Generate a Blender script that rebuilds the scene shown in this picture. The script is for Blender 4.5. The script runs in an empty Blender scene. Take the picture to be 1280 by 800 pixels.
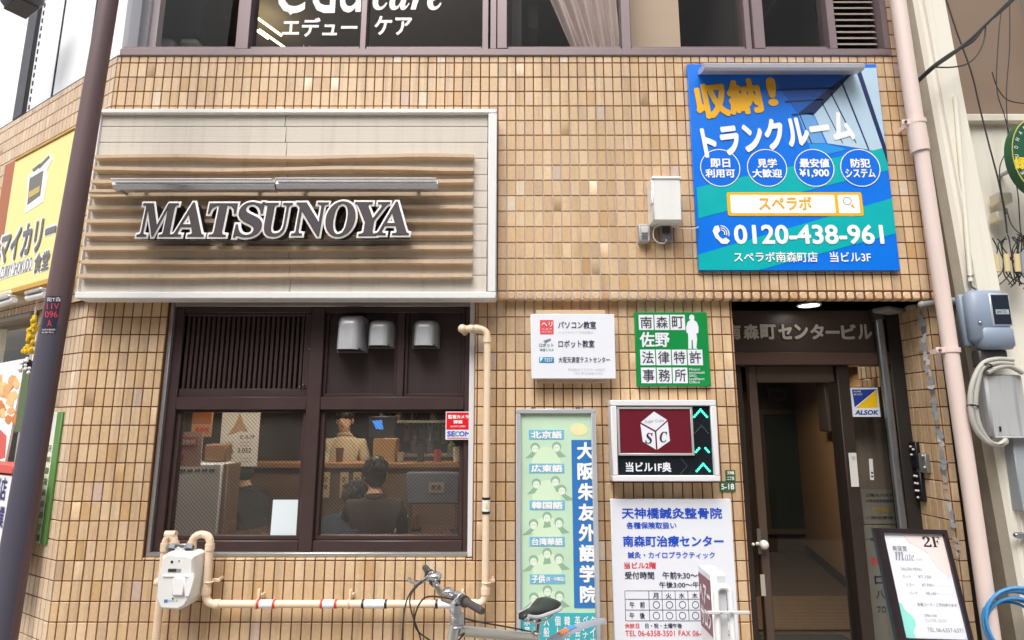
import bpy, bmesh, math, random
from mathutils import Vector, Matrix, Euler
R = math.radians
rnd = random.Random(7)
SC = bpy.context.scene
COL = SC.collection

# ------------------------------------------------------------------ camera, sky, sun, exposure
F, PITCH, CH = 735.0, R(10.0), 1.6
cam_d = bpy.data.cameras.new("camera"); cam = bpy.data.objects.new("camera", cam_d); COL.objects.link(cam)
cam.location = (0, 0, CH); cam.rotation_euler = (math.pi / 2 + PITCH, 0, 0)
cam_d.sensor_width = 36.0; cam_d.lens = F / 1280 * 36.0; cam_d.clip_start = 0.02; cam_d.clip_end = 2000
SC.camera = cam
world = bpy.data.worlds.new("World"); SC.world = world; world.use_nodes = True
wn, wl = world.node_tree.nodes, world.node_tree.links
bg = wn["Background"]
sky = wn.new("ShaderNodeTexSky"); sky.sky_type = 'NISHITA'; sky.sun_disc = False
SUN_EL, SUN_AZ = R(58), R(200)
sky.sun_elevation = SUN_EL; sky.sun_rotation = SUN_AZ; sky.air_density = 1.0; sky.dust_density = 4.0; sky.ozone_density = 1.0
hs = wn.new("ShaderNodeHueSaturation"); hs.inputs["Saturation"].default_value = 0.22
wl.new(sky.outputs[0], hs.inputs["Color"]); wl.new(hs.outputs[0], bg.inputs["Color"])
bg.inputs["Strength"].default_value = 0.14
sun_d = bpy.data.lights.new("sun", 'SUN'); sun_d.energy = 1.3; sun_d.angle = R(30); sun_d.color = (1.0, 0.95, 0.88)
sun = bpy.data.objects.new("sun", sun_d); COL.objects.link(sun)
sd = Vector((math.sin(SUN_AZ) * math.cos(SUN_EL), math.cos(SUN_AZ) * math.cos(SUN_EL), math.sin(SUN_EL)))
sun.rotation_euler = sd.to_track_quat('Z', 'Y').to_euler(); sun.location = (0, -5, 12)
SC.view_settings.view_transform = 'Standard'; SC.view_settings.look = 'None'
SC.view_settings.exposure = 0.85; SC.view_settings.gamma = 1.0
try:
    SC.cycles.use_denoising = True
    SC.cycles.max_bounces = 8; SC.cycles.transparent_max_bounces = 12
    SC.cycles.caustics_reflective = False; SC.cycles.caustics_refractive = False
except Exception:
    pass

# ------------------------------------------------------------------ materials
def lin(r, g, b):
    f = lambda c: (c / 255) / 12.92 if c / 255 <= 0.04045 else ((c / 255 + 0.055) / 1.055) ** 2.4
    return (f(r), f(g), f(b))
_mc = {}
def mat(name, col, rough=0.5, metal=0.0, var=0.06, scale=9.0, bump=0.0, bscale=60.0, streak=0.0, emit=0.0, spec=0.5, coat=0.0, dirt=(0.25, 0.2, 0.15)):
    """painted / plastic / metal surface with an uneven tone, optional stain streaks and fine bump"""
    if name in _mc: return _mc[name]
    m = bpy.data.materials.new(name); m.use_nodes = True
    nt = m.node_tree; n, l = nt.nodes, nt.links
    b = n["Principled BSDF"]
    b.inputs["Roughness"].default_value = rough; b.inputs["Metallic"].default_value = metal
    b.inputs["Specular IOR Level"].default_value = spec
    b.inputs["Coat Weight"].default_value = coat
    tc = n.new("ShaderNodeTexCoord")
    nz = n.new("ShaderNodeTexNoise"); nz.inputs["Scale"].default_value = scale; nz.inputs["Detail"].default_value = 5
    l.new(tc.outputs["Object"], nz.inputs["Vector"])
    mx = n.new("ShaderNodeMix"); mx.data_type = 'RGBA'
    mx.inputs["A"].default_value = (*[c * (1 - var) for c in col], 1)
    mx.inputs["B"].default_value = (*[min(1, c * (1 + var)) for c in col], 1)
    l.new(nz.outputs["Fac"], mx.inputs["Factor"])
    out = mx.outputs["Result"]
    if streak > 0:
        mp = n.new("ShaderNodeMapping"); mp.inputs["Scale"].default_value = (26, 26, 1.6)
        l.new(tc.outputs["Object"], mp.inputs["Vector"])
        n2 = n.new("ShaderNodeTexNoise"); n2.inputs["Scale"].default_value = 1.0; n2.inputs["Detail"].default_value = 6
        l.new(mp.outputs[0], n2.inputs["Vector"])
        rp = n.new("ShaderNodeValToRGB"); rp.color_ramp.elements[0].position = 0.5; rp.color_ramp.elements[1].position = 0.8
        l.new(n2.outputs["Fac"], rp.inputs[0])
        mu = n.new("ShaderNodeMath"); mu.operation = 'MULTIPLY'; mu.inputs[1].default_value = streak
        l.new(rp.outputs[0], mu.inputs[0])
        m2 = n.new("ShaderNodeMix"); m2.data_type = 'RGBA'
        l.new(mu.outputs[0], m2.inputs["Factor"]); l.new(out, m2.inputs["A"]); m2.inputs["B"].default_value = (*dirt, 1)
        out = m2.outputs["Result"]
    l.new(out, b.inputs["Base Color"])
    rr = n.new("ShaderNodeMapRange"); rr.inputs["To Min"].default_value = max(0.02, rough - 0.08); rr.inputs["To Max"].default_value = min(1, rough + 0.1)
    l.new(nz.outputs["Fac"], rr.inputs["Value"]); l.new(rr.outputs[0], b.inputs["Roughness"])
    if bump > 0:
        n3 = n.new("ShaderNodeTexNoise"); n3.inputs["Scale"].default_value = bscale; n3.inputs["Detail"].default_value = 4
        l.new(tc.outputs["Object"], n3.inputs["Vector"])
        bp = n.new("ShaderNodeBump"); bp.inputs["Strength"].default_value = bump; bp.inputs["Distance"].default_value = 0.004
        l.new(n3.outputs["Fac"], bp.inputs["Height"]); l.new(bp.outputs[0], b.inputs["Normal"])
    if emit > 0:
        b.inputs["Emission Color"].default_value = (*col, 1); b.inputs["Emission Strength"].default_value = emit
    _mc[name] = m; return m
def P(name, r, g, b, **k): return mat(name, lin(r, g, b), **k)

def tile_mat():
    m = bpy.data.materials.new("glazed_tile"); m.use_nodes = True
    n, l = m.node_tree.nodes, m.node_tree.links; b = n["Principled BSDF"]
    at = n.new("ShaderNodeAttribute"); at.attribute_name = "tint"
    tc = n.new("ShaderNodeTexCoord"); nz = n.new("ShaderNodeTexNoise"); nz.inputs["Scale"].default_value = 55; nz.inputs["Detail"].default_value = 6
    l.new(tc.outputs["Object"], nz.inputs["Vector"])
    n2 = n.new("ShaderNodeTexNoise"); n2.inputs["Scale"].default_value = 1.3; n2.inputs["Detail"].default_value = 5
    l.new(tc.outputs["Object"], n2.inputs["Vector"])
    r1 = n.new("ShaderNodeMapRange"); r1.inputs["To Min"].default_value = 0.84; r1.inputs["To Max"].default_value = 1.14; l.new(nz.outputs["Fac"], r1.inputs[0])
    r2 = n.new("ShaderNodeMapRange"); r2.inputs["From Min"].default_value = 0.3; r2.inputs["From Max"].default_value = 0.7; r2.inputs["To Min"].default_value = 0.88; r2.inputs["To Max"].default_value = 1.08; l.new(n2.outputs["Fac"], r2.inputs[0])
    mu = n.new("ShaderNodeMath"); mu.operation = 'MULTIPLY'; l.new(r1.outputs[0], mu.inputs[0]); l.new(r2.outputs[0], mu.inputs[1])
    mp = n.new("ShaderNodeMapping"); mp.inputs["Scale"].default_value = (17, 17, .9); l.new(tc.outputs["Object"], mp.inputs["Vector"])
    n4 = n.new("ShaderNodeTexNoise"); n4.inputs["Scale"].default_value = 1; n4.inputs["Detail"].default_value = 7; n4.inputs["Roughness"].default_value = .65; l.new(mp.outputs[0], n4.inputs["Vector"])
    r4 = n.new("ShaderNodeMapRange"); r4.inputs["From Min"].default_value = .5; r4.inputs["From Max"].default_value = .74; r4.inputs["To Min"].default_value = 1.0; r4.inputs["To Max"].default_value = .64; l.new(n4.outputs["Fac"], r4.inputs[0])
    m4 = n.new("ShaderNodeMath"); m4.operation = 'MULTIPLY'; l.new(mu.outputs[0], m4.inputs[0]); l.new(r4.outputs[0], m4.inputs[1]); mu = m4
    vm = n.new("ShaderNodeVectorMath"); vm.operation = 'SCALE'; l.new(at.outputs["Color"], vm.inputs[0]); l.new(mu.outputs[0], vm.inputs["Scale"])
    l.new(vm.outputs[0], b.inputs["Base Color"])
    rr = n.new("ShaderNodeMapRange"); rr.inputs["To Min"].default_value = 0.3; rr.inputs["To Max"].default_value = 0.6; l.new(nz.outputs["Fac"], rr.inputs[0]); l.new(rr.outputs[0], b.inputs["Roughness"])
    bp = n.new("ShaderNodeBump"); bp.inputs["Strength"].default_value = 0.12; bp.inputs["Distance"].default_value = 0.003
    l.new(nz.outputs["Fac"], bp.inputs["Height"]); l.new(bp.outputs[0], b.inputs["Normal"])
    return m
def grout_mat():
    m = bpy.data.materials.new("grout"); m.use_nodes = True
    n, l = m.node_tree.nodes, m.node_tree.links; b = n["Principled BSDF"]; b.inputs["Roughness"].default_value = 0.95
    tc = n.new("ShaderNodeTexCoord"); nz = n.new("ShaderNodeTexNoise"); nz.inputs["Scale"].default_value = 1.1; nz.inputs["Detail"].default_value = 6
    l.new(tc.outputs["Object"], nz.inputs["Vector"])
    # lime bloom: a pale patch of grout on the upper wall, centred near the white electrical box
    vd = n.new("ShaderNodeVectorMath"); vd.operation = 'DISTANCE'; vd.inputs[1].default_value = (0.35, -0.05, 2.68)
    mp = n.new("ShaderNodeMapping"); mp.inputs["Scale"].default_value = (1, 1, 1.0); l.new(tc.outputs["Object"], mp.inputs["Vector"]); l.new(mp.outputs[0], vd.inputs[0])
    mr = n.new("ShaderNodeMapRange"); mr.inputs["From Min"].default_value = 0.95; mr.inputs["From Max"].default_value = 0.3; l.new(vd.outputs["Value"], mr.inputs[0])
    ml = n.new("ShaderNodeMath"); ml.operation = 'MULTIPLY'; l.new(mr.outputs[0], ml.inputs[0])
    nr = n.new("ShaderNodeMapRange"); nr.inputs["From Min"].default_value = 0.25; nr.inputs["From Max"].default_value = 0.45; l.new(nz.outputs["Fac"], nr.inputs[0]); l.new(nr.outputs[0], ml.inputs[1])
    mx = n.new("ShaderNodeMix"); mx.data_type = 'RGBA'; l.new(ml.outputs[0], mx.inputs["Factor"])
    mx.inputs["A"].default_value = (*lin(118, 68, 42), 1); mx.inputs["B"].default_value = (*lin(204, 190, 184), 1)
    l.new(mx.outputs["Result"], b.inputs["Base Color"]); return m
def glass_mat(name, tint=(0.9, 0.92, 0.92), wired=0.0, film=0.0, ior=1.45):
    m = bpy.data.materials.new(name); m.use_nodes = True
    n, l = m.node_tree.nodes, m.node_tree.links; n.remove(n["Principled BSDF"]); out = n["Material Output"]
    tr = n.new("ShaderNodeBsdfTransparent"); tr.inputs[0].default_value = (*tint, 1)
    g = n.new("ShaderNodeBsdfGlossy"); g.inputs["Roughness"].default_value = 0.015
    fr = n.new("ShaderNodeFresnel"); ge = n.new("ShaderNodeNewGeometry"); io = n.new("ShaderNodeMapRange")   # same reflection from both sides of the thin pane
    io.inputs["To Min"].default_value = ior; io.inputs["To Max"].default_value = 1 / ior; l.new(ge.outputs["Backfacing"], io.inputs["Value"]); l.new(io.outputs[0], fr.inputs["IOR"])
    base = tr.outputs[0]
    if film > 0:                                  # thin street dust; dense on wired panes to paint in reflection haze
        df = n.new("ShaderNodeBsdfDiffuse"); df.inputs[0].default_value = (0.45, 0.43, 0.4, 1)
        tc0 = n.new("ShaderNodeTexCoord"); nz = n.new("ShaderNodeTexNoise"); nz.inputs["Scale"].default_value = 3; nz.inputs["Detail"].default_value = 6
        l.new(tc0.outputs["Object"], nz.inputs["Vector"])
        mm = n.new("ShaderNodeMath"); mm.operation = 'MULTIPLY'; mm.inputs[1].default_value = film * 2; l.new(nz.outputs["Fac"], mm.inputs[0])
        mf = n.new("ShaderNodeMixShader"); l.new(mm.outputs[0], mf.inputs[0]); l.new(base, mf.inputs[1]); l.new(df.outputs[0], mf.inputs[2]); base = mf.outputs[0]
    if wired > 0:                                 # wire mesh cast in the glass, diagonal lattice
        tc = n.new("ShaderNodeTexCoord"); sp = n.new("ShaderNodeSeparateXYZ"); l.new(tc.outputs["Object"], sp.inputs[0])
        fs = []
        for sg in (1, -1):
            a = n.new("ShaderNodeMath"); a.operation = 'MULTIPLY_ADD'; l.new(sp.outputs["Z"], a.inputs[0]); a.inputs[1].default_value = sg; l.new(sp.outputs["X"], a.inputs[2])
            d = n.new("ShaderNodeMath"); d.operation = 'DIVIDE'; l.new(a.outputs[0], d.inputs[0]); d.inputs[1].default_value = wired
            f = n.new("ShaderNodeMath"); f.operation = 'FRACT'; l.new(d.outputs[0], f.inputs[0])
            c = n.new("ShaderNodeMath"); c.operation = 'LESS_THAN'; l.new(f.outputs[0], c.inputs[0]); c.inputs[1].default_value = 0.13 if sg == 1 else 0.07
            fs.append(c)
        mx = n.new("ShaderNodeMath"); mx.operation = 'MAXIMUM'; l.new(fs[0].outputs[0], mx.inputs[0]); l.new(fs[1].outputs[0], mx.inputs[1])
        wd = n.new("ShaderNodeBsdfDiffuse"); wd.inputs[0].default_value = (0.05, 0.047, 0.045, 1)
        mw = n.new("ShaderNodeMixShader"); l.new(mx.outputs[0], mw.inputs[0]); l.new(base, mw.inputs[1]); l.new(wd.outputs[0], mw.inputs[2]); base = mw.outputs[0]
    ms = n.new("ShaderNodeMixShader"); l.new(fr.outputs[0], ms.inputs[0]); l.new(base, ms.inputs[1]); l.new(g.outputs[0], ms.inputs[2])
    l.new(ms.outputs[0], out.inputs[0]); return m
def glow_mat(name, col, strength):
    m = bpy.data.materials.new(name); m.use_nodes = True
    n, l = m.node_tree.nodes, m.node_tree.links; n.remove(n["Principled BSDF"])
    e = n.new("ShaderNodeEmission"); e.inputs[0].default_value = (*col, 1); e.inputs[1].default_value = strength
    l.new(e.outputs[0], n["Material Output"].inputs[0]); return m

TILE, GROUT = tile_mat(), grout_mat()
GLASS = glass_mat("window_glass", film=0.004)
GLASS_UP = glass_mat("upper_glass", tint=(0.84, 0.84, 0.87), film=0.003, ior=1.26)
WIRED = glass_mat("wired_glass", tint=(0.86, 0.86, 0.85), wired=0.021, film=0.085)  # the dense film stands in for a veil of street reflections
WHITE = P("white_paint", 238, 238, 240, rough=0.4, var=0.02)
WHITE2 = P("white_plastic", 232, 232, 230, rough=0.35, var=0.03, streak=0.08)
BOARD = P("sign_board_white", 232, 235, 244, rough=0.3, var=0.02)
BLACK = P("black", 24, 23, 26, rough=0.45, var=0.1)
DARK = P("dark_bronze", 66, 50, 49, rough=0.42, var=0.1, bump=0.03)
DARK2 = P("dark_bronze_panel", 56, 42, 43, rough=0.5, var=0.14, scale=5, streak=0.12, dirt=lin(100, 90, 84))
ALU = P("aluminium", 190, 188, 186, rough=0.35, metal=0.7, var=0.06, streak=0.15)
ALU_W = P("white_aluminium", 225, 225, 228, rough=0.35, var=0.03)
MAUVE = P("bronze_aluminium_upper", 132, 116, 118, rough=0.4, metal=0.3, var=0.06)
STEEL = P("steel", 165, 168, 172, rough=0.3, metal=0.9, var=0.08)
CREAM = P("cream_pipe", 236, 212, 184, rough=.42, var=.07, scale=14, bump=.12, bscale=50, streak=.3, dirt=lin(190, 158, 126))
PINK = P("pink_downpipe", 228, 208, 200, rough=0.45, var=0.04, scale=4, streak=0.12)
SAGE = P("soffit_paint", 190, 180, 165, rough=0.8, var=0.06)

# ------------------------------------------------------------------ geometry helpers
CAM = Vector((0, 0, CH)); cp, sp_ = math.cos(PITCH), math.sin(PITCH)
class Plane:
    """a vertical plane: O on it, u horizontal to the right, n towards the street"""
    def __init__(s, O, u, n): s.O, s.u, s.n = Vector(O), Vector(u).normalized(), Vector(n).normalized()
    def hit(s, x, y, off=0.0):
        v, h = (400 - y) / F, (x - 640) / F
        d = Vector((h, cp - v * sp_, sp_ + v * cp))
        return CAM + d * (((s.O + s.n * off - CAM).dot(s.n)) / d.dot(s.n))
    def st(s, x, y, off=0.0):
        p = s.hit(x, y, off); return ((p - s.O).dot(s.u), p.z)
    def w(s, a, t, off=0.0):
        p = s.O + s.u * a + s.n * off; return Vector((p.x, p.y, t))
    def rect(s, x0, y0, x1, y1, off=0.0):
        xm, ym = (x0 + x1) / 2, (y0 + y1) / 2
        return s.st(x0, ym, off)[0], s.st(xm, y1, off)[1], s.st(x1, ym, off)[0], s.st(xm, y0, off)[1]
def front(D): return Plane((0, D, 0), (1, 0, 0), (0, -1, 0))

_tc = {}
def text_mesh(body, bold, sep):
    k = (body, bold, sep)
    if k in _tc: return _tc[k]
    c = bpy.data.curves.new("tmp", 'FONT'); c.body = body; c.size = 1.0; c.space_character = sep; c.resolution_u = 3
    if bold > 0: c.bevel_depth = bold; c.bevel_resolution = 0
    o = bpy.data.objects.new("tmp", c); COL.objects.link(o)
    dg = bpy.context.evaluated_depsgraph_get(); dg.update()
    me = bpy.data.meshes.new_from_object(o.evaluated_get(dg))
    V = [v.co.copy() for v in me.vertices]; Fc = [tuple(p.vertices) for p in me.polygons]
    bpy.data.objects.remove(o); bpy.data.curves.remove(c); bpy.data.meshes.remove(me)
    _tc[k] = (V, Fc); return _tc[k]

class MB:
    def __init__(s, m=None): s.V, s.F, s.M, s.C, s.mats, s.cur = [], [], [], [], [], 0; s.tint = None; s.Gr, s.g, s.hold = [], 0, False; m and s.m(m)
    def m(s, m):
        if m not in s.mats: s.mats.append(m)
        s.cur = s.mats.index(m); return s
    def add(s, V, Fc):
        k = len(s.V); s.V += [tuple(v) for v in V]
        for f in Fc: s.F.append(tuple(i + k for i in f)); s.M.append(s.cur); s.C.append(s.tint); s.Gr.append(s.g)
    def quad(s, *p): s.add(p, [tuple(range(len(p)))]); return s
    def box(s, c, size, rot=None, bev=0.0):
        c = Vector(c); hx, hy, hz = [q / 2 for q in size]; M = rot if rot is not None else Matrix.Identity(3)
        bev = min(bev, hx * .95, hy * .95, hz * .95)
        V, Fc, ix = [], [], {}
        S = [(a, b, d) for a in (-1, 1) for b in (-1, 1) for d in (-1, 1)]
        for q in S:
            for ax in range(3):
                if bev <= 0 and ax > 0: ix[q, ax] = ix[q, 0]; continue
                p = [q[0] * hx, q[1] * hy, q[2] * hz]
                if bev > 0:
                    for o in range(3):
                        if o != ax: p[o] -= q[o] * bev
                ix[q, ax] = len(V); V.append(Vector(p))
        for ax in range(3):
            o1, o2 = [o for o in range(3) if o != ax]
            for sg in (-1, 1):
                f = []
                for (a, b) in ((-1, -1), (1, -1), (1, 1), (-1, 1)):
                    q = [0, 0, 0]; q[ax] = sg; q[o1] = a; q[o2] = b; f.append(ix[tuple(q), ax])
                Fc.append(f)
        if bev > 0:
            for ax in range(3):
                o1, o2 = [o for o in range(3) if o != ax]
                for a in (-1, 1):
                    for b in (-1, 1):
                        q0, q1 = [0, 0, 0], [0, 0, 0]
                        q0[ax], q1[ax] = -1, 1; q0[o1] = q1[o1] = a; q0[o2] = q1[o2] = b
                        q0, q1 = tuple(q0), tuple(q1)
                        Fc.append([ix[q0, o1], ix[q1, o1], ix[q1, o2], ix[q0, o2]])
            for q in S: Fc.append([ix[q, 0], ix[q, 1], ix[q, 2]])
        G = []
        for f in Fc:
            nrm = (V[f[1]] - V[f[0]]).cross(V[f[2]] - V[f[0]]); ce = sum((V[i] for i in f), Vector()) / len(f)
            G.append(tuple(f) if nrm.dot(ce) > 0 else tuple(reversed(f)))
        s.add([c + M @ v for v in V], G); return s
    def slab(s, pl, s0, t0, s1, t1, o0, o1, bev=0.0):
        c = pl.w((s0 + s1) / 2, (t0 + t1) / 2, (o0 + o1) / 2)
        M = Matrix((pl.u, -pl.n, Vector((0, 0, 1)))).transposed()
        return s.box(c, (abs(s1 - s0), abs(o1 - o0), abs(t1 - t0)), M, bev)
    def slabpx(s, pl, x0, y0, x1, y1, o0, o1, bev=0.0):
        a, b, c, d = pl.rect(x0, y0, x1, y1, o1); return s.slab(pl, a, b, c, d, o0, o1, bev)
    def poly(s, pl, pts, o0, o1):
        n = len(pts); V = [pl.w(a, t, o1) for a, t in pts] + [pl.w(a, t, o0) for a, t in pts]
        s.add(V, [tuple(range(n))] + [((i + 1) % n, i, i + n, (i + 1) % n + n) for i in range(n)]); return s
    def polypx(s, pl, pts, o0, o1): return s.poly(pl, [pl.st(x, y, o1) for x, y in pts], o0, o1)
    def tube(s, pts, r, seg=10, caps=True, rad=None):
        pts = [Vector(p) for p in pts]; n = len(pts); V, Fc = [], []
        up = None
        for i, p in enumerate(pts):
            t = ((pts[min(i + 1, n - 1)] - pts[max(i - 1, 0)])).normalized()
            if up is None: up = Vector((0, 0, 1)) if abs(t.z) < 0.9 else Vector((1, 0, 0))
            a = (up - t * up.dot(t)).normalized(); b = t.cross(a); up = a
            rr = rad[i] if rad else r
            for k in range(seg):
                th = 2 * math.pi * k / seg; V.append(p + (a * math.cos(th) + b * math.sin(th)) * rr)
        for i in range(n - 1):
            for k in range(seg): Fc.append((i * seg + k, i * seg + (k + 1) % seg, (i + 1) * seg + (k + 1) % seg, (i + 1) * seg + k))
        if caps: Fc.append(tuple(reversed(range(seg)))); Fc.append(tuple((n - 1) * seg + k for k in range(seg)))
        s.add(V, Fc); return s
    def ring(s, c, ax, R0, r, n=32, seg=8, a0=0.0, a1=2 * math.pi, ref=None):
        ax = Vector(ax).normalized(); e = Vector(ref) if ref else (Vector((0, 0, 1)) if abs(ax.z) < .9 else Vector((1, 0, 0)))
        e = (e - ax * e.dot(ax)).normalized(); g = ax.cross(e); full = abs(a1 - a0 - 2 * math.pi) < 1e-6
        m = n if full else n + 1; V, Fc = [], []
        for i in range(m):
            th = a0 + (a1 - a0) * i / n; d = e * math.cos(th) + g * math.sin(th)
            for k in range(seg):
                q = 2 * math.pi * k / seg; V.append(Vector(c) + d * (R0 + r * math.cos(q)) + ax * r * math.sin(q))
        for i in range(n):
            j = (i + 1) % m
            for k in range(seg): Fc.append((i * seg + k, j * seg + k, j * seg + (k + 1) % seg, i * seg + (k + 1) % seg))
        s.add(V, Fc); return s
    def ball(s, c, r, nu=14, nv=9, M=None):
        r = (r, r, r) if isinstance(r, (int, float)) else r; M = M if M is not None else Matrix.Identity(3)
        V = [Vector((0, 0, r[2]))]; Fc = []
        for j in range(1, nv):
            ph = math.pi * j / nv
            for i in range(nu): th = 2 * math.pi * i / nu; V.append(Vector((r[0] * math.sin(ph) * math.cos(th), r[1] * math.sin(ph) * math.sin(th), r[2] * math.cos(ph))))
        V.append(Vector((0, 0, -r[2])))
        for i in range(nu): Fc.append((0, 1 + i, 1 + (i + 1) % nu)); Fc.append((len(V) - 1, 1 + (nv - 2) * nu + (i + 1) % nu, 1 + (nv - 2) * nu + i))
        for j in range(nv - 2):
            for i in range(nu): a = 1 + j * nu + i; b = 1 + j * nu + (i + 1) % nu; Fc.append((a, a + nu, b + nu, b))
        s.add([Vector(c) + M @ v for v in V], Fc); return s
    def disc(s, pl, a, t, r, o0, o1, n=28):
        return s.poly(pl, [(a + r * math.cos(2 * math.pi * i / n), t + r * math.sin(2 * math.pi * i / n)) for i in range(n)], o0, o1)
    def text(s, pl, body, box, off, bold=0.0, rot=0.0, shear=0.0, thick=0.0012, sep=1.0, keep=False, bevel=False):
        if not s.hold: s.g += 1
        if not bevel and bold > 0: return s._fat(pl, body, box, off, bold, rot, shear, thick, sep)
        V, Fc = text_mesh(body, bold, sep)
        if not V: return s
        X = [(v.x + shear * v.y, v.y, v.z) for v in V]
        x0, x1 = min(v[0] for v in X), max(v[0] for v in X); y0, y1 = min(v[1] for v in X), max(v[1] for v in X)
        zz = max(max(v[2] for v in X), 1e-6)
        a0, t0, a1, t1 = box; kx, ky = (a1 - a0) / (x1 - x0), (t1 - t0) / (y1 - y0)
        if keep: kx = ky = min(kx, ky)
        ca, ct = (a0 + a1) / 2, (t0 + t1) / 2; cr, sr = math.cos(rot), math.sin(rot); W = []
        for v in X:
            a, t = (v[0] - (x0 + x1) / 2) * kx, (v[1] - (y0 + y1) / 2) * ky
            W.append(pl.w(ca + a * cr - t * sr, ct + a * sr + t * cr, off + thick * (v[2] / zz if bold > 0 else 1.0)))
        s.add(W, Fc); return s
    def _fat(s, pl, body, box, off, bold, rot, shear, thick, sep):
        """heavier weight: the glyphs laid as a few shifted layers, each a hair above the last"""
        V, Fc = text_mesh(body, 0.0, sep); k = bold * .8; cr, sr = math.cos(rot), math.sin(rot)
        if not V: return s
        X = [(v.x + shear * v.y, v.y) for v in V]; x0, x1 = min(v[0] for v in X) - k, max(v[0] for v in X) + k; y0, y1 = min(v[1] for v in X) - k, max(v[1] for v in X) + k
        a0, t0, a1, t1 = box; kx, ky = (a1 - a0) / (x1 - x0), (t1 - t0) / (y1 - y0); ca, ct = (a0 + a1) / 2, (t0 + t1) / 2
        n = 5 if bold < .03 else 9; D = [(0, 0)] + [(k * math.cos(2 * math.pi * i / (n - 1) + .4), k * math.sin(2 * math.pi * i / (n - 1) + .4)) for i in range(n - 1)]
        for j, (dx, dy) in enumerate(D):
            W = []
            for v in X:
                a, t = (v[0] + dx - (x0 + x1) / 2) * kx, (v[1] + dy - (y0 + y1) / 2) * ky
                W.append(pl.w(ca + a * cr - t * sr, ct + a * sr + t * cr, off + thick - .00006 * j))
            s.add(W, Fc)
        return s
    def textpx(s, pl, body, x0, y0, x1, y1, off, **k): return s.text(pl, body, pl.rect(x0, y0, x1, y1, off), off, **k)
    def nxt(s): s.g += 1; return s
    def build_split(s, name, parent):
        """one part per line of writing (or per piece marked with nxt)"""
        for g in sorted(set(s.Gr)):
            b = MB(); b.mats = list(s.mats); mp = {}
            for f, m, c, gg in zip(s.F, s.M, s.C, s.Gr):
                if gg != g: continue
                for i in f:
                    if i not in mp: mp[i] = len(b.V); b.V.append(s.V[i])
                b.F.append(tuple(mp[i] for i in f)); b.M.append(m); b.C.append(c)
            used = sorted(set(b.M)); b.mats = [s.mats[i] for i in used]; b.M = [used.index(i) for i in b.M]; b.build(name, parent)
    def build(s, name, parent=None, smooth=True, angle=38, root=None):
        me = bpy.data.meshes.new(name); org = Vector((0, 0, 0))
        p = parent
        while p is not None: org = org + p.location; p = p.parent
        if root is not None: org = Vector(root)
        me.from_pydata([(v[0] - org.x, v[1] - org.y, v[2] - org.z) for v in s.V], [], s.F)
        for m in s.mats: me.materials.append(m)
        me.polygons.foreach_set("material_index", s.M)
        if any(c is not None for c in s.C):
            at = me.color_attributes.new("tint", 'FLOAT_COLOR', 'CORNER'); buf = []
            for f, c in zip(s.F, s.C): buf += list((*(c or (1, 1, 1)), 1.0)) * len(f)
            at.data.foreach_set("color", buf)
        me.update(); me.validate()
        if smooth:
            me.polygons.foreach_set("use_smooth", [True] * len(me.polygons)); me.set_sharp_from_angle(angle=R(angle))
        o = bpy.data.objects.new(name, me); COL.objects.link(o)
        if parent is not None: o.parent = parent
        elif root is not None: o.location = org
        return o

def tag(o, label, cat=None, group=None, kind=None):
    if label: o["label"] = label
    if cat: o["category"] = cat
    if group: o["group"] = group
    if kind: o["kind"] = kind
    return o
def thing(name, loc, label, cat, group=None):
    o = bpy.data.objects.new(name, None); o.empty_display_size = 0.1; COL.objects.link(o); o.location = loc
    return tag(o, label, cat, group)
def copy_tree(o, parent=None):
    c = o.copy(); COL.objects.link(c)
    if parent is not None: c.parent = parent
    for ch in list(o.children): copy_tree(ch, c)
    return c
def arc(p0, p1, p2, r, n=6):
    """points of a rounded elbow at p1"""
    p0, p1, p2 = Vector(p0), Vector(p1), Vector(p2); a, b = (p0 - p1).normalized(), (p2 - p1).normalized()
    A, B = p1 + a * r, p1 + b * r; return [(A * (1 - t) ** 2 + p1 * 2 * t * (1 - t) + B * t * t) for t in [i / n for i in range(n + 1)]]
def path(pts, r, n=6):
    pts = [Vector(p) for p in pts]; out = [pts[0]]
    for i in range(1, len(pts) - 1): out += arc(pts[i - 1], pts[i], pts[i + 1], r, n)
    return out + [pts[-1]]
def spline(pts, n=8):
    pts = [Vector(p) for p in pts]; q = [pts[0]] + pts + [pts[-1]]; out = []
    for i in range(1, len(q) - 2):
        a, b, c, d = q[i - 1:i + 3]
        for k in range(n):
            t = k / n; out.append(0.5 * ((2 * b) + (c - a) * t + (2 * a - 5 * b + 4 * c - d) * t * t + (3 * b - a - 3 * c + d) * t ** 3))
    return out + [pts[-1]]

# ------------------------------------------------------------------ planes of the building
DL, DU = 3.20, 3.15
LOW, UP = front(DL), front(DU)
A_ = R(58.8)
XC = -2.345                                             # the corner of the building
WING = Plane((XC, DL, 0), (-math.sin(A_), math.cos(A_), 0), (-math.cos(A_), -math.sin(A_), 0))
WINGU = Plane((XC + .02, DU, 0), (-math.sin(A_), math.cos(A_), 0), (-math.cos(A_), -math.sin(A_), 0))
ZO = 2.2667                                             # underside of the projecting upper wall
ZW = 3.734                                              # sill of the upper windows
TP = 0.0516

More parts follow.
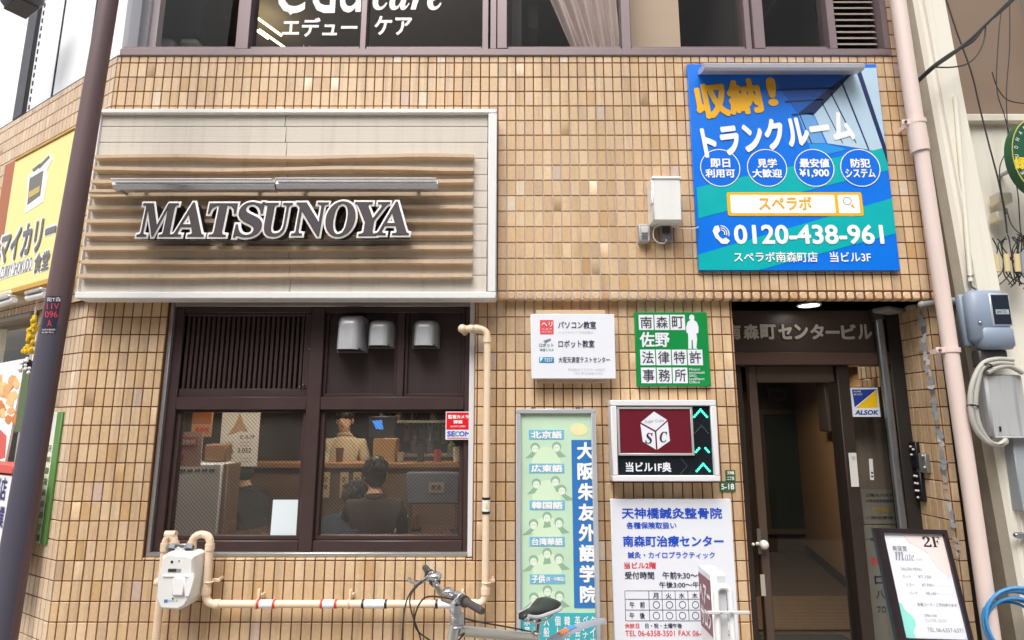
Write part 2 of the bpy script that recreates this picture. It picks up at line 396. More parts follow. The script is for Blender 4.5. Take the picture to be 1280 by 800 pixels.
def sub_rect(r, holes):
    rs = [r]
    for h in holes:
        o = []
        for (a, b, c, d) in rs:
            if h[0] >= c or h[2] <= a or h[1] >= d or h[3] <= b: o.append((a, b, c, d)); continue
            if h[0] > a: o.append((a, b, h[0], d))
            if h[2] < c: o.append((h[2], b, c, d))
            m0, m1 = max(a, h[0]), min(c, h[2])
            if h[1] > b: o.append((m0, b, m1, h[1]))
            if h[3] < d: o.append((m0, h[3], m1, d))
        rs = o
    return [q for q in rs if q[2] - q[0] > 0.004 and q[3] - q[1] > 0.004]
TONES = [(214, 183, 145), (219, 189, 152), (210, 178, 140), (219, 190, 155), (208, 176, 140), (212, 179, 138), (217, 186, 148)]
def tone(pale=0.0):
    k = rnd.random()
    c = rnd.choice(TONES)
    if k < 0.012: c = (226, 208, 182)
    elif k < 0.02: c = (206, 182, 166)
    elif k < 0.055: c = (206, 168, 122)
    elif k < 0.09: c = (198, 170, 138)
    d = rnd.uniform(-5, 5); c = [min(250, q + d + rnd.uniform(-1, 1)) for q in c]
    c = [q * (1 - pale) + w * pale for q, w in zip(c, (226, 206, 184))]
    return lin(*c)
def one_tile(mb, pl, a, b, c, d, o=0.0, g=0.0031, h=0.0060, bev=0.0016, pale=0.0):
    a, b, c, d = a + g, b + g, c - g, d - g
    if c - a < 0.003 or d - b < 0.003: return
    bv = min(bev, (c - a) * .3, (d - b) * .3); j = [rnd.uniform(-.0004, .0004) for _ in range(4)]
    Q = [(a, b), (c, b), (c, d), (a, d)]; I = [(a + bv, b + bv), (c - bv, b + bv), (c - bv, d - bv), (a + bv, d - bv)]
    V = [pl.w(x, y, o) for x, y in Q] + [pl.w(x, y, o + h - bv) for x, y in Q] + [pl.w(x, y, o + h + jj) for (x, y), jj in zip(I, j)]
    Fc = [(8, 9, 10, 11)] + [(i + 4, (i + 1) % 4 + 4, (i + 1) % 4 + 8, i + 8) for i in range(4)] + [(i, (i + 1) % 4, (i + 1) % 4 + 4, i + 4) for i in range(4)]
    mb.m(TILE); mb.tint = tone(pale); mb.add(V, Fc); mb.tint = None
def tiled(mb, pl, a0, b0, a1, b1, row0, rp, ph, cw, holes=(), pale=0.0, th=0.12):
    """tile face plus the grout sheet behind it, with the reveals of the openings"""
    mb.m(GROUT)
    for (a, b, c, d) in sub_rect((a0, b0, a1, b1), holes): mb.quad(pl.w(a, b), pl.w(c, b), pl.w(c, d), pl.w(a, d))
    k0 = math.floor((b0 - row0) / rp); k1 = math.ceil((b1 - row0) / rp)
    i0 = math.floor((a0 - ph) / cw); i1 = math.ceil((a1 - ph) / cw)
    for k in range(k0, k1):
        for i in range(i0, i1):
            r = (max(a0, ph + i * cw), max(b0, row0 + k * rp), min(a1, ph + (i + 1) * cw), min(b1, row0 + (k + 1) * rp))
            if r[2] - r[0] < .006 or r[3] - r[1] < .006: continue
            for q in sub_rect(r, holes): one_tile(mb, pl, *q, pale=pale)

# ------------------------------------------------------------------ ground (setting)
g = MB(P("paving", 150, 146, 140, rough=0.9, var=0.14, scale=3, bump=0.2, bscale=90))
g.quad((-40, -1.6, 0), (40, -1.6, 0), (40, 12, 0), (-40, 12, 0)); g.quad((-40, -1.6, -.12), (40, -1.6, -.12), (40, -1.6, 0), (-40, -1.6, 0))
tag(g.build("pavement", smooth=False), None, kind="structure")
g = MB(mat("asphalt", (0.055, 0.055, 0.057), rough=0.92, var=0.2, scale=4, bump=0.4, bscale=160)); g.quad((-300, -300, -.12), (300, -300, -.12), (300, -1.6, -.12), (-300, -1.6, -.12))
tag(g.build("road", smooth=False), None, kind="structure")
g = MB(mat("far_ground", (0.16, 0.155, 0.15), rough=0.95)); g.quad((-300, 12, -.05), (300, 12, -.05), (300, 300, -.05), (-300, 300, -.05)); g.quad((-300, -1.6, -.05), (-40, -1.6, -.05), (-40, 12, -.05), (-300, 12, -.05)); g.quad((40, -1.6, -.05), (300, -1.6, -.05), (300, 12, -.05), (40, 12, -.05))
tag(g.build("ground", smooth=False), None, kind="structure")

# ------------------------------------------------------------------ the tiled building
BR = thing("tiled_building", (0, DL, 0), "tan tiled building with brown framed shop windows and a dark entrance passage", "building")
XR = 2.345
WL = (LOW.st(195, 540)[0], LOW.st(380, 697)[1], LOW.st(592.5, 540)[0], ZO + .05)        # opening of the shop window
wx0, wz0, wx1 = WL[0], WL[1], WL[2]
EX0, EX1, EY = 1.213, 2.305, 3.56                                                         # entrance opening
ROW_L, PIT_L = 1.6 + 0.580 - 17 * 0.0981 - .9 + .0046, 0.0981
PH = LOW.st(621, 380)[0]
w_ = MB()
tiled(w_, LOW, XC, 0.0, EX0, ZO + .05, 2.18 - 30 * .0981, .0981, PH, TP, holes=[WL])
tiled(w_, LOW, EX1, 0.0, XR, ZO + .05, 2.18 - 30 * .0981, .0981, EX1, .06)
# right reveal of the entrance, faces left into the passage
REV = Plane((EX1, DL, 0), (0, -1, 0), (-1, 0, 0))
tiled(w_, REV, -(EY - DL) - .35, 0.0, 0.0, ZO + .05, 2.18 - 30 * .0981, .0981, 0, TP)
REVL = Plane((EX0, DL, 0), (0, 1, 0), (1, 0, 0))
tiled(w_, REVL, 0.0, 0.0, .5, ZO + .05, 2.18 - 30 * .0981, .0981, 0, TP)
REVE = Plane((XR, DL, 0), (0, 1, 0), (1, 0, 0))
tiled(w_, REVE, 0.0, 0.0, .6, 6.0, 2.18 - 30 * .0981, .0981, 0, TP)
# reveals of the shop window, a tiled sill below
w_.m(GROUT)
w_.quad(LOW.w(wx0, wz0), LOW.w(wx0, wz0, -.12), LOW.w(wx0, ZO, -.12), LOW.w(wx0, ZO)); w_.quad(LOW.w(wx1, wz0), LOW.w(wx1, wz0, -.12), LOW.w(wx1, ZO, -.12), LOW.w(wx1, ZO))
i = 0
while wx0 + i * TP < wx1:
    w_.m(TILE); w_.tint = tone(.25); a = PH + (math.floor((wx0 - PH) / TP) + i) * TP
    w_.slab(LOW, max(a + .002, wx0), wz0 - .012, min(a + TP - .002, wx1), wz0 - .001, -.12, .004, .0015); i += 1; w_.tint = None
# the round corner and the lower wing wall
tiled(w_, WING, 0.0, 0.0, .62, ZO + .05, 2.18 - 30 * .0981, .0981, 0, TP, pale=.55)
w_.build("ground_floor_wall", BR)

u_ = MB()
tiled(u_, UP, XC + .02, ZO + .05, XR, ZW, 2.3168 - .0916, .0916, PH * DU / DL + .002, TP)
tiled(u_, WINGU, 0.0, ZO, 4.6, ZW, 2.3168 - 8 * .0916, .0916, 0, TP, pale=.5)
# bullnose tiles along the lower edge
i = 0
while XC + i * TP < XR:
    a = PH * DU / DL + .002 + (math.floor((XC - PH) / TP) + i) * TP; u_.m(TILE); u_.tint = tone(); u_.slab(UP, max(a + .0018, XC), ZO, min(a + TP - .0018, XR), ZO + .0482, -.05, .006, .009); u_.tint = None; i += 1
u_.m(GROUT); u_.slab(UP, XC, ZO + .004, XR, ZO + .05, -.6, .0008)
u_.slab(UP, XC, ZO + .006, EX0, ZO + .02, -.05, -.001)
UPE = Plane((XR, DU, 0), (0, 1, 0), (1, 0, 0))
u_.m(GROUT); u_.quad(UPE.w(0, ZO), UPE.w(3, ZO), UPE.w(3, 6.5), UPE.w(0, 6.5))
tiled(u_, UPE, 0.0, ZO, .55, 6.0, 2.3168, .0916, 0, TP)
# wall strip to the right of the upper windows, and the wall above them
WUX = UP.st(1104, 40)[0]
tiled(u_, UP, WUX, ZW, XR, 5.4, 2.3168 - .0916, .0916, PH * DU / DL, TP)
tiled(u_, UP, XC + .02, 5.3, WUX, 6.2, 2.3168 - .0916, .0916, PH * DU / DL, TP)
u_.build("upper_wall", BR)
jm = MB(P("joint_sealant", 70, 55, 48, rough=.8)); jx = UP.st(622.3, 220)[0]
jm.slab(UP, jx - .0035, ZO + .05, jx + .0035, ZW, -.002, .0045); jx = UP.st(301, 100)[0]; jm.nxt().slab(UP, jx - .0025, 3.40, jx + .0025, ZW, -.002, .0048)
jm.build_split("expansion_joint", BR)
# rear and hidden body of the building
SHELL = P("interior_plaster", 168, 158, 146, rough=.9, var=.05)
b_ = MB(SHELL)
b_.slab(LOW, -9, 0, XR, 6.2, -9.05, -9)                                     # far back wall
b_.slab(LOW, XR - .03, 2.62, XR - .005, 6.2, -9, -.7)
b_.quad((XC, DL + .02, 6.2), (XR, DL + .02, 6.2), (XR, 12, 6.2), (-9, 12, 6.2), (-9, 7.3, 6.2))
b_.build("rear_wall", BR, smooth=False)
b_ = MB(P("interior_floor_slab", 150, 140, 128, rough=.9)); b_.quad(*[(x, y, 2.62) for x, y in ((XC + .05, DL + .13), (EX0, DL + .13), (EX0, 12), (-9, 12), (-9, 7.32))])
b_.quad(*[(x, y, 3.55) for x, y in ((XC + .05, DL + .05), (XR - .02, DL + .05), (XR - .02, 12), (-9, 12), (-9, 7.35))]); b_.build("floor_slab", BR, smooth=False)

# ---- the shop window
DW = front(DL + .07)
wf = MB(ALU); lx0 = wx0
wf.slab(LOW, wx0 + .001, wz0, wx0 + .022, ZO - .0, -.10, -.012, .003)
wf.m(ALU_W).slab(LOW, wx1 - .03, wz0, wx1 - .001, ZO, -.10, -.008, .003)
wf.m(ALU).slab(LOW, wx0 + .022, wz0, wx1 - .03, wz0 + .022, -.10, -.01, .003); wf.slab(LOW, wx0 + .022, ZO - .022, wx1 - .03, ZO + .03, -.10, -.02, .003)
win = wf.build("shop_window", BR)
fx0, fx1, fz0, fz1 = wx0 + .022, wx1 - .03, wz0 + .022, ZO - .022
fr = MB(DARK)
def X(px, py=540, pl=DW): return pl.st(px, py)[0]
def Z(py, pl=DW): return pl.st(400, py)[1]
zt0, zt1 = Z(512.5), Z(496)
xm0, xm1 = X(384, 540), X(401, 540)
fr.slab(DW, fx0, fz0, fx0 + .05, fz1, -.05, .035, .004); fr.slab(DW, fx1 - .028, fz0, fx1, fz1, -.05, .035, .004)
fr.slab(DW, xm0, fz0, xm1, fz1, -.05, .042, .004)
for (a, b) in ((fx0 + .05, xm0), (xm1, fx1 - .028)):
    fr.slab(DW, a, zt0, b, zt1, -.05, .038, .004); fr.slab(DW, a, fz0, b, fz0 + .055, -.05, .036, .004); fr.slab(DW, a, fz1 - .035, b, fz1, -.05, .036, .004)
xp0, xp1 = X(497.5, 440), X(506.5, 440)
fr.slab(DW, xp0, zt1, xp1, fz1 - .035, -.05, .03, .003)
fr.build("frame", win)
lv = MB(DARK); lx0, lx1, lz0, lz1 = X(219, 440), X(381, 440), Z(486), fz1 - .05
lv.slab(DW, fx0 + .05, zt1, xm0, fz1 - .035, -.05, -.03); lv.slab(DW, fx0 + .05, zt1, xm0, lz0, -.03, .022, .003); lv.slab(DW, fx0 + .05, lz0, lx0, fz1 - .035, -.03, .022, .003); lv.slab(DW, lx1, lz0, xm0, fz1 - .035, -.03, .022, .003); lv.slab(DW, lx0, lz1, lx1, fz1 - .035, -.03, .0219, .003)
n_ = 26
for i in range(n_):
    a = lx0 + (lx1 - lx0) * (i + .2) / n_; lv.slab(DW, a, lz0, a + (lx1 - lx0) * .6 / n_, lz1, -.02, .016, .002)
lv.m(STEEL)
for (x, y) in ((390, 437), (382, 482), (378, 484)): p = DW.st(x, y); lv.slab(DW, p[0] - .004, p[1] - .004, p[0] + .004, p[1] + .004, .02, .046, .002)
lv.build("vent_louver", win)
for (a, b) in ((xm1, xp0), (xp1, fx1 - .028)):
    pn = MB(DARK2); pn.slab(DW, a, zt1, b, fz1 - .035, -.03, 0.0)
    pn.m(DARK); e = .018
    pn.slab(DW, a + .001, zt1 + .001, b - .001, zt1 + e, 0, .014, .002); pn.slab(DW, a + .001, zt1 + e, a + e, fz1 - .036, 0, .014, .002); pn.slab(DW, b - e, zt1 + e, b - .001, fz1 - .036, 0, .014, .002)
    pn.build("blank_panel", win)
for (a, b) in ((fx0 + .05, xm0), (xm1, fx1 - .028)):
    sf = MB(DARK); e = .022; z0, z1 = fz0 + .055, zt0
    sf.slab(DW, a + .001, z0 + .001, b - .001, z0 + e, -.03, .016, .002); sf.slab(DW, a + .001, z1 - e * .6, b - .001, z1 - .001, -.03, .016, .002); sf.slab(DW, a + .001, z0 + e, a + e, z1 - e * .6, -.03, .016, .002); sf.slab(DW, b - e, z0 + e, b - .001, z1 - e * .6, -.03, .016, .002)
    sf.build("sash", win)
    pa = MB(WIRED); pa.quad(DW.w(a + e - .004, z0 + e - .004, -.006), DW.w(b - e + .004, z0 + e - .004, -.006), DW.w(b - e + .004, z1 - e * .6 + .004, -.006), DW.w(a + e - .004, z1 - e * .6 + .004, -.006))
    pa.build("pane", win, smooth=False)

# ---- upper windows
DUW = front(DU + .03)
def U(px, y=35): return DUW.st(px, y)[0]
uz1 = 5.3
uw = MB(MAUVE); ux0 = U(160); ux1 = U(1104)
uw.slab(DUW, ux0, ZW, ux1, ZW + .045, -.06, .045, .004); uw.slab(DUW, ux0, uz1 - .05, ux1, uz1, -.06, .04, .004)
for (a, b, o) in ((300, 316, .04), (452, 459.5, .025), (603, 611, .03), (613, 621, .04), (621.5, 634, .045), (775, 787, .03), (928, 936, .03), (937, 951, .045), (1030, 1040, .04), (1096, 1104, .045)):
    uw.slab(DUW, U(a), ZW + .045, U(b), uz1 - .05, -.06, o, .003)
uwin = uw.build("upper_window", BR)
for (a, b) in ((160, 300), (316, 452), (459.5, 603), (634, 775), (787, 928), (951, 1030)):
    q = MB(MAUVE); sx0, sx1 = U(a) + .001, U(b) - .001
    q.slab(DUW, sx0, ZW + .046, sx1, ZW + .075, -.04, .02, .003)
    q.m(GLASS_UP); q.quad(DUW.w(sx0, ZW + .07, -.01), DUW.w(sx1, ZW + .07, -.01), DUW.w(sx1, uz1 - .05, -.01), DUW.w(sx0, uz1 - .05, -.01)); q.build("pane", uwin, smooth=False)
q = MB(P("vent_louvre_metal", 150, 138, 130, rough=.5, var=.08)); a, b = U(1040), U(1096)
q.m(BLACK).slab(DUW, a, ZW + .045, b, uz1 - .05, -.06, -.05); q.m(_mc["vent_louvre_metal"])
z = ZW + .06
while z < uz1 - .08:
    q.box(DUW.w((a + b) / 2, z + .012, -.012), (b - a - .01, .004, .036), Euler((R(-38), 0, 0)).to_matrix(), .001); z += .0405
q.build("vent_louver", uwin)
q = MB(P("sill_flashing", 165, 140, 136, rough=.5)); q.slab(UP, XC + .02, ZW - .0005, WUX + .05, ZW + .006, -.02, .012, .002); q.build("sill_flashing", BR)

# lettering stuck on the upper window panes
WS = P("window_sticker_white", 250, 250, 250, rough=.5, var=.01)
q = MB(WS)
BI = lambda t: ''.join(chr(0x1D482 + ord(c) - 97) if c.islower() else chr(0x1D468 + ord(c) - 65) for c in t)
q.textpx(DUW, "e", 347, -30, 383, 17, -.006, bold=.004); q.textpx(DUW, "d", 391, -66, 421, 16.5, -.006, bold=.004); q.textpx(DUW, "u", 425, -30, 452, 16, -.006, bold=.004)
q.textpx(DUW, BI("care"), 466, -16, 555, 13, -.006, bold=.006)
q.textpx(DUW, "エデュー", 353, 22, 447, 46, -.006, bold=.035); q.textpx(DUW, "ケア", 468, 20, 515, 44, -.006, bold=.035)
q.polypx(DUW, [(347, -4), (352, -4), (366, 16), (363, 19)], -.0055, -.0045)
tag(q.build("window_lettering", root=DUW.hit(450, 20)), "white cafe lettering stuck on the upper window panes", "lettering")

# rooms behind the windows ------------------------------------------------------------
rm = MB(P("room_ceiling", 196, 188, 176, rough=.9))
rm.quad(*[(x, y, 5.25) for x, y in ((XC + .05, DL + .2), (XR - .05, DL + .2), (XR - .05, 11.9), (-9, 11.9), (-9, 7.4))])
rm.m(P("upper_room_wall", 62, 52, 50, rough=.9)); rm.slab(LOW, -4.5, 3.56, 2.3, 5.25, -4.05, -4.0)
rm.slab(LOW, .0, 3.56, .06, 5.25, -4, -.12); rm.slab(LOW, 1.42, 3.56, 1.46, 5.25, -4, -.15)
rm.build("upper_room", BR, smooth=False)
CUR = P("curtain_cloth", 196, 178, 166, rough=.9, var=.1, bump=.2, bscale=30)
def curtain(name, x0, x1, z0, z1, y, waist, label):
    q = MB(CUR); nx, nz = 60, 16; V = []
    for j in range(nz + 1):
        t = j / nz; z = z0 + (z1 - z0) * t; k = waist(t)
        for i in range(nx + 1):
            s = i / nx; x = x0 + (x1 - x0) * (k[0] + (k[1] - k[0]) * s)
            V.append((x, y + .025 * math.sin(s * 34 + 1.3 * math.sin(t * 3)) + .012 * math.sin(s * 71), z))
    q.add(V, [(j * (nx + 1) + i, j * (nx + 1) + i + 1, (j + 1) * (nx + 1) + i + 1, (j + 1) * (nx + 1) + i) for j in range(nz) for i in range(nx)])
    return tag(q.build(name, root=((x0 + x1) / 2, y, z0)), label, "curtain")
c0, c1 = U(676), U(785)
curtain("curtain", c0, c1, ZW + .05, 5.1, DU + .10, lambda t: (max(0, .42 * (1 - t * 2.2)), 1), "gathered brown curtain behind the upper window right of the lettering")
q = MB(P("beige_partition", 226, 200, 168, rough=.8)); q.slab(DUW, U(797), ZW + .03, U(866), 5.1, -.32, -.25); tag(q.build("partition_board", root=DUW.w(U(830), ZW, -.3)), "beige upright board standing inside the upper window beside the curtain", "board")
q = MB(P("white_blind", 236, 234, 236, rough=.7)); q.slab(DUW, U(140), ZW + .02, U(166), 5.2, -.16, -.13); q.m(P("shoji_paper", 214, 200, 196, rough=.8)); q.slab(DUW, U(167), ZW + .02, U(176), 5.2, -.2, -.15)
tag(q.build("window_blind", root=DUW.w(U(160), ZW, -.15)), "pale blind at the corner end of the upper windows", "blind")
q = thing("hanging_cabinet", DUW.w(U(215), 3.8, -.7), "black hanging cabinet with pale panels below, inside the leftmost upper window", "cabinet")
k = MB(BLACK); p0, p1 = front(DU + .55).st(178, 42), front(DU + .55).st(256, 0); PB = front(DU + .55)
k.slab(PB, p0[0], p0[1], p1[0], 5.2, -.5, 0, .01); k.build("body", q)
k = MB(P("pale_grille", 205, 204, 208, rough=.5)); k.slab(PB, p0[0] + .05, p0[1] - .09, p0[0] + .2, p0[1] - .002, -.45, -.03, .02); k.slab(PB, p0[0] + .24, p0[1] - .07, p1[0] - .04, p0[1] - .002, -.45, -.03, .02); k.build("grille", q)
LAMP = glow_mat("lamp_tube", (1.0, .80, .42), 3.5)
for (i, (x, y, D_)) in enumerate(((327, 22, 4.62), (310, 26, 4.67), (334, 40, 4.8))):
    Pq = front(D_); a = Pq.hit(x - 10, y - 3); b = Pq.hit(x + 14, y + 4); b.y += .2
    k = MB(LAMP); k.tube([a, b], .011, 8); o = k.build("ceiling_tube_lamp", root=a)
    tag(o, ("glowing yellow tube lamp on the upper room ceiling, topmost of the three", "glowing yellow tube lamp beside the window post of the upper room, leftmost of three", "glowing yellow tube lamp in the upper room, lowest of the three")[i], "lamp", "tube lamps in the upper room")
q = MB(P("orange_chair", 214, 160, 70, rough=.6)); q.slabpx(front(DU + .5), 322, 61, 362, 75, -.3, 0, .03); tag(q.build("chair", root=front(DU + .5).hit(342, 75)), "orange rounded chair back just inside the upper window", "chair")
q = MB(P("pink_plush", 206, 180, 176, rough=.9)); Pq = front(DU + .12); a = Pq.hit(381, 66)
q.ball(a, (.022, .018, .03)); q.tube([a + Vector((-.008, 0, .02)), a + Vector((-.010, 0, .055))], .006, 8, rad=[.006, .003]); q.tube([a + Vector((.012, 0, .02)), a + Vector((.03, 0, .05))], .006, 8, rad=[.006, .003]); tag(q.build("rabbit_ornament", root=a), "small pale long eared ornament on the upper window sill", "ornament")
q = MB(P("wall_unit", 200, 190, 178, rough=.5)); q.slabpx(front(DU + 1.0), 660, 5, 673, 36, -.2, 0, .01); q.m(P("wall_unit_orange", 196, 140, 100)); q.slabpx(front(DU + 1.0), 660, 8, 663, 34, 0, .01); tag(q.build("wall_unit", root=front(DU + 1.0).hit(666, 36)), "small cream wall unit in the dark room left of the brown curtain", "wall unit")

# ------------------------------------------------------------------ restaurant interior
ri = MB(P("restaurant_wall", 116, 96, 78, rough=.85, var=.1)); ri.slab(LOW, -7, 0, 1.15, 2.62, -3.95, -3.9)
ri.slab(LOW, .05, 0, .1, 2.62, -3.9, -.14); ri.m(P("restaurant_floor", 84, 66, 56, rough=.6)).quad(*[(x, y, .02) for x, y in ((XC + .05, DL + .13), (EX0, DL + .13), (EX0, 7.2), (-8, 7.2))])
ri.m(P("ceiling_warm", 214, 176, 130, rough=.9)).quad(*[(x, y, 2.4) for x, y in ((XC + .05, DL + .2), (.05, DL + .2), (.05, 7.1), (-8, 7.1), (-8, 6.7))])
ri.m(P("bulkhead_wood", 206, 160, 110, rough=.7)).slab(LOW, -2.2, 1.72, .05, 2.4, -3.0, -2.9)
ri.build("restaurant_room", BR, smooth=False)
WL_ = glow_mat("warm_panel", (1.0, .88, .70), 30.0)
for i, (x, y) in enumerate(((-2.1, 3.85), (-.75, 3.85), (-1.3, 5.5))):  # front pair added out of view to brighten the room behind the panes
    k = MB(WHITE); k.box((x, y, 2.385), (.64, .2, .03), None, .004); k.m(WL_).box((x, y, 2.366), (.58, .14, .01)); tag(k.build("ceiling_light", root=(x, y, 2.4)), ("unseen warm flat ceiling light added over the left shop window seats", "unseen warm flat ceiling light added over the right shop window seats", "warm flat ceiling light above the back counter")[i], "ceiling light", "restaurant ceiling lights")

# ------------------------------------------------------------------ wing to the left: upper glazing, shop front
def WU(px, py, off=0.0, pl=WINGU): return pl.st(px, py, off)
q = MB(P("white_window_panel", 244, 246, 250, rough=.6, var=.015)); q.slab(WINGU, .02, ZW + .012, 6.0, 5.6, -.1, -.02)  # opaque white panel in place of window glass
ww = q.build("wing_window", BR, smooth=False)
q = MB(P("dark_mullion", 52, 50, 56, rough=.4)); q.slab(WINGU, .0, ZW, 6.0, ZW + .014, -.12, .0)
for px, py, w in ((60, 125, .010), (105, 96, .014)): a = WU(px, py)[0]; q.slab(WINGU, a - w / 2, ZW + .014, a + w / 2, 5.6, -.03, -.012, .001)
b0, b1 = WU(28, 142)[0], WU(16, 150)[0]; q.slab(WINGU, b0, ZW + .014, b1, 5.6, -.03, .004, .003)
for k in range(22): q.slab(WINGU, b0 - .05, ZW + .05 + k * .062, b0 - .038, ZW + .05 + k * .062 + .034, -.03, -.014, .001)
q.build("mullion", ww)
q = MB(P("flood_lamp", 60, 60, 66, rough=.35)); c = WINGU.hit(28, 3, .25); Mz = Matrix.Rotation(-(math.pi / 2 - A_) , 3, 'Z'); q.box(c + Vector((0, 0, .05)), (.26, .16, .17), Mz, .03); q.m(BLACK).box(c + Vector((0, 0, -.04)), (.2, .12, .012), Mz, .004)
tag(q.build("wall_lamp", root=c), "dark boxy lamp sticking out high on the left wing", "lamp")

SGO = .14
cs = thing("curry_sign", WING.hit(45, 355, SGO), "yellow curry sign box with a cooking pot picture on the left wing", "sign")
YEL = P("sign_yellow", 248, 231, 150, rough=.4, var=.03)
s0 = WING.st(93.5, 162, SGO)[0]; s1 = WING.st(8, 340, SGO)[0] + 1.2; zt = WING.st(93.5, 162, SGO)[1]; zb = WING.st(70, 346, SGO)[1]
q = MB(YEL); s1 = WING.st(19, 203, SGO)[0]
q.slab(WING, s0, zb, s1, zt, .02, SGO, .004); q.build("panel", cs)
q = MB(P("sign_edge_ochre", 205, 160, 60, rough=.4)); q.slab(WING, s0, zt + .0005, s1, zt + .012, .02, SGO + .008, .002); q.nxt().slab(WING, s0, zb - .03, s1 , zb - .0005, .02, SGO + .008, .002); q.build_split("edge_trim", cs)
q = MB(P("sign_grey_ink", 118, 116, 112, rough=.5)); W2 = MB(WS)
# cooking pot: handle bar, lid, pot body
def wpx(mb, pts, o): mb.polypx(WING, pts, o, o + .0012)
wpx(W2, [(34, 222), (50, 204), (63, 191), (65, 199), (58, 214), (60, 218), (54, 252), (31, 267), (34, 240)], SGO + .0005)
wpx(q, [(40, 212), (50, 204), (51, 207), (42, 215)], SGO + .002); wpx(q, [(37, 223), (54, 213), (50, 244), (34, 256)], SGO + .002)
wpx(q, [(47, 208), (61, 194), (62, 197), (49, 211)], SGO + .002)
W2.textpx(WING, "マイカリー", 1, 276, 69, 322, SGO + .0005, bold=.13)
q.textpx(WING, "マイカリー", 2.5, 279, 68, 319, SGO + .0035, bold=.055)
W2.textpx(WING, "食堂", 42, 313, 62, 341, SGO + .0005, bold=.11); q.textpx(WING, "食堂", 43, 315, 61, 339, SGO + .0035, bold=.035)
wpx(W2, [(-6, 336), (41, 322), (40, 337), (-6, 352)], SGO + .0008); q.textpx(WING, "MY CURRY SHOKUDO", -5, 329, 39, 344, SGO + .0022)
pot = MB(P("pot_gold", 206, 178, 92, rough=.5)); pot.polypx(WING, [(36, 240), (50, 232), (49, 240), (35.5, 248)], SGO + .0035, SGO + .0045)
q.build_split("grey_lettering", cs); W2.build_split("white_lettering", cs); pot.build("pot_emblem", cs)
q = MB(P("rust_board", 176, 108, 76, rough=.6)); q.slab(WING, WING.st(17, 230, .1)[0], WING.st(10, 340, .1)[1], WING.st(5, 230, .1)[0], WING.st(10, 206, .1)[1], .01, .11, .004)
tag(q.build("side_board", root=WING.hit(10, 340, .1)), "narrow rust brown upright board left of the yellow sign", "board")

# shop front under the yellow sign
sf = thing("storefront", WING.w(2.0, 0, 0), "white framed shop front of the left wing under the yellow sign", "shop front")
SFW = P("shopfront_cream", 216, 206, 188, rough=.6, var=.05, streak=.1)
zA = WING.st(40, 372)[1]; zB = WING.st(40, 392)[1]
q = MB(SFW); q.slab(WING, .62, zB, 4.6, ZO, -.05, .01); q.slab(WING, .63, zB + .06, 4.5, zB + .12, .01, .16, .02); q.m(P("shopfront_shade", 150, 138, 122, rough=.6)); q.slab(WING, .62, zB - .045, 4.6, zB - .001, -.05, .05, .01); q.build("awning_box", sf)
q = MB(P("shop_dark", 44, 40, 38, rough=.6)); q.slab(WING, .62, 0, 4.6, zB - .046, -.6, -.55); q.build("back_panel", sf)
q = MB(P("shopfront_frame", 205, 203, 198, rough=.4, metal=.3)); 
for a in (.64, 1.25, 1.62, 2.8): q.slab(WING, a, 0, a + .05, zB - .046, -.06, 0, .003)
q.slab(WING, .69, 1.9, 4.6, 1.95, -.055, -.003, .002); q.build("door_frame", sf)
q = MB(GLASS); q.quad(WING.w(.69, 0, -.03), WING.w(4.6, 0, -.03), WING.w(4.6, zB - .05, -.03), WING.w(.69, zB - .05, -.03)); q.build("pane", sf, smooth=False)
TUBE = P("tube_white", 245, 245, 242, rough=.3)
for (x0, y0, x1, y1, lb) in ((-14, 385, 18, 375, "white tube lamp under the yellow sign, the one farther left"), (35, 373, 57, 368, "white tube lamp under the yellow sign, the one next to the brown pole")):
    a, b = WING.hit(x0, y0, .2), WING.hit(x1, y1, .2); q = MB(TUBE); q.tube([a, b], .016, 10); q.m(ALU).box((a + b) / 2 + Vector((0, 0, .025)), ((a - b).length * .9, .05, .02), Mz @ Matrix.Identity(3), .004)
    tag(q.build("tube_lamp", root=a), lb, "lamp", "tube lamps under the yellow sign")
WP = Plane(WING.w(0, 0, .02), WING.u, WING.n)
q = MB(WS); q.polypx(WP, [(-6, 455), (32, 448), (6, 578), (-30, 585)], 0, .012); q.m(P("food_orange", 236, 176, 116, rough=.6, var=.3, scale=60))
rq = random.Random(9)
for i_ in range(26):
    x, y = rq.uniform(-6, 21), rq.uniform(474, 526); q.m((P("food_orange", 0, 0, 0), P("food_gold", 240, 196, 140, rough=.6, var=.2, scale=60), P("food_brown", 206, 132, 76, rough=.6, var=.2, scale=60))[i_ % 3]); n_ = 7
    q.polypx(WP, [(x + rq.uniform(3, 6) * math.cos(k * .9), y + rq.uniform(4, 9) * math.sin(k * .9)) for k in range(n_)], .012, .0128 + .00012 * i_)
q.m(P("poster_red", 214, 96, 92)).polypx(WP, [(-8, 545), (-2, 535), (8, 545), (6, 572), (-20, 580)], .012, .0135)
tag(q.build("food_poster", root=WP.hit(5, 578)), "white poster with orange food picture on the left shop front", "poster")
q = MB(P("box_red", 216, 92, 84)); q.slabpx(WP, -40, 579, 16, 590, .05, .16, .004); q.m(WHITE).slabpx(WP, -40, 592, 14, 730, .05, .15, .006)
q.m(P("ink_navy", 58, 56, 120)); q.textpx(WP, "当店", -6, 596, 8, 626, .1515, bold=.03); q.textpx(WP, "営業", -8, 632, 5, 660, .1515, bold=.03)
tag(q.build("notice_box", root=WP.hit(0, 730)), "white notice box with navy writing and red top by the left shop front", "sign box")
q = MB(P("flower_yellow", 226, 190, 40, rough=.7, var=.2, scale=50)); c = WING.hit(40, 420, .18)
for i in range(60): 
    t = rnd.random(); q.ball(c + Vector((rnd.gauss(0, .004 + .014 * t), rnd.gauss(0, .008), .11 - .2 * t)), (.010, .010, .013), 6, 4)
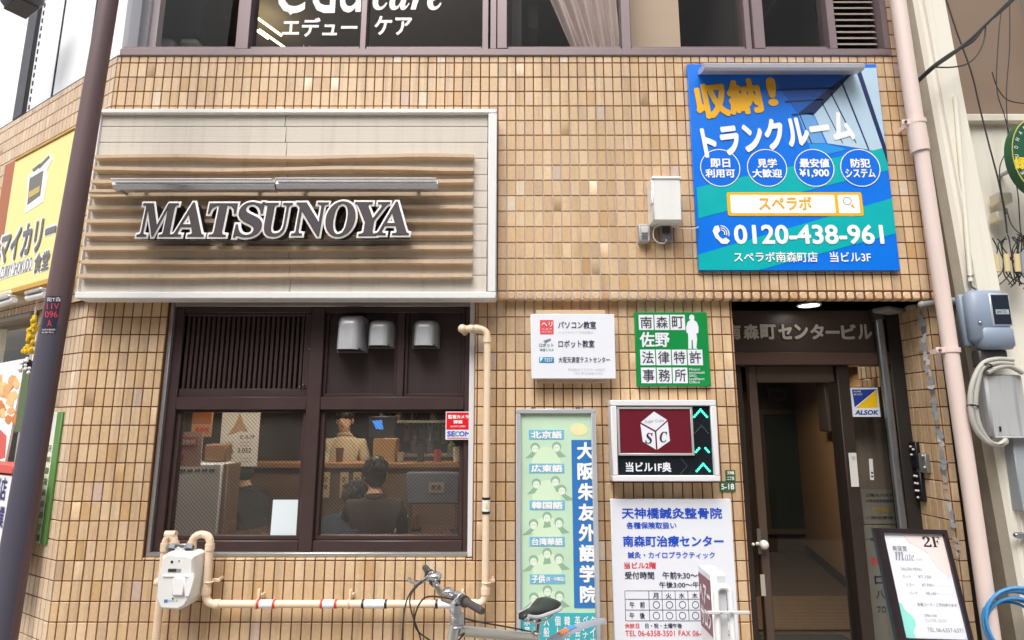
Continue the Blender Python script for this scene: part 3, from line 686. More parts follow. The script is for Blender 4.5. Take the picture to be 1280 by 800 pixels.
q.m(P("stem_grey", 200, 196, 180)).tube([c + Vector((0, 0, .2)), c + Vector((0, 0, -.1))], .005, 6)
q.m(BLACK).ball(c + Vector((0, 0, -.16)), (.024, .02, .035), 10, 6); q.m(WHITE)
for i in range(14): q.ball(c + Vector((rnd.uniform(-.024, .024), -.018 + rnd.uniform(-.01, .01), -.15 + rnd.uniform(-.05, .04))), .009, 6, 4)
tag(q.build("flower_ornament", root=c), "hanging yellow flower ornament with black and white pot left of the brown pole", "ornament")
q = MB(P("banner_green", 92, 108, 76, rough=.8)); q.slabpx(WP, 24, 452, 33, 540, .05, .06); q.m(WHITE).slabpx(WP, 36, 440, 41, 560, .05, .07, .002)
tag(q.build("pole_banner", root=WP.hit(30, 560)), "thin green banner strip with white post left of the brown pole", "banner")
q = MB(P("plate_white", 232, 234, 226, rough=.4)); GS = Plane(WING.w(0, 0, .0), WING.u, WING.n)
t0, t1 = WING.st(60, 680)[1], WING.st(75, 515)[1]; a0, am, a1 = WING.st(67, 600, .018)[0], WING.st(60.3, 600, .018)[0], WING.st(54.5, 600, .018)[0]
q.slab(WING, am, t0, a1, t1, .0065, .018, .002); q.m(P("plate_green", 92, 142, 74, rough=.4)).slab(WING, a0, t0, am, t1, .0065, .0182, .002)
n = 9; ch = "天神橋筋商店街七番"
for i in range(n): 
    zz = t1 - .18 - i * .058; q.m(P("plate_green", 0, 0, 0)).text(WING, ch[i], (am + .004, zz - .036, a1 - .004, zz), .0185, bold=.03)
tag(q.build("street_name_plate", root=WING.w(a0, t0, .02)), "tall narrow green and white name plate on the tiled corner beside the brown pole", "sign plate")

# ------------------------------------------------------------------ brown pole
PL = front(2.6)
pt, pb = PL.hit(136, 0), PL.hit(63.5, 430); dr = (pt - pb); base = pb - dr * (pb.z / dr.z); top = pb + dr * ((6.2 - pb.z) / dr.z)
pole = thing("street_pole", base, "tall tapering purple brown steel pole with a red number sticker", "pole")
POLE = P("pole_brown", 106, 84, 86, rough=.55, var=.12, scale=3, bump=.15, bscale=40, streak=.35, dirt=lin(96, 88, 104))
def pr(z): return .0547 - .0053 * (z - 1.04)
q = MB(POLE); zs = [0, .4, 1, 1.6, 2.2, 2.6, 3, 3.6, 4.2, 5, 6.2]
q.tube([base + dr * (z / dr.z) for z in zs], .06, 32, rad=[pr(z) for z in zs]); q.build("shaft", pole)
# number sticker wrapped on the pole: follows the cylinder
def wrap_text(mb, body, x0, y0, x1, y1, bold, lift):
    V, Fc = text_mesh(body, bold, 1.0); ax0, ax1 = min(v.x for v in V), max(v.x for v in V); ay0, ay1 = min(v.y for v in V), max(v.y for v in V); W = []
    for v in V:
        px = x0 + (x1 - x0) * (v.x - ax0) / (ax1 - ax0); py = y1 + (y0 - y1) * (v.y - ay0) / (ay1 - ay0); W.append(onpole(px, py, lift))
    mb.add(W, Fc)
def onpole(px, py, lift):
    """the point of the pole's surface under a pixel of the photograph"""
    v, h = (400 - py) / F, (px - 640) / F; d = Vector((h, cp - v * sp_, sp_ + v * cp)); p = PL.hit(px, py)
    for _ in range(4):
        c = base + dr * (p.z / dr.z); r = pr(p.z) + lift; o = Vector((CAM.x - c.x, CAM.y - c.y)); dd = Vector((d.x, d.y))
        A, Bq, Cq = dd.dot(dd), 2 * o.dot(dd), o.dot(o) - r * r; D = max(0.0, Bq * Bq - 4 * A * Cq); t = (-Bq - math.sqrt(D)) / (2 * A); p = CAM + d * t
    return p
q = MB(P("pole_wrap_grey", 82, 79, 94, rough=.6, var=.1, scale=6, streak=.3, dirt=lin(70, 62, 72))); V = []; nx, ny = 24, 40
for j in range(ny + 1):
    z = 2.03 - (2.03 - .25) * j / ny; c = base + dr * (z / dr.z); r = pr(z) + .0012
    for i in range(nx + 1): th = R(-150 + 216 * i / nx); V.append((c.x + r * math.sin(th), c.y - r * math.cos(th), z))
q.add(V, [(j * (nx + 1) + i, j * (nx + 1) + i + 1, (j + 1) * (nx + 1) + i + 1, (j + 1) * (nx + 1) + i) for j in range(ny) for i in range(nx)]); q.build("wrap_sheet", pole)
q = MB(P("sticker_navy", 52, 50, 70, rough=.4)); V = []; nx, ny = 10, 6
for j in range(ny + 1):
    for i in range(nx + 1):
        y = 370 + (417 - 370) * j / ny; xl = 57.5 - (y - 370) * .155; V.append(onpole(xl + 19 * i / nx, y, .0022))
q.add(V, [(j * (nx + 1) + i, j * (nx + 1) + i + 1, (j + 1) * (nx + 1) + i + 1, (j + 1) * (nx + 1) + i) for j in range(ny) for i in range(nx)])
q.m(P("sticker_red", 226, 70, 82)); wrap_text(q, "11V", 58.5, 379, 74, 386.5, .0, .0034); wrap_text(q, "096", 56, 389, 72, 397, .0, .0034); wrap_text(q, "A", 59, 400, 64.5, 408, .0, .0034)
q.m(WS); wrap_text(q, "南T森", 58.5, 371.5, 76, 377, .0, .0034); wrap_text(q, "大阪北電話局", 52, 411, 69, 413.2, .0, .0034); wrap_text(q, "柱番号札", 52, 414.5, 68, 416.5, .0, .0034)
q.build("number_sticker", pole)

# ------------------------------------------------------------------ MATSUNOYA sign
DS = 3.05; SG = front(DS)
ms = thing("shop_sign", SG.hit(360, 373), "wide cream panel sign with brown slats reading MATSUNOYA", "sign")
SID = P("cream_siding", 214, 206, 194, rough=.6, var=.05, scale=3, streak=.22, dirt=lin(150, 136, 120))
SLAT = P("slat_tan", 206, 182, 154, rough=.6, var=.12, scale=12, bump=.1, streak=.3, dirt=lin(146, 122, 100))
sx0 = (SG.st(128, 138)[0] + SG.st(92, 373)[0]) / 2; sx1 = SG.st(620.5, 255)[0]; sz0 = SG.st(360, 373.5)[1]; sz1 = SG.st(360, 137)[1]
q = MB(SID); fw = .045
# narrow siding boards with shallow grooves
rows = [sz0 + fw * .8]
while rows[-1] < sz1 - fw: rows.append(rows[-1] + .0955)
for i in range(len(rows) - 1):
    z0, z1 = rows[i], min(rows[i + 1], sz1 - .025); cuts = [sx0 + .004, SG.st(372 - i * 2.0, 200)[0], sx1 - .05]
    for a, b in zip(cuts, cuts[1:]): q.slab(SG, a + .0012, z0 + .0012, b - .0012, z1 - .0012, -.1, -.012, .002)
    for k in range(1, 7):
        zz = z0 + (z1 - z0) * k / 7
        for a, b in zip(cuts, cuts[1:]): 
            q.slab(SG, a + .003, zz - .0052, b - .003, zz + .0042, -.0125, -.0117 + rnd.uniform(-.0001, .0002), .0003)
q.m(P("siding_joint", 96, 88, 80)).slab(SG, sx0 + .003, sz0 + .01, sx1 - .01, sz1 - .01, -.1, -.016)
q.build("siding_panel", ms)
q = MB(P("sign_frame_white", 232, 232, 232, rough=.35, var=.02, streak=.06))
q.slab(SG, sx0, sz1 - .027, sx1, sz1, -.1, .012, .004); q.slab(SG, sx0, sz0, sx1, sz0 + .036, -.1, .012, .004); q.slab(SG, sx1 - .046, sz0 + .036, sx1, sz1 - .027, -.1, .0118, .004); q.slab(SG, sx0, sz0 + .036, sx0 + .008, sz1 - .027, -.1, .002, .002)
q.build("frame", ms)
SL = front(DS - .03); l0, r0 = SL.st(106, 280)[0], SL.st(591, 270)[0]
for i, (yl, yr) in enumerate(((196, 194), (211, 210), (227, 224.5), (244.5, 240.5), (260, 257.5), (277, 274), (293.5, 290), (311, 308), (328.5, 325.5), (345.5, 342.5))):
    q = MB(SLAT); z0 = (SL.st(110, yl)[1] + SL.st(590, yr)[1]) / 2; n = 24; V = []
    for k in range(n + 1):
        t = k / n; x = l0 + (r0 - l0) * t; wv = (.006 if i < 2 else .0018) * math.sin(t * 9 + i * 1.7) + .0008 * math.sin(t * 31 + i); dz = (.5 - t) * -.004
        h = .0095; V += [(x, DS - .026 + rnd.uniform(-.0006, .0006), z0 + h + wv + dz), (x, DS - .026, z0 - h + wv + dz), (x, DS + .012, z0 - h - .002 + wv + dz), (x, DS + .012, z0 + h + .006 + wv + dz)]
    Fc = [(k * 4 + j, k * 4 + (j + 1) % 4, k * 4 + 4 + (j + 1) % 4, k * 4 + 4 + j) for k in range(n) for j in range(4)] + [(0, 1, 2, 3), (n * 4 + 3, n * 4 + 2, n * 4 + 1, n * 4)]
    q.add(V, Fc); q.build("slat", ms, angle=25)
LP_ = front(DS - .1)
LB, LWH, LSD = P("letter_face", 74, 66, 70, rough=.45, var=.05), P("letter_rim", 246, 244, 242, rough=.4, var=.02), P("letter_side", 62, 56, 58, rough=.5)
xs = [171, 224.5, 259, 297, 328, 369, 406, 444, 475]
boxes = [(173, 254, 222, 296), (215, 253, 257, 296), (259, 254, 296, 296), (293, 252.5, 330, 297), (329, 253.5, 365, 296), (365, 253, 410, 295.5), (407, 251.5, 444.5, 296), (443, 252.5, 487, 295), (469, 252, 512, 294)]
for c, bx in zip("MATSUNOYA", boxes):
    ch = chr(0x1D400 + ord(c) - 65); rc = LP_.rect(*bx); q = MB(LWH)
    V, Fc = text_mesh(ch, .04, 1.0)
    q.text(LP_, ch, (rc[0] - .0105, rc[1] - .0105, rc[2] + .0105, rc[3] + .0105), -.002, bold=.052, shear=.12, thick=.004, bevel=True)
    q.m(LSD); q.text(LP_, ch, rc, -.045, bold=.035, shear=.12, thick=.042, bevel=True)
    q.m(LB); q.text(LP_, ch, rc, .0025, bold=.010, shear=.12, thick=.002, bevel=True)
    o = q.build("letter", ms); 
lb = thing("sign_lamp", front(2.93).hit(343, 236), "long slim metal lamp bar across the slats above the MATSUNOYA letters", "lamp")
LM = front(2.93)
for k, (x0, x1) in enumerate(((140, 343), (344.5, 547))):
    q = MB(P("lamp_grey", 196, 198, 202, rough=.22, metal=.75, var=.08)); a0, b0, a1, b1 = LM.rect(x0, 223, x1, 236); zc = (b0 + b1) / 2 + (.004 if k else 0); h = (b1 - b0) / 2
    V = []; prof = [(0, -h), (-.035, -h * .9), (-.05, -h * .2), (-.048, h * .3), (-.03, h), (0, h)]
    for x in (a0, a1): V += [(x, 2.93 + .05 + p[0], zc + p[1]) for p in prof]
    q.add(V, [(i, i + 1, i + 7, i + 6) for i in range(5)] + [tuple(range(6)), tuple(range(11, 5, -1)), (0, 6, 11, 5)])
    q.m(WHITE).box(((a0 + a1) / 2, 2.915, zc + h * .55), (a1 - a0 - .01, .02, .006), None, .002); q.build("housing", lb, angle=20)
    q = MB(STEEL)
    for x in (a0 + .12, a1 - .12): q.nxt().box((x, 3.01, zc + .004), (.02, .11, .012), None, .002)
    q.build_split("bracket", lb)
q = MB(SLAT); p0, p1 = front(2.985).hit(112, 240), front(2.985).hit(154, 240); q.box((p0 + p1) / 2, ((p1 - p0).x, .03, .018), None, .003); q.m(STEEL).box(p1 + Vector((.008, 0, .01)), (.012, .05, .04), None, .002); q.build("cable_cover", lb)

# ------------------------------------------------------------------ blue trunk room sign
DB = 3.12; BS = front(DB)
bs = thing("advertising_sign", BS.hit(1000, 338), "large blue and turquoise storage room sign with phone number on the upper wall", "sign")
def bl(y): return BS.st(858 + (y - 80) * 17.0 / 257, y)[0]
def br(y): return BS.st(1093 + (y - 80) * 35.0 / 257, y)[0]
bx0 = (bl(80) + bl(337)) / 2; bx1 = (br(80) + br(337)) / 2; bz0, bz1 = BS.st(1000, 338)[1], BS.st(1000, 80)[1]
BW, BH = bx1 - bx0, bz1 - bz0
def bq(fx, fy): return (bx0 + BW * fx, bz1 - BH * fy)                         # fractions of the board
BLUE = P("sign_blue", 4, 118, 232, rough=.3, var=.04); TURQ = P("sign_turquoise", 4, 178, 182, rough=.3, var=.04); DEEP = P("sign_deep_blue", 6, 112, 230, rough=.3)
q = MB(BLUE); q.slab(BS, bx0, bz0, bx1, bz1, -.022, 0, .002); q.build("board", bs)
pr_ = MB(TURQ)
def bp(m, pts, o, t=.0008): pr_.m(m).poly(BS, [bq(*p) for p in pts], o, o + t)
bp(TURQ, [(0.012, .615), (.33, .545), (.998, .42), (.998, .53), (.012, .76)], .0003)
bp(TURQ, [(.0, .928), (.998, .665), (.998, .83), (.30, .998), (.0, .998)], .0003)
# picture of the storage corridor, printed top right
bp(P("print_ceiling", 30, 96, 190, rough=.3), [(.42, .02), (.86, .02), (.64, .249), (.56, .249)], .0005)
bp(P("print_wall_light", 186, 212, 232, rough=.3), [(.862, .022), (.997, .02), (.997, .42), (.93, .435), (.70, .40), (.642, .25)], .0006)
bp(P("print_wall_mid", 110, 168, 226, rough=.3), [(.56, .251), (.64, .251), (.69, .40), (.60, .40)], .0005)
bp(P("print_floor", 40, 150, 232, rough=.3), [(.60, .402), (.69, .402), (.80, .43), (.62, .47)], .0005)
PN = P("print_navy", 20, 44, 92, rough=.3)
for l in (((.885, .02), (.91, .02), (1.0, .42), (.998, .50)), ((.80, .09), (.808, .082), (.912, .43), (.905, .43)), ((.74, .15), (.746, .145), (.85, .40), (.845, .40)), ((.69, .2), (.694, .196), (.78, .4), (.776, .4)), ((.565, .25), (.885, .02), (.895, .025), (.64, .262)), ((.46, .13), (.76, .12), (.76, .127), (.46, .138)), ((.50, .19), (.70, .18), (.70, .186), (.5, .197)), ((.53, .255), (.64, .25), (.64, .256), (.53, .262)), ((.565, .25), (.57, .25), (.62, .40), (.615, .40))):
    bp(PN, l, .0013)
pr_.build("printed_picture", bs)
def bbox(x0, y0, x1, y1): return BS.rect(x0, y0, x1, y1)
t_ = MB(P("sign_orange", 250, 186, 24, rough=.35, var=.02)); 
t_.text(BS, "収納", bbox(868, 101, 952, 146), .0025, bold=.06, rot=R(7)); t_.text(BS, "!", bbox(958, 97, 971, 133), .0025, bold=.05, rot=R(3))
# search box with rounded corners
def rrect(pl, mb, box, r, o, th):
    a0, t0, a1, t1 = box; pts = []
    for (cx, cy, b) in ((a1 - r, t1 - r, 0), (a0 + r, t1 - r, 90), (a0 + r, t0 + r, 180), (a1 - r, t0 + r, 270)):
        pts += [(cx + r * math.cos(R(b + 18 * k)), cy + r * math.sin(R(b + 18 * k))) for k in range(6)]
    mb.poly(pl, pts, o, o + th)
rrect(BS, t_, bbox(909, 240.5, 1078, 270), .012, .0013, .0012); rrect(BS, t_, bbox(1072, 264, 1073, 265), .0003, .002, .0005)
t_.text(BS, "スペラボ", bbox(948, 246, 1014, 263), .0042, bold=.03)
lens = BS.st(1059, 252); t_.poly(BS, [BS.st(*p) for p in ((1063, 257), (1065, 255.5), (1068, 260), (1066.5, 261))], .0042, .0048)
t_.build_split("orange_lettering", bs)
w2 = MB(WS); rrect(BS, w2, bbox(913, 244, 1043.5, 267), .008, .0027, .0012); rrect(BS, w2, bbox(1047.5, 244, 1074, 267), .008, .0027, .0012)
cz = .0028
w2.text(BS, "トランクルーム", bbox(876, 148, 1067, 187), cz, bold=.06, rot=R(7.5), thick=.002)
for (cx, l1, l2) in ((900, "即日", "利用可"), (958.5, "見学", "大歓迎"), (1017.5, "最安値", "¥1,900"), (1075, "防犯", "システム")):
    a, t = BS.st(cx, 210); r = .108 * BW * .91
    w2.add([BS.w(a + (r + d) * math.cos(2 * math.pi * i / 40), t + (r + d) * math.sin(2 * math.pi * i / 40), .0035) for d in (0, .0045) for i in range(40)], [(i, (i + 1) % 40, 40 + (i + 1) % 40, 40 + i) for i in range(40)])
    hw = 6.2 * len(l1); w2.text(BS, l1, bbox(cx - hw, 198.5, cx + hw, 210), .0035, bold=.045); hw = 18.5 if len(l2) > 2 else 12; w2.text(BS, l2, bbox(cx - hw, 211.5, cx + hw, 222.5), .0035, bold=.045)
w2.text(BS, "0120-438-961", bbox(917, 281, 1104, 305.5), cz, bold=.035); w2.text(BS, "スペラボ南森町店　当ビル3F", bbox(917, 315, 1088, 328), cz, bold=.02)
# handset and sound waves
hp = [(893, 283), (898, 282), (900, 289), (897, 292), (899, 296), (903, 299), (907, 297), (912, 301), (909, 305), (902, 305), (894, 297), (890.5, 289)]
w2.poly(BS, [BS.st(*p) for p in hp], cz, cz + .001); c = BS.st(901, 292)
for r in (.018, .030, .042): w2.add([BS.w(c[0] + (r + d) * math.cos(R(-20 + 11 * i)), c[1] + (r + d) * math.sin(R(-20 + 11 * i)), cz) for d in (0, .005) for i in range(11)], [(i, i + 1, 12 + i, 11 + i) for i in range(10)])
w2.build_split("white_lettering", bs)
d2 = MB(DEEP)
for cx in (900, 958.5, 1017.5, 1075): a, t = BS.st(cx, 210); d2.disc(BS, a, t, .108 * BW * .905, .0016, .0024)
d2.build("round_badge", bs)
d2 = MB(P("lens_grey", 150, 150, 156)); a, t = BS.st(1058.5, 251.5); d2.add([BS.w(a + r * math.cos(2 * math.pi * i / 20), t + r * math.sin(2 * math.pi * i / 20), .0045) for r in (.020, .024) for i in range(20)], [(i, (i + 1) % 20, 20 + (i + 1) % 20, 20 + i) for i in range(20)]); d2.build("search_icon", bs)
hd = MB(P("hood_grey", 205, 207, 214, rough=.3, metal=.3)); H0, H1 = front(3.01).st(880, 76)[0], front(3.01).st(1080, 76)[0]; zh = front(3.01).st(980, 80)[1]
V = []; prof = [(3.13, zh + .03), (3.02, zh + .012), (3.005, zh - .002), (3.008, zh - .022), (3.025, zh - .03), (3.09, zh - .012), (3.13, zh + .01)]
for x in (H0, H1): V += [(x, p[0], p[1]) for p in prof]
n = len(prof); hd.add(V, [(i, i + 1, i + 1 + n, i + n) for i in range(n - 1)] + [tuple(range(n)), tuple(range(2 * n - 1, n - 1, -1))])
tag(hd.build("sign_hood_lamp", root=BS.hit(980, 80), angle=20), "slim grey lamp hood over the top edge of the blue sign", "lamp")

# ------------------------------------------------------------------ electrical boxes beside the blue sign
eb = thing("electrical_box", UP.hit(833, 277), "white electrical box on the upper wall left of the blue sign", "electrical box"); EBP = front(3.02)
q = MB(WHITE2); q.slabpx(EBP, 815.5, 221.5, 852, 276, -.12, 0, .008); q.build("body", eb)
q = MB(WHITE); a = EBP.rect(814.5, 220.5, 851, 224); q.slab(EBP, a[0], a[1], a[2], a[3], -.12, .006, .003); q.slabpx(EBP, 814, 239, 817, 254, -.04, .004, .003); q.build("lid", eb)
for (x0, x1, nm, lb) in ((799, 813, P("switch_grey", 176, 178, 176, rough=.4), "small pale grey switch box left of the white electrical box"), (825.5, 840.5, P("switch_dark", 128, 122, 122, rough=.4), "small dark grey switch box under the white electrical box")):
    q = MB(nm); PP = front(3.1); q.slabpx(PP, x0, 280, x1, 302, -.05, 0, .006); q.m(P("switch_cover", 205, 206, 204, rough=.35) if x0 < 810 else P("switch_slot", 60, 58, 60)); q.slabpx(PP, x0 + 2.5, 283, x1 - 2.5, 291, 0, .006, .003); q.m(STEEL).slabpx(PP, x0 + 3, 293, x1 - 3, 299, 0, .004, .002)
    tag(q.build("switch_box", root=PP.hit((x0 + x1) / 2, 302)), lb, "switch box")
CBL = P("cable_white", 205, 200, 196, rough=.5)
e_ = front(3.09)
q = MB(CBL); q.tube(spline([front(3.05).hit(826, 277), e_.hit(818, 285), e_.hit(817, 296), e_.hit(822, 303), e_.hit(830, 304), front(3.07).hit(833, 300)]), .0035, 8); tag(q.build("cable", root=e_.hit(820, 290)), "white cable looping from the electrical box into the dark switch box", "cable")
q = MB(CBL); q.tube(spline([front(3.05).hit(844, 277), e_.hit(847, 284), e_.hit(855, 286.5), e_.hit(866, 286), front(3.11).hit(873, 284)]), .0035, 8); tag(q.build("cable", root=e_.hit(850, 285)), "white cable running from the electrical box behind the blue sign", "cable")

# ------------------------------------------------------------------ vent hoods on the blank panels
HOOD = P("hood_metal", 186, 189, 193, rough=.34, metal=.35, var=.08, streak=.2)
def hood(x0, y0, x1, y1, depth, label):
    PP = front(DL + .06); a0, t0, a1, t1 = PP.rect(x0, y0, x1, y1, depth * .6); c = PP.w((a0 + a1) / 2, t0); h = thing("vent_hood", c, label, "vent hood", "metal vent hoods above the shop window")
    q = MB(HOOD); w = a1 - a0; hh = t1 - t0; nx, nz = 16, 14; V = []
    for j in range(nz + 1):
        t = j / nz; z = t0 + .01 + (hh - .01) * t
        full = min(1, math.sqrt(max(0, 1 - max(0, (t - .72) / .28) ** 2)))
        ww = w * (.93 - .03 * t) * (0.80 + .20 * full)
        for i in range(nx + 1):
            u = i / nx * 2 - 1; d = depth * (1 - abs(u) ** 5 * .85) * (.35 + .65 * full) * (1.0 - .12 * t)
            V.append((c.x + u * ww / 2, PP.O.y - d, z))
    for j in (0, nz):
        pass
    q.add(V, [(j * (nx + 1) + i, j * (nx + 1) + i + 1, (j + 1) * (nx + 1) + i + 1, (j + 1) * (nx + 1) + i) for j in range(nz) for i in range(nx)])
    k0 = len(q.V) - len(V)
    # returns to the wall on both sides and the top
    sides = [0 + j * (nx + 1) for j in range(nz + 1)] + [nz * (nx + 1) + i for i in range(1, nx + 1)] + [j * (nx + 1) + nx for j in range(nz - 1, -1, -1)]
    B = [(V[i][0], PP.O.y - .001, V[i][2]) for i in sides]; m = len(sides)
    q.add([V[i] for i in sides] + B, [(i, i + 1, m + i + 1, m + i) for i in range(m - 1)]); q.build("cowl", h, angle=50)
    q = MB(P("hood_flange", 120, 116, 116, rough=.4, metal=.5)); r = w * .3; a0_, a1_ = c.x - w * .52, c.x + w * .52; pts = []
    for (cx, cz, b) in ((a1_ - r, t1 - r + .006, 0), (a0_ + r, t1 - r + .006, 90)): pts += [(cx + r * math.cos(R(b + 15 * k)), cz + r * math.sin(R(b + 15 * k))) for k in range(7)]
    pts += [(a0_, t0 + .004), (a1_, t0 + .004)]; q.poly(PP, pts, .0005, .012); q.build("flange", h)
    q = MB(BLACK); q.slab(PP, c.x - w * .4, t0 + .012, c.x + w * .4, t0 + .016, .014, depth * .8); q.build("grille", h)
    return h
hood(418, 393, 456, 440, .14, "large grey metal vent hood, leftmost and biggest of the three over the right shop pane")
h2 = hood(457.5, 399.5, 491, 435, .11, "small grey metal vent hood, middle of the three, right beside the large one")
PP = front(DL + .06); h3 = copy_tree(h2); h3.location.x += PP.hit(529.5, 418).x - PP.hit(474, 418).x
h3["label"] = "small grey metal vent hood standing alone on the right hand blank panel"

# ------------------------------------------------------------------ gas pipes and meter
GP = front(3.11)
def G(x, y, o=0.0): return GP.hit(x, y, o)
PR = .0185
pw = thing("gas_pipe", G(608, 755), "cream gas pipe running from the window panel down and along the wall with banded labels", "pipe")
q = MB(CREAM)
pts = [G(579, 411), G(608, 411), G(608.5, 755), G(257, 755), G(262, 668), G(241, 668), G(240, 690)]
pts[3].x = pts[4].x = G(260, 712).x; pts[2].x = pts[1].x = G(608, 580).x
pts[6].x = pts[5].x
back = Vector((pts[0].x, DL + .05, pts[0].z)); q.tube(path([back, pts[0], pts[1], pts[2], pts[3], pts[4], pts[5], pts[6]], PR, 6) if False else [p for p in [back] + arc(back, pts[0], pts[1], .035) + arc(pts[0], pts[1], pts[2], .05) + arc(pts[1], pts[2], pts[3], .05) + arc(pts[2], pts[3], pts[4], .05) + arc(pts[3], pts[4], pts[5], .048) + arc(pts[4], pts[5], pts[6], .048) + [pts[6]]], PR, 14)
# sockets at the elbows
def sock(p, d, L=.03, r=PR * 1.22): q.tube([p - Vector(d) * L / 2, p + Vector(d) * L / 2], r, 14)
for p, d in ((pts[0] + Vector((.045, 0, 0)), (1, 0, 0)), (pts[1] + Vector((-.06, 0, 0)), (1, 0, 0)), (pts[1] + Vector((0, 0, -.06)), (0, 0, 1)), (pts[2] + Vector((0, 0, .06)), (0, 0, 1)), (pts[2] + Vector((-.06, 0, 0)), (1, 0, 0)), (pts[3] + Vector((.06, 0, 0)), (1, 0, 0)), (pts[3] + Vector((0, 0, .06)), (0, 0, 1)), (pts[4] + Vector((0, 0, -.06)), (0, 0, 1)), (pts[5] + Vector((0, 0, -.05)), (0, 0, 1))): sock(p, d)
q.ball(pts[0] + Vector((-.004, 0, 0)), PR * 1.35, 12, 8)
q.build("pipe", pw)
for (x, y, vert) in ((437, 741, 0), (322, 741, 0), (578, 741, 0), (614, 728, 1), (267, 727, 1)):
    q = MB(CREAM); p = G(x, y)
    if vert: c = G(x - 6, y); q.box((c.x + .012, 3.14, c.z), (.06, .012, .016), None, .002); q.ring((c.x, 3.11, c.z), (0, 0, 1), PR + .002, .004, 16, 6); q.box((c.x + .03, 3.165, c.z), (.012, .07, .014), None, .002)
    else: q.box((p.x, 3.13, p.z - .012), (.012, .02, .05), None, .003); q.ring((p.x, 3.11, pts[2].z), (1, 0, 0), PR + .002, .004, 16, 6); q.box((p.x, 3.165, p.z - .03), (.012, .08, .02), None, .002)
    q.build("pipe_clamp", pw)
REDB = P("band_red", 206, 66, 44, rough=.4); BLKB = P("band_black", 30, 28, 28, rough=.4)
def band(x0, x1, edge, y=755.0, one=False):
    q = MB(WHITE); a, b = G(x0, y), G(x1, y); z = pts[2].z; q.tube([(a.x, 3.11, z), (b.x, 3.11, z)], PR + .0016, 18); q.m(edge)
    for c in ((a.x,) if one else (a.x, b.x)): q.tube([(c - .006, 3.11, z), (c + .006, 3.11, z)], PR + .0026, 18)
    q.build("label_band", pw)
band(323.5, 343, REDB); band(402.5, 420, REDB); band(454, 482.5, BLKB); band(546, 574, BLKB, one=True)
q = MB(WHITE); a, b = G(608, 623), G(608, 640.5); q.tube([(pts[1].x, 3.11, a.z), (pts[1].x, 3.11, b.z)], PR + .0016, 18); q.m(BLKB)
for c in (a.z, b.z): q.tube([(pts[1].x, 3.11, c - .006), (pts[1].x, 3.11, c + .006)], PR + .0026, 18)
q.m(P("warning_yellow", 226, 220, 60)); PF = front(3.11 - PR - .0016); a = PF.st(608.3, 632); q.poly(PF, [(a[0] - .008, a[1] - .012), (a[0] + .008, a[1] - .012), (a[0], a[1] + .02)], .0006, .0014); q.build("label_band", pw)
# left pipe
pl_ = thing("gas_pipe", G(195, 800), "cream gas pipe rising behind the gas meter at its left and bending over into it", "pipe")
q = MB(CREAM); xq = G(203, 720).x; xm = G(219, 668).x; zt = G(211, 668).z; zb_ = G(203, 690).z
a_, b_, c_, d_ = Vector((xq - .01, 3.125, 0.02)), Vector((xq, 3.11, zt)), Vector((xm, 3.11, zt)), Vector((xm, 3.11, zt - .09))
q.tube([a_] + arc(a_, b_, c_, .048) + arc(b_, c_, d_, .048) + [d_], PR, 14)
for p, d in ((b_ + Vector((0, 0, -.06)), (0, 0, 1)), (c_ + Vector((0, 0, -.055)), (0, 0, 1)), (Vector((xq - .001, 3.113, G(203, 722).z)), (0, 0, 1))): sock(p, d, .04)
q.ball((xq - .015, 3.1, G(196, 727).z), .02, 12, 8); q.build("pipe", pl_)
gm = thing("gas_meter", G(221, 762, .04), "white gas meter between two cream pipe bends under the shop window", "gas meter")
MP = front(3.03); q = MB(WHITE2)
def mp(pts, o0, o1, m=None): (q.m(m) if m else q).polypx(MP, pts, o0, o1)
body = [(205, 694), (212, 690), (239, 691.5), (244, 695), (244, 716), (241, 745), (233, 758), (225, 762), (203, 761), (197, 749), (199, 722)]
MPS = [MP.st(*p) for p in body]; cx = sum(p[0] for p in MPS) / len(MPS); ct = sum(p[1] for p in MPS) / len(MPS); n = len(MPS)
lay = [(1.0, -.10), (1.0, .0), (.97, .012), (.9, .02)]; V = []
for s_, o in lay: V += [MP.w(cx + (a - cx) * s_, ct + (t - ct) * s_, o) for a, t in MPS]
q.add(V, [(k * n + i, k * n + (i + 1) % n, (k + 1) * n + (i + 1) % n, (k + 1) * n + i) for k in range(3) for i in range(n)] + [tuple(3 * n + i for i in range(n)), tuple(reversed(range(n)))])
q.build("body", gm, angle=30)
q = MB(WHITE); q.slabpx(MP, 203, 719, 243, 721.5, .012, .026, .002); q.slabpx(MP, 215, 722, 230, 745, .018, .034, .006); q.polypx(MP, [(230, 730), (236, 722), (242, 717), (243, 721), (236, 745), (231, 745)], .01, .03); q.build("cover", gm)
q = MB(P("meter_dial", 60, 62, 66, rough=.2)); q.slabpx(MP, 210, 711, 220, 715, .018, .0225); q.m(P("meter_dial_grey", 150, 150, 152)).slabpx(MP, 220.3, 711, 226, 715, .018, .0222); q.m(BLACK); a = MP.st(218, 701); q.disc(MP, a[0], a[1], .006, .018, .0225); q.disc(MP, a[0] + .034, a[1] + .004, .003, .018, .0225); a = MP.st(219, 746.5); q.disc(MP, a[0], a[1], .0035, .018, .024)
q.m(P("meter_label_blue", 60, 140, 196)); q.slabpx(MP, 205, 749.5, 209, 753, .018, .0225); q.textpx(MP, "ガスメータ", 210, 749.5, 222, 752.5, .0215, bold=.02); q.build("dial", gm)
q = MB(STEEL); 
for xx in (xm, pts[6].x): z1_ = MP.st(221, 691)[1]; q.tube([(xx, 3.075, z1_ - .01), (xx, 3.11, pts[6].z + .02)], .013, 12); q.tube([(xx, 3.08, z1_ + .006), (xx, 3.09, z1_ + .022)], .024, 6)
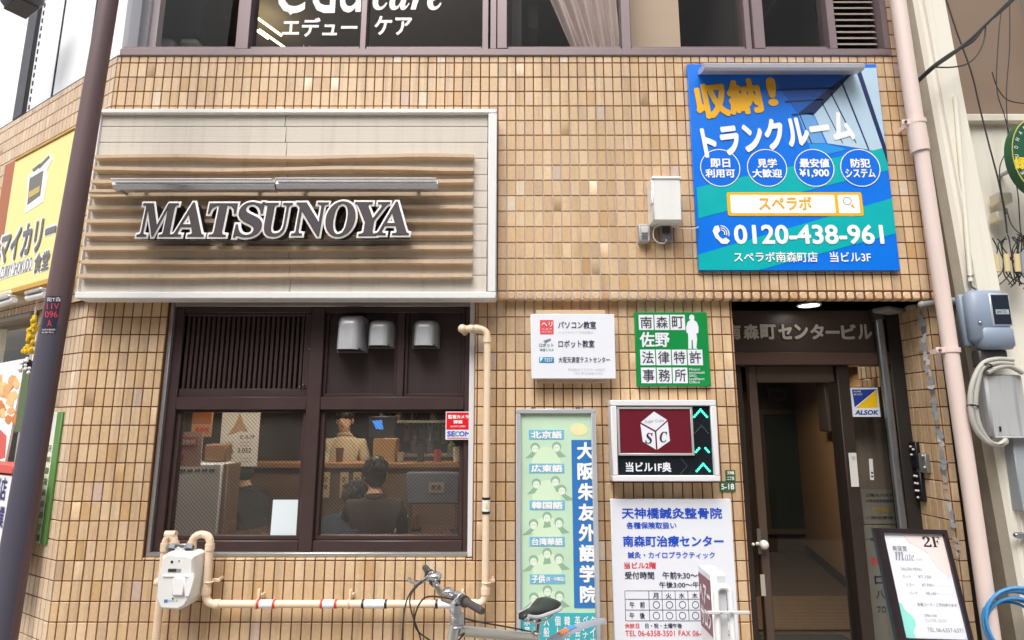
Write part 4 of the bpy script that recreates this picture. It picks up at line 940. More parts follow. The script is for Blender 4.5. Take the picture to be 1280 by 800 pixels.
zz = G(230, 680).z; q.box(((xm + pts[6].x) / 2, 3.085, zz), (abs(pts[6].x - xm) + .04, .006, .012), None, .002); q.build("union_nut", gm)
q = MB(P("seal_wire", 230, 230, 228)); a = MP.hit(223, 690, -.01); q.ring(a, (.2, 1, .1), .02, .003, 18, 6); q.build("seal_wire", gm)

# ------------------------------------------------------------------ signs on the lower wall
NAVY = P("ink_dark_navy", 34, 40, 70, rough=.5); INK = P("ink_black", 40, 40, 44, rough=.5); SGREY = P("ink_pale_grey", 196, 196, 202, rough=.5); INKB = P("ink_blue", 18, 78, 204, rough=.5); INKR = P("ink_red", 226, 52, 62, rough=.5)
C1 = front(3.12)
s1_ = thing("classroom_sign", C1.hit(716, 474), "white classroom sign with red and blue emblems on the lower wall", "sign")
q = MB(BOARD); q.slabpx(C1, 663.5, 392.5, 769, 473.5, -.03, 0, .003); q.build("board", s1_)
q = MB(P("sign_back_beige", 198, 172, 142, rough=.6)); r = C1.rect(671, 386, 759, 478); q.slab(LOW, r[0], r[1], r[2], r[3], .006, .045, .002); q.build("backing_frame", s1_)
q = MB(P("emblem_red", 222, 82, 92, rough=.5)); q.slabpx(C1, 675, 400, 692, 417.8, 0, .0012); q.m(P("robot_grey", 120, 130, 140)); q.polypx(C1, [(679, 426), (688, 423), (689, 425), (682, 429)], 0, .0012); q.textpx(C1, "ロボット", 674, 429, 692, 434, .0005, bold=.03)
q.m(P("robot_green", 90, 140, 100)).textpx(C1, "教室くらぶ", 675, 435.5, 692, 439, .0005, bold=.02); q.m(P("emblem_blue", 40, 142, 190)); q.slabpx(C1, 674, 446.5, 692.5, 453.5, 0, .0012); q.m(WS); q.textpx(C1, "ヘリ", 677, 402, 690.5, 408.5, .0022, bold=.02); q.textpx(C1, "ヘルプ", 677, 410, 690, 412.5, .0022); q.textpx(C1, "パソコン", 677, 413.5, 690, 416, .0022); q.polypx(C1, [(675, 447), (679, 447), (675.5, 452.5)], .0014, .0024); q.textpx(C1, "TEST", 680, 448, 691, 452, .0022)
q.build_split("emblem", s1_)
q = MB(NAVY); q.textpx(C1, "パソコン教室", 697.5, 401.5, 745, 411, .001, bold=.02); q.textpx(C1, "ロボット教室", 698, 425, 743, 434.5, .001, bold=.016); q.textpx(C1, "大阪天満宮テストセンター", 698, 446, 762, 453.5, .001, bold=.012); q.m(SGREY); q.textpx(C1, "シニアからこども迄大歓迎", 698, 413.5, 742, 416.5, .001); q.textpx(C1, "株式会社アカデミー大阪校", 710, 460, 756, 463.5, .001); q.textpx(C1, "TEL 06-6358-0000".replace("0000", "1160"), 717, 465, 753, 467.5, .001); q.build_split("lettering", s1_)

C2 = front(3.17); GRN = P("sign_green", 12, 138, 66, rough=.35, var=.03)
s2_ = thing("law_office_sign", C2.hit(840, 483), "green law office sign with white character tiles and a standing figure", "sign")
q = MB(GRN); q.slabpx(C2, 795, 390.3, 886.3, 482.8, -.025, 0, .002); q.build("board", s2_)
q = MB(BOARD); bl_ = MB(P("ink_thin", 60, 66, 72, rough=.5)); 
for row, (y0, y1, x0, chs) in enumerate(((393.5, 412.5, 798.5, "南森町"), (0, 0, 0, ""), (437, 456.5, 800.5, "法律特許"), (459.5, 479, 801.5, "事務所"))):
    for i_, c in enumerate(chs):
        xx = x0 + i_ * (19.7 if row == 0 else 19.8); q.slabpx(C2, xx, y0, xx + 18.4, y1, 0, .0016); bl_.textpx(C2, c, xx + 2, y0 + 2, xx + 16.4, y1 - 2, .002, bold=.012)
q.textpx(C2, "佐野", 799.5, 415, 837, 434, .001, bold=.035)
fig = [(864.5, 393), (867.5, 394.5), (868, 398.5), (867, 400), (871, 402.5), (873.2, 409), (873, 416), (870.5, 417), (871.5, 424), (870.5, 434.5), (872, 436), (866.5, 436), (866, 425), (864.5, 425), (864.5, 436), (860.5, 436), (860.5, 424), (860, 417), (858, 415), (857.8, 409), (859.5, 402.5), (863, 400), (861.5, 398), (862, 394.5)]
q.polypx(C2, fig, .0, .0016)
for i_, s in enumerate(("Minami", "morimachi", "SANO", "Law&Patent", "Office")): q.textpx(C2, s, 861.5, 460 + i_ * 4, 861.5 + min(19, 2.2 * len(s)), 463.2 + i_ * 4, .001)
q.build("white_tile", s2_); bl_.build("lettering", s2_)

C3 = front(3.09); s3_ = thing("arrow_sign", C3.hit(832, 602), "white framed illuminated sign with a maroon cube emblem and green arrows", "sign")
q = MB(P("frame_white", 228, 228, 232, rough=.35, var=.02))
def framepx(pl, mb, x0, y0, x1, y1, w, o0, o1, bev=.004):
    a0, t0, a1, t1 = pl.rect(x0, y0, x1, y1, o1); mb.slab(pl, a0, t1 - w, a1, t1, o0, o1, bev); mb.slab(pl, a0, t0, a1, t0 + w, o0, o1, bev); mb.slab(pl, a0, t0 + w, a0 + w, t1 - w, o0, o1 - .0003, bev); mb.slab(pl, a1 - w, t0 + w, a1, t1 - w, o0, o1 - .0003, bev); return a0 + w, t0 + w, a1 - w, t1 - w
inn = framepx(C3, q, 764.5, 500, 898, 602, .030, -.10, .006); q.build("frame", s3_)
q = MB(P("panel_black", 26, 32, 38, rough=.25)); q.slab(C3, inn[0], inn[1], inn[2], inn[3], -.1, -.012); q.build("dark_panel", s3_)
q = MB(P("panel_maroon", 106, 26, 42, rough=.35)); a0, t0, a1, t1 = C3.rect(774, 511.5, 864, 567.5); q.slab(C3, a0, t0, a1, t1, -.012, -.006); q.build("maroon_panel", s3_)
q = MB(P("frame_silver", 206, 206, 206, rough=.35, metal=.4)); framepx(C3, q, 772, 508.5, 867, 569.5, .012, -.012, .0, .002); q.build("inner_frame", s3_)
q = MB(BOARD); O_ = -.0055
cube = dict(T=[(817.5, 514.5), (834, 525), (819.5, 538), (801, 528)], L=[(800.5, 530), (818.5, 540), (820, 562), (803.5, 552)], R=[(820.5, 539.5), (834.5, 527), (837.5, 551), (822, 562)])
for f in cube.values(): q.polypx(C3, f, O_, O_ + .0015)
q.textpx(C3, "当ビル1F奥", 782, 577.5, 839, 590, -.0115, bold=.04); q.build("cube_emblem", s3_)
q = MB(INK); SI = lambda t: ''.join(chr(0x1D434 + ord(c) - 65) for c in t)
q.textpx(C3, BI("S"), 806, 541, 816, 554.5, O_ + .002, bold=.01); q.textpx(C3, BI("C"), 824.5, 539.5, 834, 553, O_ + .002, bold=.01); q.m(P("ink_soft", 170, 168, 172)).textpx(C3, "Sugar Cube", 806, 524, 830, 529, O_ + .002, rot=R(3)); q.build_split("lettering", s3_)
LED = glow_mat("led_green", (.08, .95, .55), 1.3); LOFF = P("led_off", 62, 78, 82, rough=.4)
for k_, (yc, on) in enumerate(((512, 1), (532, 0), (556, 2), (580, 1))):
    q = MB(LED if on else LOFF); xs_ = 876.5 + k_ * 1.1
    for s in range(9):
        u = s / 8 * 2 - 1
        if on == 2 and abs(u) < .35: continue
        p = C3.st(xs_ + u * 8, yc + abs(u) * 9); q.disc(C3, p[0], p[1], .0062 if on else .0045, -.0115, -.009, 8)
    q.build("arrow_light", s3_)
q = MB(P("led_off2", 44, 52, 56)); 
for (x, y) in ((851, 576), (857, 583), (851, 590)): p = C3.st(x, y)
for a, b in (((851, 573), (859, 583)), ((859, 583), (851, 592))): q.tube([C3.hit(*a, -.011), C3.hit(*b, -.011)], .003, 6)
q.build("arrow_mark", s3_)

C4 = front(3.16); s4_ = thing("clinic_sign", C4.hit(845, 840), "large white clinic sign with blue heading and opening hours table", "sign")
q = MB(BOARD); a0, t0, a1, t1 = C4.rect(765.5, 624, 921, 850); a0, a1 = C4.st(763.5, 640)[0], C4.st(914.5, 640)[0]; q.slab(C4, a0, t0, a1, t1, -.03, 0, .003); q.build("board", s4_)
q = MB(INKB)
for s, x0, y0, x1, y1, b in (("天神橋鍼灸整骨院", 777, 634.5, 902.5, 648.5, .03), ("各種保険取扱い", 783, 652.5, 845.5, 661, .03), ("南森町治療センター", 778.5, 669.5, 904.5, 683.5, .035), ("鍼灸・カイロプラクティック", 784.5, 689.5, 893.5, 698, .022)): q.textpx(C4, s, x0, y0, x1, y1, .001, bold=b)
q.build_split("blue_lettering", s4_); q = MB(INKR); q.textpx(C4, "当ビル2階", 780, 702.5, 820, 711, .001, bold=.03); q.textpx(C4, "休診日", 781, 779, 799, 785.5, .001, bold=.025); q.textpx(C4, "TEL 06-6358-3501 FAX 06-6358-3502", 781.5, 788, 913, 795, .001, bold=.012); q.build_split("red_lettering", s4_)
q = MB(NAVY); q.textpx(C4, "受付時間　午前9:30〜午後1時", 781, 714.5, 904.5, 724, .001, bold=.025); q.textpx(C4, "午後3:00〜午後8時", 824, 727, 896, 735, .001, bold=.025); q.textpx(C4, "日・祝・土曜午後", 806.5, 779, 852.5, 785.5, .001, bold=.025)
for i_, d_ in enumerate("月火水木金土"): 
    x = 819.5 + i_ * 16.3; q.textpx(C4, d_, x - 3.5, 741, x + 3.5, 748, .001, bold=.02)
for s, y in (("午　前", 756), ("午　後", 769.5)): q.textpx(C4, s, 787, y - 4, 806, y + 4, .001, bold=.022)
for j, y in enumerate((756, 769.5)):
    for i_ in range(6):
        a, t = C4.st(820.5 + i_ * 16.3, y); q.add([C4.w(a + r * math.cos(2 * math.pi * k / 20), t + r * math.sin(2 * math.pi * k / 20), .001) for r in (.0145, .018) for k in range(20)], [(k, (k + 1) % 20, 20 + (k + 1) % 20, 20 + k) for k in range(20)])
A0, B0 = C4.st(781.5, 739)[0], C4.st(913, 760)[0]; zs_ = [C4.st(845, y)[1] for y in (738.5, 749, 762.5, 776)]
q.nxt()
for z in zs_: q.slab(C4, A0, z - .0012, B0, z + .0012, 0, .0011)
xs_ = [C4.st(x, 757)[0] for x in (781.5, 811.5, 828, 844.5, 860.5, 877, 893, 909)]
for x in xs_: q.slab(C4, x - .0012, zs_[-1], x + .0012, zs_[0], 0, .0013)
q.build_split("lettering", s4_)

C5 = front(3.09); s5_ = thing("language_school_sign", C5.hit(698, 840), "tall framed light green language school sign with a blue title strip", "sign")
q = MB(P("frame_grey", 196, 198, 204, rough=.35, metal=.3, var=.04)); a0, a1 = C5.st(645, 560)[0], C5.st(745.5, 560)[0]; t1 = C5.st(695, 511)[1]; t0 = C5.st(698, 838)[1]; w = .024
q.slab(C5, a0, t1 - w, a1, t1, -.1, .006, .003); q.slab(C5, a0, t0, a1, t0 + w, -.1, .006, .003); q.slab(C5, a0, t0 + w, a0 + w, t1 - w, -.1, .0057, .003); q.slab(C5, a1 - w, t0 + w, a1, t1 - w, -.1, .0057, .003); q.build("frame", s5_)
m5 = P("poster_mint", 196, 226, 198, rough=.4, var=.16, scale=3); q = MB(m5); q.slab(C5, a0 + w, t0 + w, a1 - w, t1 - w, -.1, -.012); q.build("poster", s5_)
q = MB(P("poster_title_blue", 52, 120, 190, rough=.4)); r0, r1 = C5.st(716, 640)[0], a1 - w - .001; q.slab(C5, r0, C5.st(730, 761)[1], r1, C5.st(730, 550)[1], -.012, -.0105); q.build("title_strip", s5_)
q = MB(P("poster_teal", 66, 178, 190, rough=.4, var=.1)); q.slab(C5, a0 + w + .001, t0 + w + .001, r1, C5.st(700, 767)[1], -.012, -.0108); q.build("lower_strip", s5_)
wq = MB(WS); tb = MB(P("poster_tag_blue", 116, 186, 216, rough=.4)); fa = MB(P("poster_face", 228, 240, 222, rough=.5)); hr = MB(P("poster_dark_green", 146, 182, 156, rough=.5)); gd = MB(P("poster_pale_round", 214, 236, 206, rough=.5))
wq.hold = True; wq.nxt(); cols = "大阪朱友外語学院"; y = 551
for i_, c in enumerate(cols): dx = 719.8 + i_ * .55; wq.textpx(C5, c, dx + 1.2, y + 1.5, dx + 23, y + 23.5, -.0098, bold=.05); y += 25.6
OY = -.0112
for i_, (ty, s, x0) in enumerate(((537.5, "北京語", 661), (579.5, "広東語", 661.5), (625.5, "韓国語", 662), (671, "台湾華語", 662), (718, "子供(英・中韓語)", 662.5))):
    x1 = x0 + 44; tb.nxt().slabpx(C5, x0, ty, x1, ty + 12, -.012, -.0108); 
    wq.hold = True; wq.nxt()
    if i_ < 4: wq.textpx(C5, s, x0 + 2.5, ty + 1.3, x1 - 2.5, ty + 10.7, -.0104, bold=.045)
    else: wq.textpx(C5, "子供", x0 + 2, ty + .5, x0 + 19, ty + 11, -.0104, bold=.05); wq.textpx(C5, "(英・中韓語)", x0 + 20, ty + 3, x1 - 1, ty + 9.5, -.0104, bold=.03)
    cy = ty + 32; c = C5.st(x0 + 22, cy + 3); gd.nxt(); hr.nxt(); fa.nxt(); gd.poly(C5, [(c[0] + .073 * math.cos(R(k * 10)), c[1] - .025 + .08 * max(-.35, math.sin(R(k * 10)))) for k in range(36)], -.012, -.0113)
    pos = ((-14, -9), (13, -10)) if i_ in (0,) else (((-13, -6), (11, -9), (19, 2)) if i_ == 1 else ((-17, -1), (0, -10), (15, -3)))
    for k, (dx, dy) in enumerate(pos):
        p = C5.st(x0 + 22 + dx, cy + dy); r = .02
        hr.poly(C5, [(p[0] + r * 1.2 * math.cos(R(a)), p[1] + .006 + r * 1.15 * math.sin(R(a))) for a in range(0, 360, 24)], -.0113, -.0109)
        hr.poly(C5, [(p[0] + (dx * .0022) - .02, p[1] - .05), (p[0] + dx * .0022 + .02, p[1] - .045), (p[0] + .012, p[1] - .014), (p[0] - .012, p[1] - .014)], -.0113, -.0111)
        fa.poly(C5, [(p[0] + r * .86 * math.cos(R(a)), p[1] - .003 + r * .95 * math.sin(R(a))) for a in range(0, 360, 24)], -.0108, -.0104)
        for ex in (-.007, .007): hr.poly(C5, [(p[0] + ex + .0024 * math.cos(R(a)), p[1] + .0024 * math.sin(R(a))) for a in range(0, 360, 60)], -.0103, -.0099)
p = C5.st(724, 537); em = MB(P("poster_cream", 236, 230, 176, rough=.5)); em.poly(C5, [(p[0] + .046 * math.cos(R(a)), p[1] + .031 * math.sin(R(a))) for a in range(0, 360, 12)], -.012, -.011); em.build("round_emblem", s5_)
for x, s in ((659, "水墨画"), (671, "中国語"), (683, "入船会"), (697, "個人教"), (709, "韓国語"), (722, "英会話"), (732, "ベトナム語"), (741, "タイ語")):
    wq.nxt(); n = len(s); hh = 12.5 if n < 5 else 8.5
    for k, c in enumerate(s): wq.textpx(C5, c, x - 3.6, 770 + k * (hh + 1.3), x + 3.6, 770 + k * (hh + 1.3) + hh, -.0104, bold=.02)
wq.build_split("white_lettering", s5_); tb.build_split("language_tag", s5_); gd.build_split("round_table_print", s5_); hr.build_split("figure_print", s5_); fa.build_split("face_print", s5_)
q = MB(P("screw_rust", 110, 80, 64, rough=.6))
for x in (667, 723): q.nxt().slabpx(C5, x - 2.5, 507, x + 2.5, 511, -.06, -.01, .003)
q.build_split("screw_bracket", s5_)
# address plates
APG = P("plate_dark_green", 62, 104, 70, rough=.4); C6 = front(3.19)
for (x0, y0, x1, y1, tx, lb) in ((907, 587.5, 919.5, 601.5, ("天神橋", "二丁目"), "small square dark green street plate at the entrance edge, the upper one"), (899.5, 602.5, 919.5, 615, ("5-18",), "small wide dark green plate reading 5-18 at the entrance edge")):
    q = MB(APG); q.slabpx(C6, x0, y0, x1, y1, -.004, 0, .001); q.m(WS); n = len(tx)
    for i_, s in enumerate(tx): h = (y1 - y0) / n; q.textpx(C6, s, x0 + 2, y0 + i_ * h + (2 if n == 1 else 1.3), x1 - 2, y0 + (i_ + 1) * h - (3 if n == 1 else 1.3), .0005, bold=.035)
    tag(q.build("address_plate", root=C6.hit((x0 + x1) / 2, y1)), lb, "address plate", "green address plates")
# stickers on the shop window
C7 = front(DL + .018)
q = MB(P("sticker_red", 226, 70, 82)); q.m(BOARD).slabpx(C7, 557, 514.5, 589, 549.5, -.004, .0); q.m(P("secom_red", 222, 24, 40, rough=.4)).slabpx(C7, 558, 515.5, 588, 537, 0, .0008); q.m(WS); q.textpx(C7, "監視カメラ", 560, 518.5, 586, 523.5, .0012, bold=.05); q.textpx(C7, "録画", 567, 525, 578, 529.5, .0012, bold=.05); q.textpx(C7, "SECURITY CAMERA", 563, 532, 582, 534, .0012); q.m(INKB).textpx(C7, "SE", 559, 539, 569, 545.5, .0008, bold=.03); q.m(P("secom_cyan", 30, 170, 190)).textpx(C7, "C", 569, 539, 574, 545.5, .0008, bold=.03); q.m(INKB).textpx(C7, "OM", 574, 539, 587.5, 545.5, .0008, bold=.03); q.m(INKR).slabpx(C7, 559, 547.2, 587, 548.3, 0, .0008)
tag(q.build("security_sticker", root=C7.hit(573, 549)), "red and white security camera sticker on the right shop pane", "sticker")
C7 = front(DL + .055); q = MB(P("paper_white", 222, 234, 240, rough=.6, var=.02)); r = C7.rect(337.5, 625, 377, 685.5); q.poly(C7, [C7.st(340.5, 625), C7.st(378, 625), C7.st(374.5, 686), C7.st(335.5, 686)], -.011, -.0095)
tag(q.build("paper_sheet", root=C7.hit(357, 686)), "blank white paper sheet stuck low on the left shop pane", "paper")

# ------------------------------------------------------------------ entrance passage
EN = thing("entrance", (1.75, 3.5, 0), "dark building entrance with name board, glass doors and corridor behind", "entrance")
EN["label"] = "dark building entrance with white name lettering, glass doors and a corridor behind"
HB = front(3.46); hz1, hz0, hz2 = ZO, HB.st(990, 440)[1], HB.st(990, 456)[1]
q = MB(P("fascia_brown", 80, 66, 60, rough=.35, var=.15, scale=4)); q.slab(HB, EX0, hz0, EX1, hz1 - .002, -.2, 0); q.m(P("transom_brown", 98, 76, 66, rough=.4, var=.1)).slab(HB, EX0, hz2, EX1, hz0 - .001, -.12, .012, .004); q.build("name_board", EN)
q = MB(P("letter_pale", 196, 188, 180, rough=.5, var=.1)); xx = [(900.5, 925.5), (928.5, 948), (949.5, 969.5), (972, 989.5), (992, 1009.5), (1012, 1029.5), (1031, 1049), (1050.5, 1069.5), (1071, 1089)]
for (x0, x1), c in zip(xx, "南森町センタービル"):
    x0 = max(x0, 905)
    q.textpx(HB, c, x0, 405.5 if c != "ー" else 413.5, x1, 424.5 if c != "ー" else 417.5, .001, bold=.055, thick=.008)
q.build("name_lettering", EN)
q = MB(P("soffit_grey", 206, 200, 190, rough=.8)); q.quad((EX0, DU + .05, ZO + .004), (EX1, DU + .05, ZO + .004), (EX1, 3.46, ZO + .004), (EX0, 3.46, ZO + .004)); q.build("soffit", EN, smooth=False)
SFP = bpy.data.objects
dz = ZO + .004; 
def onsoffit(px, py):
    v, h = (400 - py) / F, (px - 640) / F; d = Vector((h, cp - v * sp_, sp_ + v * cp)); return CAM + d * ((dz - CH) / d.z)
dc = onsoffit(1011, 380.5); q = MB(WHITE); q.ring((dc.x, dc.y, dz - .004), (0, 0, 1), .06, .006, 28, 6)
q.m(glow_mat("downlight", (1, .97, .88), 6.0)).add([(dc.x + .055 * math.cos(2 * math.pi * i / 28), dc.y + .055 * math.sin(2 * math.pi * i / 28), dz - .003) for i in range(28)], [tuple(range(28))])
tag(q.build("downlight", root=(dc.x, dc.y, dz)), "round lit downlight in the soffit over the entrance", "lamp")
DP = front(3.5)
def dpx(x, y=600): return DP.st(x, y)[0]
DFM = P("door_frame_dark", 50, 40, 35, rough=.4, var=.1); q = MB(DFM)
q.slab(DP, EX0 + .001, 0, dpx(936), hz2 - .001, -.08, 0, .004); q.slab(DP, dpx(1056.5), 0, dpx(1072), hz2 - .001, -.1, .02, .004); q.slab(DP, dpx(1072), 1.0 - .9, EX1, .18, -.08, 0, .003); q.build("door_frame", EN)
q = MB(P("door_stile_brown", 92, 76, 66, rough=.35, metal=.2, var=.1)); q.slab(DP, dpx(945), .05, dpx(955.5), hz2 - .002, -.05, -.004, .004); q.slab(DP, dpx(955.5), hz2 - .1, dpx(1056), hz2 - .002, -.05, -.006, .004)
dr_ = q.build("glass_door", EN)
q = MB(GLASS); q.quad(DP.w(dpx(955), .1, -.03), DP.w(dpx(1056), .1, -.03), DP.w(dpx(1056), hz2 - .1, -.03), DP.w(dpx(955), hz2 - .1, -.03)); 
q.build("pane", dr_, smooth=False)
q = MB(P("handle_white", 236, 234, 228, rough=.3)); h_ = DP.hit(955, 681, .03); q.ball(h_, .026, 14, 10); q.tube([h_, h_ + Vector((-.03, .03, 0))], .01, 10); h_ = DP.hit(941.5, 680.5, .02); q.ball(h_, .009, 10, 8); q.build("handle", dr_)
q = MB(P("sticker_pale", 186, 180, 170, rough=.5)); q.slabpx(DP, 951, 718, 956.5, 745, -.003, -.0015); q.build("pale_sticker", dr_); q = MB(); q.m(P("lock_plate", 122, 118, 112, rough=.4, metal=.5)).slabpx(DP, 947, 661, 951.5, 693, -.003, .002, .001); q.build("lock_plate", dr_)
# sidelite with the directory board behind
q = MB(GLASS); q.quad(DP.w(dpx(1072), .18, -.03), DP.w(EX1, .18, -.03), DP.w(EX1, hz2, -.03), DP.w(dpx(1072), hz2, -.03)); q.build("sidelite_pane", EN, smooth=False)
DB_ = front(3.62); q = MB(P("directory_grey", 120, 106, 92, rough=.6, var=.12, scale=5)); q.slab(DB_, DB_.st(1074, 600)[0], .2, EX1 + .2, hz2 - .12, -.03, 0)
q.m(P("directory_panel", 128, 122, 112, rough=.5)); q.slabpx(DB_, 1078, 612, 1122, 655, 0, .004, .001); q.slabpx(DB_, 1084, 657, 1130, 820, 0, .004, .001); q.m(INK)
for y, s in ((617, "三階スペラボ"), (624, "大阪朱友外語学院"), (645, "二階治療院"), (672, "一階シュガー")): q.textpx(DB_, s, 1082, y, 1116, y + 4, .0045, bold=.01)
q.m(P("directory_gold", 166, 140, 60)); q.textpx(DB_, "入居者募集中", 1089, 634, 1114, 642, .0045, bold=.03); q.m(INKR).textpx(DB_, "店舗", 1088, 696, 1102, 706, .0045, bold=.03); q.m(NAVY); q.textpx(DB_, "ロ", 1093, 720, 1105, 730, .0045, bold=.03); q.textpx(DB_, "八", 1095, 738, 1106, 748, .0045, bold=.02); q.textpx(DB_, "フロ", 1096, 758, 1107, 766, .0045, bold=.02)
q.build("directory_board", EN)
AL = front(3.49); q = MB(BOARD); q.slabpx(AL, 1062.5, 484.5, 1099, 521, -.004, .0); al0 = AL.st
q.m(P("alsok_blue", 36, 62, 150, rough=.4)); q.polypx(AL, [(1065, 487), (1096, 486.5), (1068.5, 509)], 0, .0008); q.m(P("alsok_yellow", 240, 196, 26, rough=.4)); q.polypx(AL, [(1096.5, 487), (1097.5, 509.5), (1069.5, 510)], 0, .0008); q.m(P("alsok_blue", 0, 0, 0)); q.textpx(AL, "ALSOK", 1068.5, 512.5, 1098, 518.5, .0008, bold=.045, shear=.2); q.m(WS); q.textpx(AL, "HOME", 1067, 488.5, 1076, 490.5, .0012); q.textpx(AL, "SECURITY", 1067, 492, 1078, 494, .0012)
tag(q.build("security_sticker", root=AL.hit(1080, 521)), "blue and yellow security company sticker on the glass beside the entrance door", "sticker")
for x0, y0, x1, y1, lb, D_ in ((1060.5, 566, 1074, 608.5, "white vertical paper strip on the dark entrance door post", 3.475), (1086, 573.5, 1092.5, 600, "thin white vertical strip with black dots on the entrance side glass", 3.52)):
    Pq = front(D_); q = MB(P("paper_strip", 206, 204, 200, rough=.6)); q.polypx(Pq, [(x0, y0), (x0 + (x1 - x0) * .72, y0), (x1, y1), (x0 + (x1 - x0) * .28, y1)], -.001, .0005)
    if x0 > 1080:
        q.m(BLACK)
        for y in (591, 595.5): p = Pq.st(1090, y); q.disc(Pq, p[0], p[1], .006, .0005, .0012, 10)
    else: q.m(P("paper_strip_ink", 168, 168, 172)); q.textpx(Pq, "扉", 1064, 570, 1069, 575, .0008)
    tag(q.build("paper_strip", root=Pq.hit((x0 + x1) / 2, y1)), lb, "paper strip")
# corridor: walls, floor, far door
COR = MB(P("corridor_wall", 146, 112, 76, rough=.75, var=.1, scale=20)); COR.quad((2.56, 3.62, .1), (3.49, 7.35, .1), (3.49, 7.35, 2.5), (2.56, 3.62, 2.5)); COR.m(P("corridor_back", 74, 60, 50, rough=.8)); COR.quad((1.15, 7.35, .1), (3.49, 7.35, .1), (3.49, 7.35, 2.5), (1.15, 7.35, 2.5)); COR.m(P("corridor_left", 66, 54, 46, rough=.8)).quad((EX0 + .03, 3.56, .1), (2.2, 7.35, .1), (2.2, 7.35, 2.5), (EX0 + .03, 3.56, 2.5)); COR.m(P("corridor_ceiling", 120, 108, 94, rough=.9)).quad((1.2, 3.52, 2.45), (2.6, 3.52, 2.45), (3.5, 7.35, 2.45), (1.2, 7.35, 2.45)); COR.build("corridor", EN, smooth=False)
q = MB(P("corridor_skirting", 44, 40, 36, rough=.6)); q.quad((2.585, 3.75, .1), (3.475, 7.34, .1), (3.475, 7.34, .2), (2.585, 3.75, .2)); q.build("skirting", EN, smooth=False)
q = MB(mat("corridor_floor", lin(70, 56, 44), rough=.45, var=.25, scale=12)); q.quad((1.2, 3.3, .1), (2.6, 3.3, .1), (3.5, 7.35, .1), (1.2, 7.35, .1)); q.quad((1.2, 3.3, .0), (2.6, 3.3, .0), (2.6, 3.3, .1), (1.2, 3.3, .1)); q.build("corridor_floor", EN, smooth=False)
fm = MB(P("mat_brown", 92, 72, 50, rough=.9, var=.25, scale=30, bump=.3)); 
for i_ in range(24): y = 4.65 + i_ * .035; fm.box((2.05 + i_ * .012, y, .112), (1.25, .024, .016), None, .004)
tag(fm.build("door_mat", root=(2.1, 4.6, .1)), "brown ribbed mat on the corridor floor behind the entrance door", "mat")
q = MB(P("mat_black", 30, 30, 30, rough=.9)); q.box((1.95, 4.3, .107), (.85, .5, .012), None, .01); tag(q.build("door_mat", root=(1.95, 4.3, .1)), "black mat on the corridor floor nearest the entrance door", "mat")
FD = front(7.3); q = MB(P("far_door_green", 36, 46, 42, rough=.4, var=.1)); a0, t0, a1, t1 = FD.rect(959, 519, 1001, 665); q.slab(FD, a0, t0, a1, t1, -.04, 0, .004); fd = q.build("far_door", EN); q = MB(P("far_door_frame", 78, 64, 52, rough=.6)); framepx(FD, q, 953, 512, 1007, 668, .06, -.05, .02); q.build("frame", fd)
q = MB(P("corridor_notice", 96, 80, 66, rough=.6)); q.slabpx(FD, 960, 485, 984, 502, 0, .02, .005); q.m(P("corridor_notice_ink", 60, 50, 44)); q.textpx(FD, "事務所", 964, 490, 980, 496, .021, bold=.02); tag(q.build("notice_board", root=FD.hit(972, 502)), "faint brown notice board above the far dark door of the corridor", "notice")
q = MB(P("corridor_box_dark", 50, 42, 36, rough=.6)); q.box((3.05, 5.75, 1.9), (.1, .3, .75), Matrix.Rotation(-.24, 3, 'Z'), .01); tag(q.build("wall_box", root=(3.05, 5.75, 1.5)), "dark upright box on the right corridor wall", "box")
# rain pipe and shutter guide at the right end of the entrance
q = MB(STEEL); a, b = front(3.43).hit(1097, 392), front(3.43).hit(1128, 660); d = a - b; q.tube([b - d * (b.z / d.z), a, a + d * .0], .024, 18); q.m(P("pipe_elbow_dark", 70, 64, 58, rough=.5)); q.tube([a + Vector((0, 0, -.04)), a + Vector((-.01, .01, .06)), Vector((a.x - .01, a.y + .01, ZO))], .034, 14)
tag(q.build("steel_pipe", root=(b - d * (b.z / d.z))), "shiny steel vertical pipe inside the entrance at the right", "pipe")
q = MB(P("guide_dark", 42, 38, 36, rough=.5)); p = front(3.47); q.slab(p, EX1 - .085, 0.002, EX1 - .002, hz1 - .003, -.09, .03, .004); q.build("shutter_guide", EN)
q = MB(P("soffit_debris", 150, 142, 134, rough=.7)); e1 = onsoffit(1110, 384); q.box((e1.x, e1.y, dz - .02), (.16, .1, .03), Matrix.Rotation(.5, 3, 'Z'), .008); q.box((e1.x + .1, e1.y - .06, dz - .018), (.12, .05, .026), Matrix.Rotation(.9, 3, 'Z'), .006); q.build("soffit_bracket", EN)

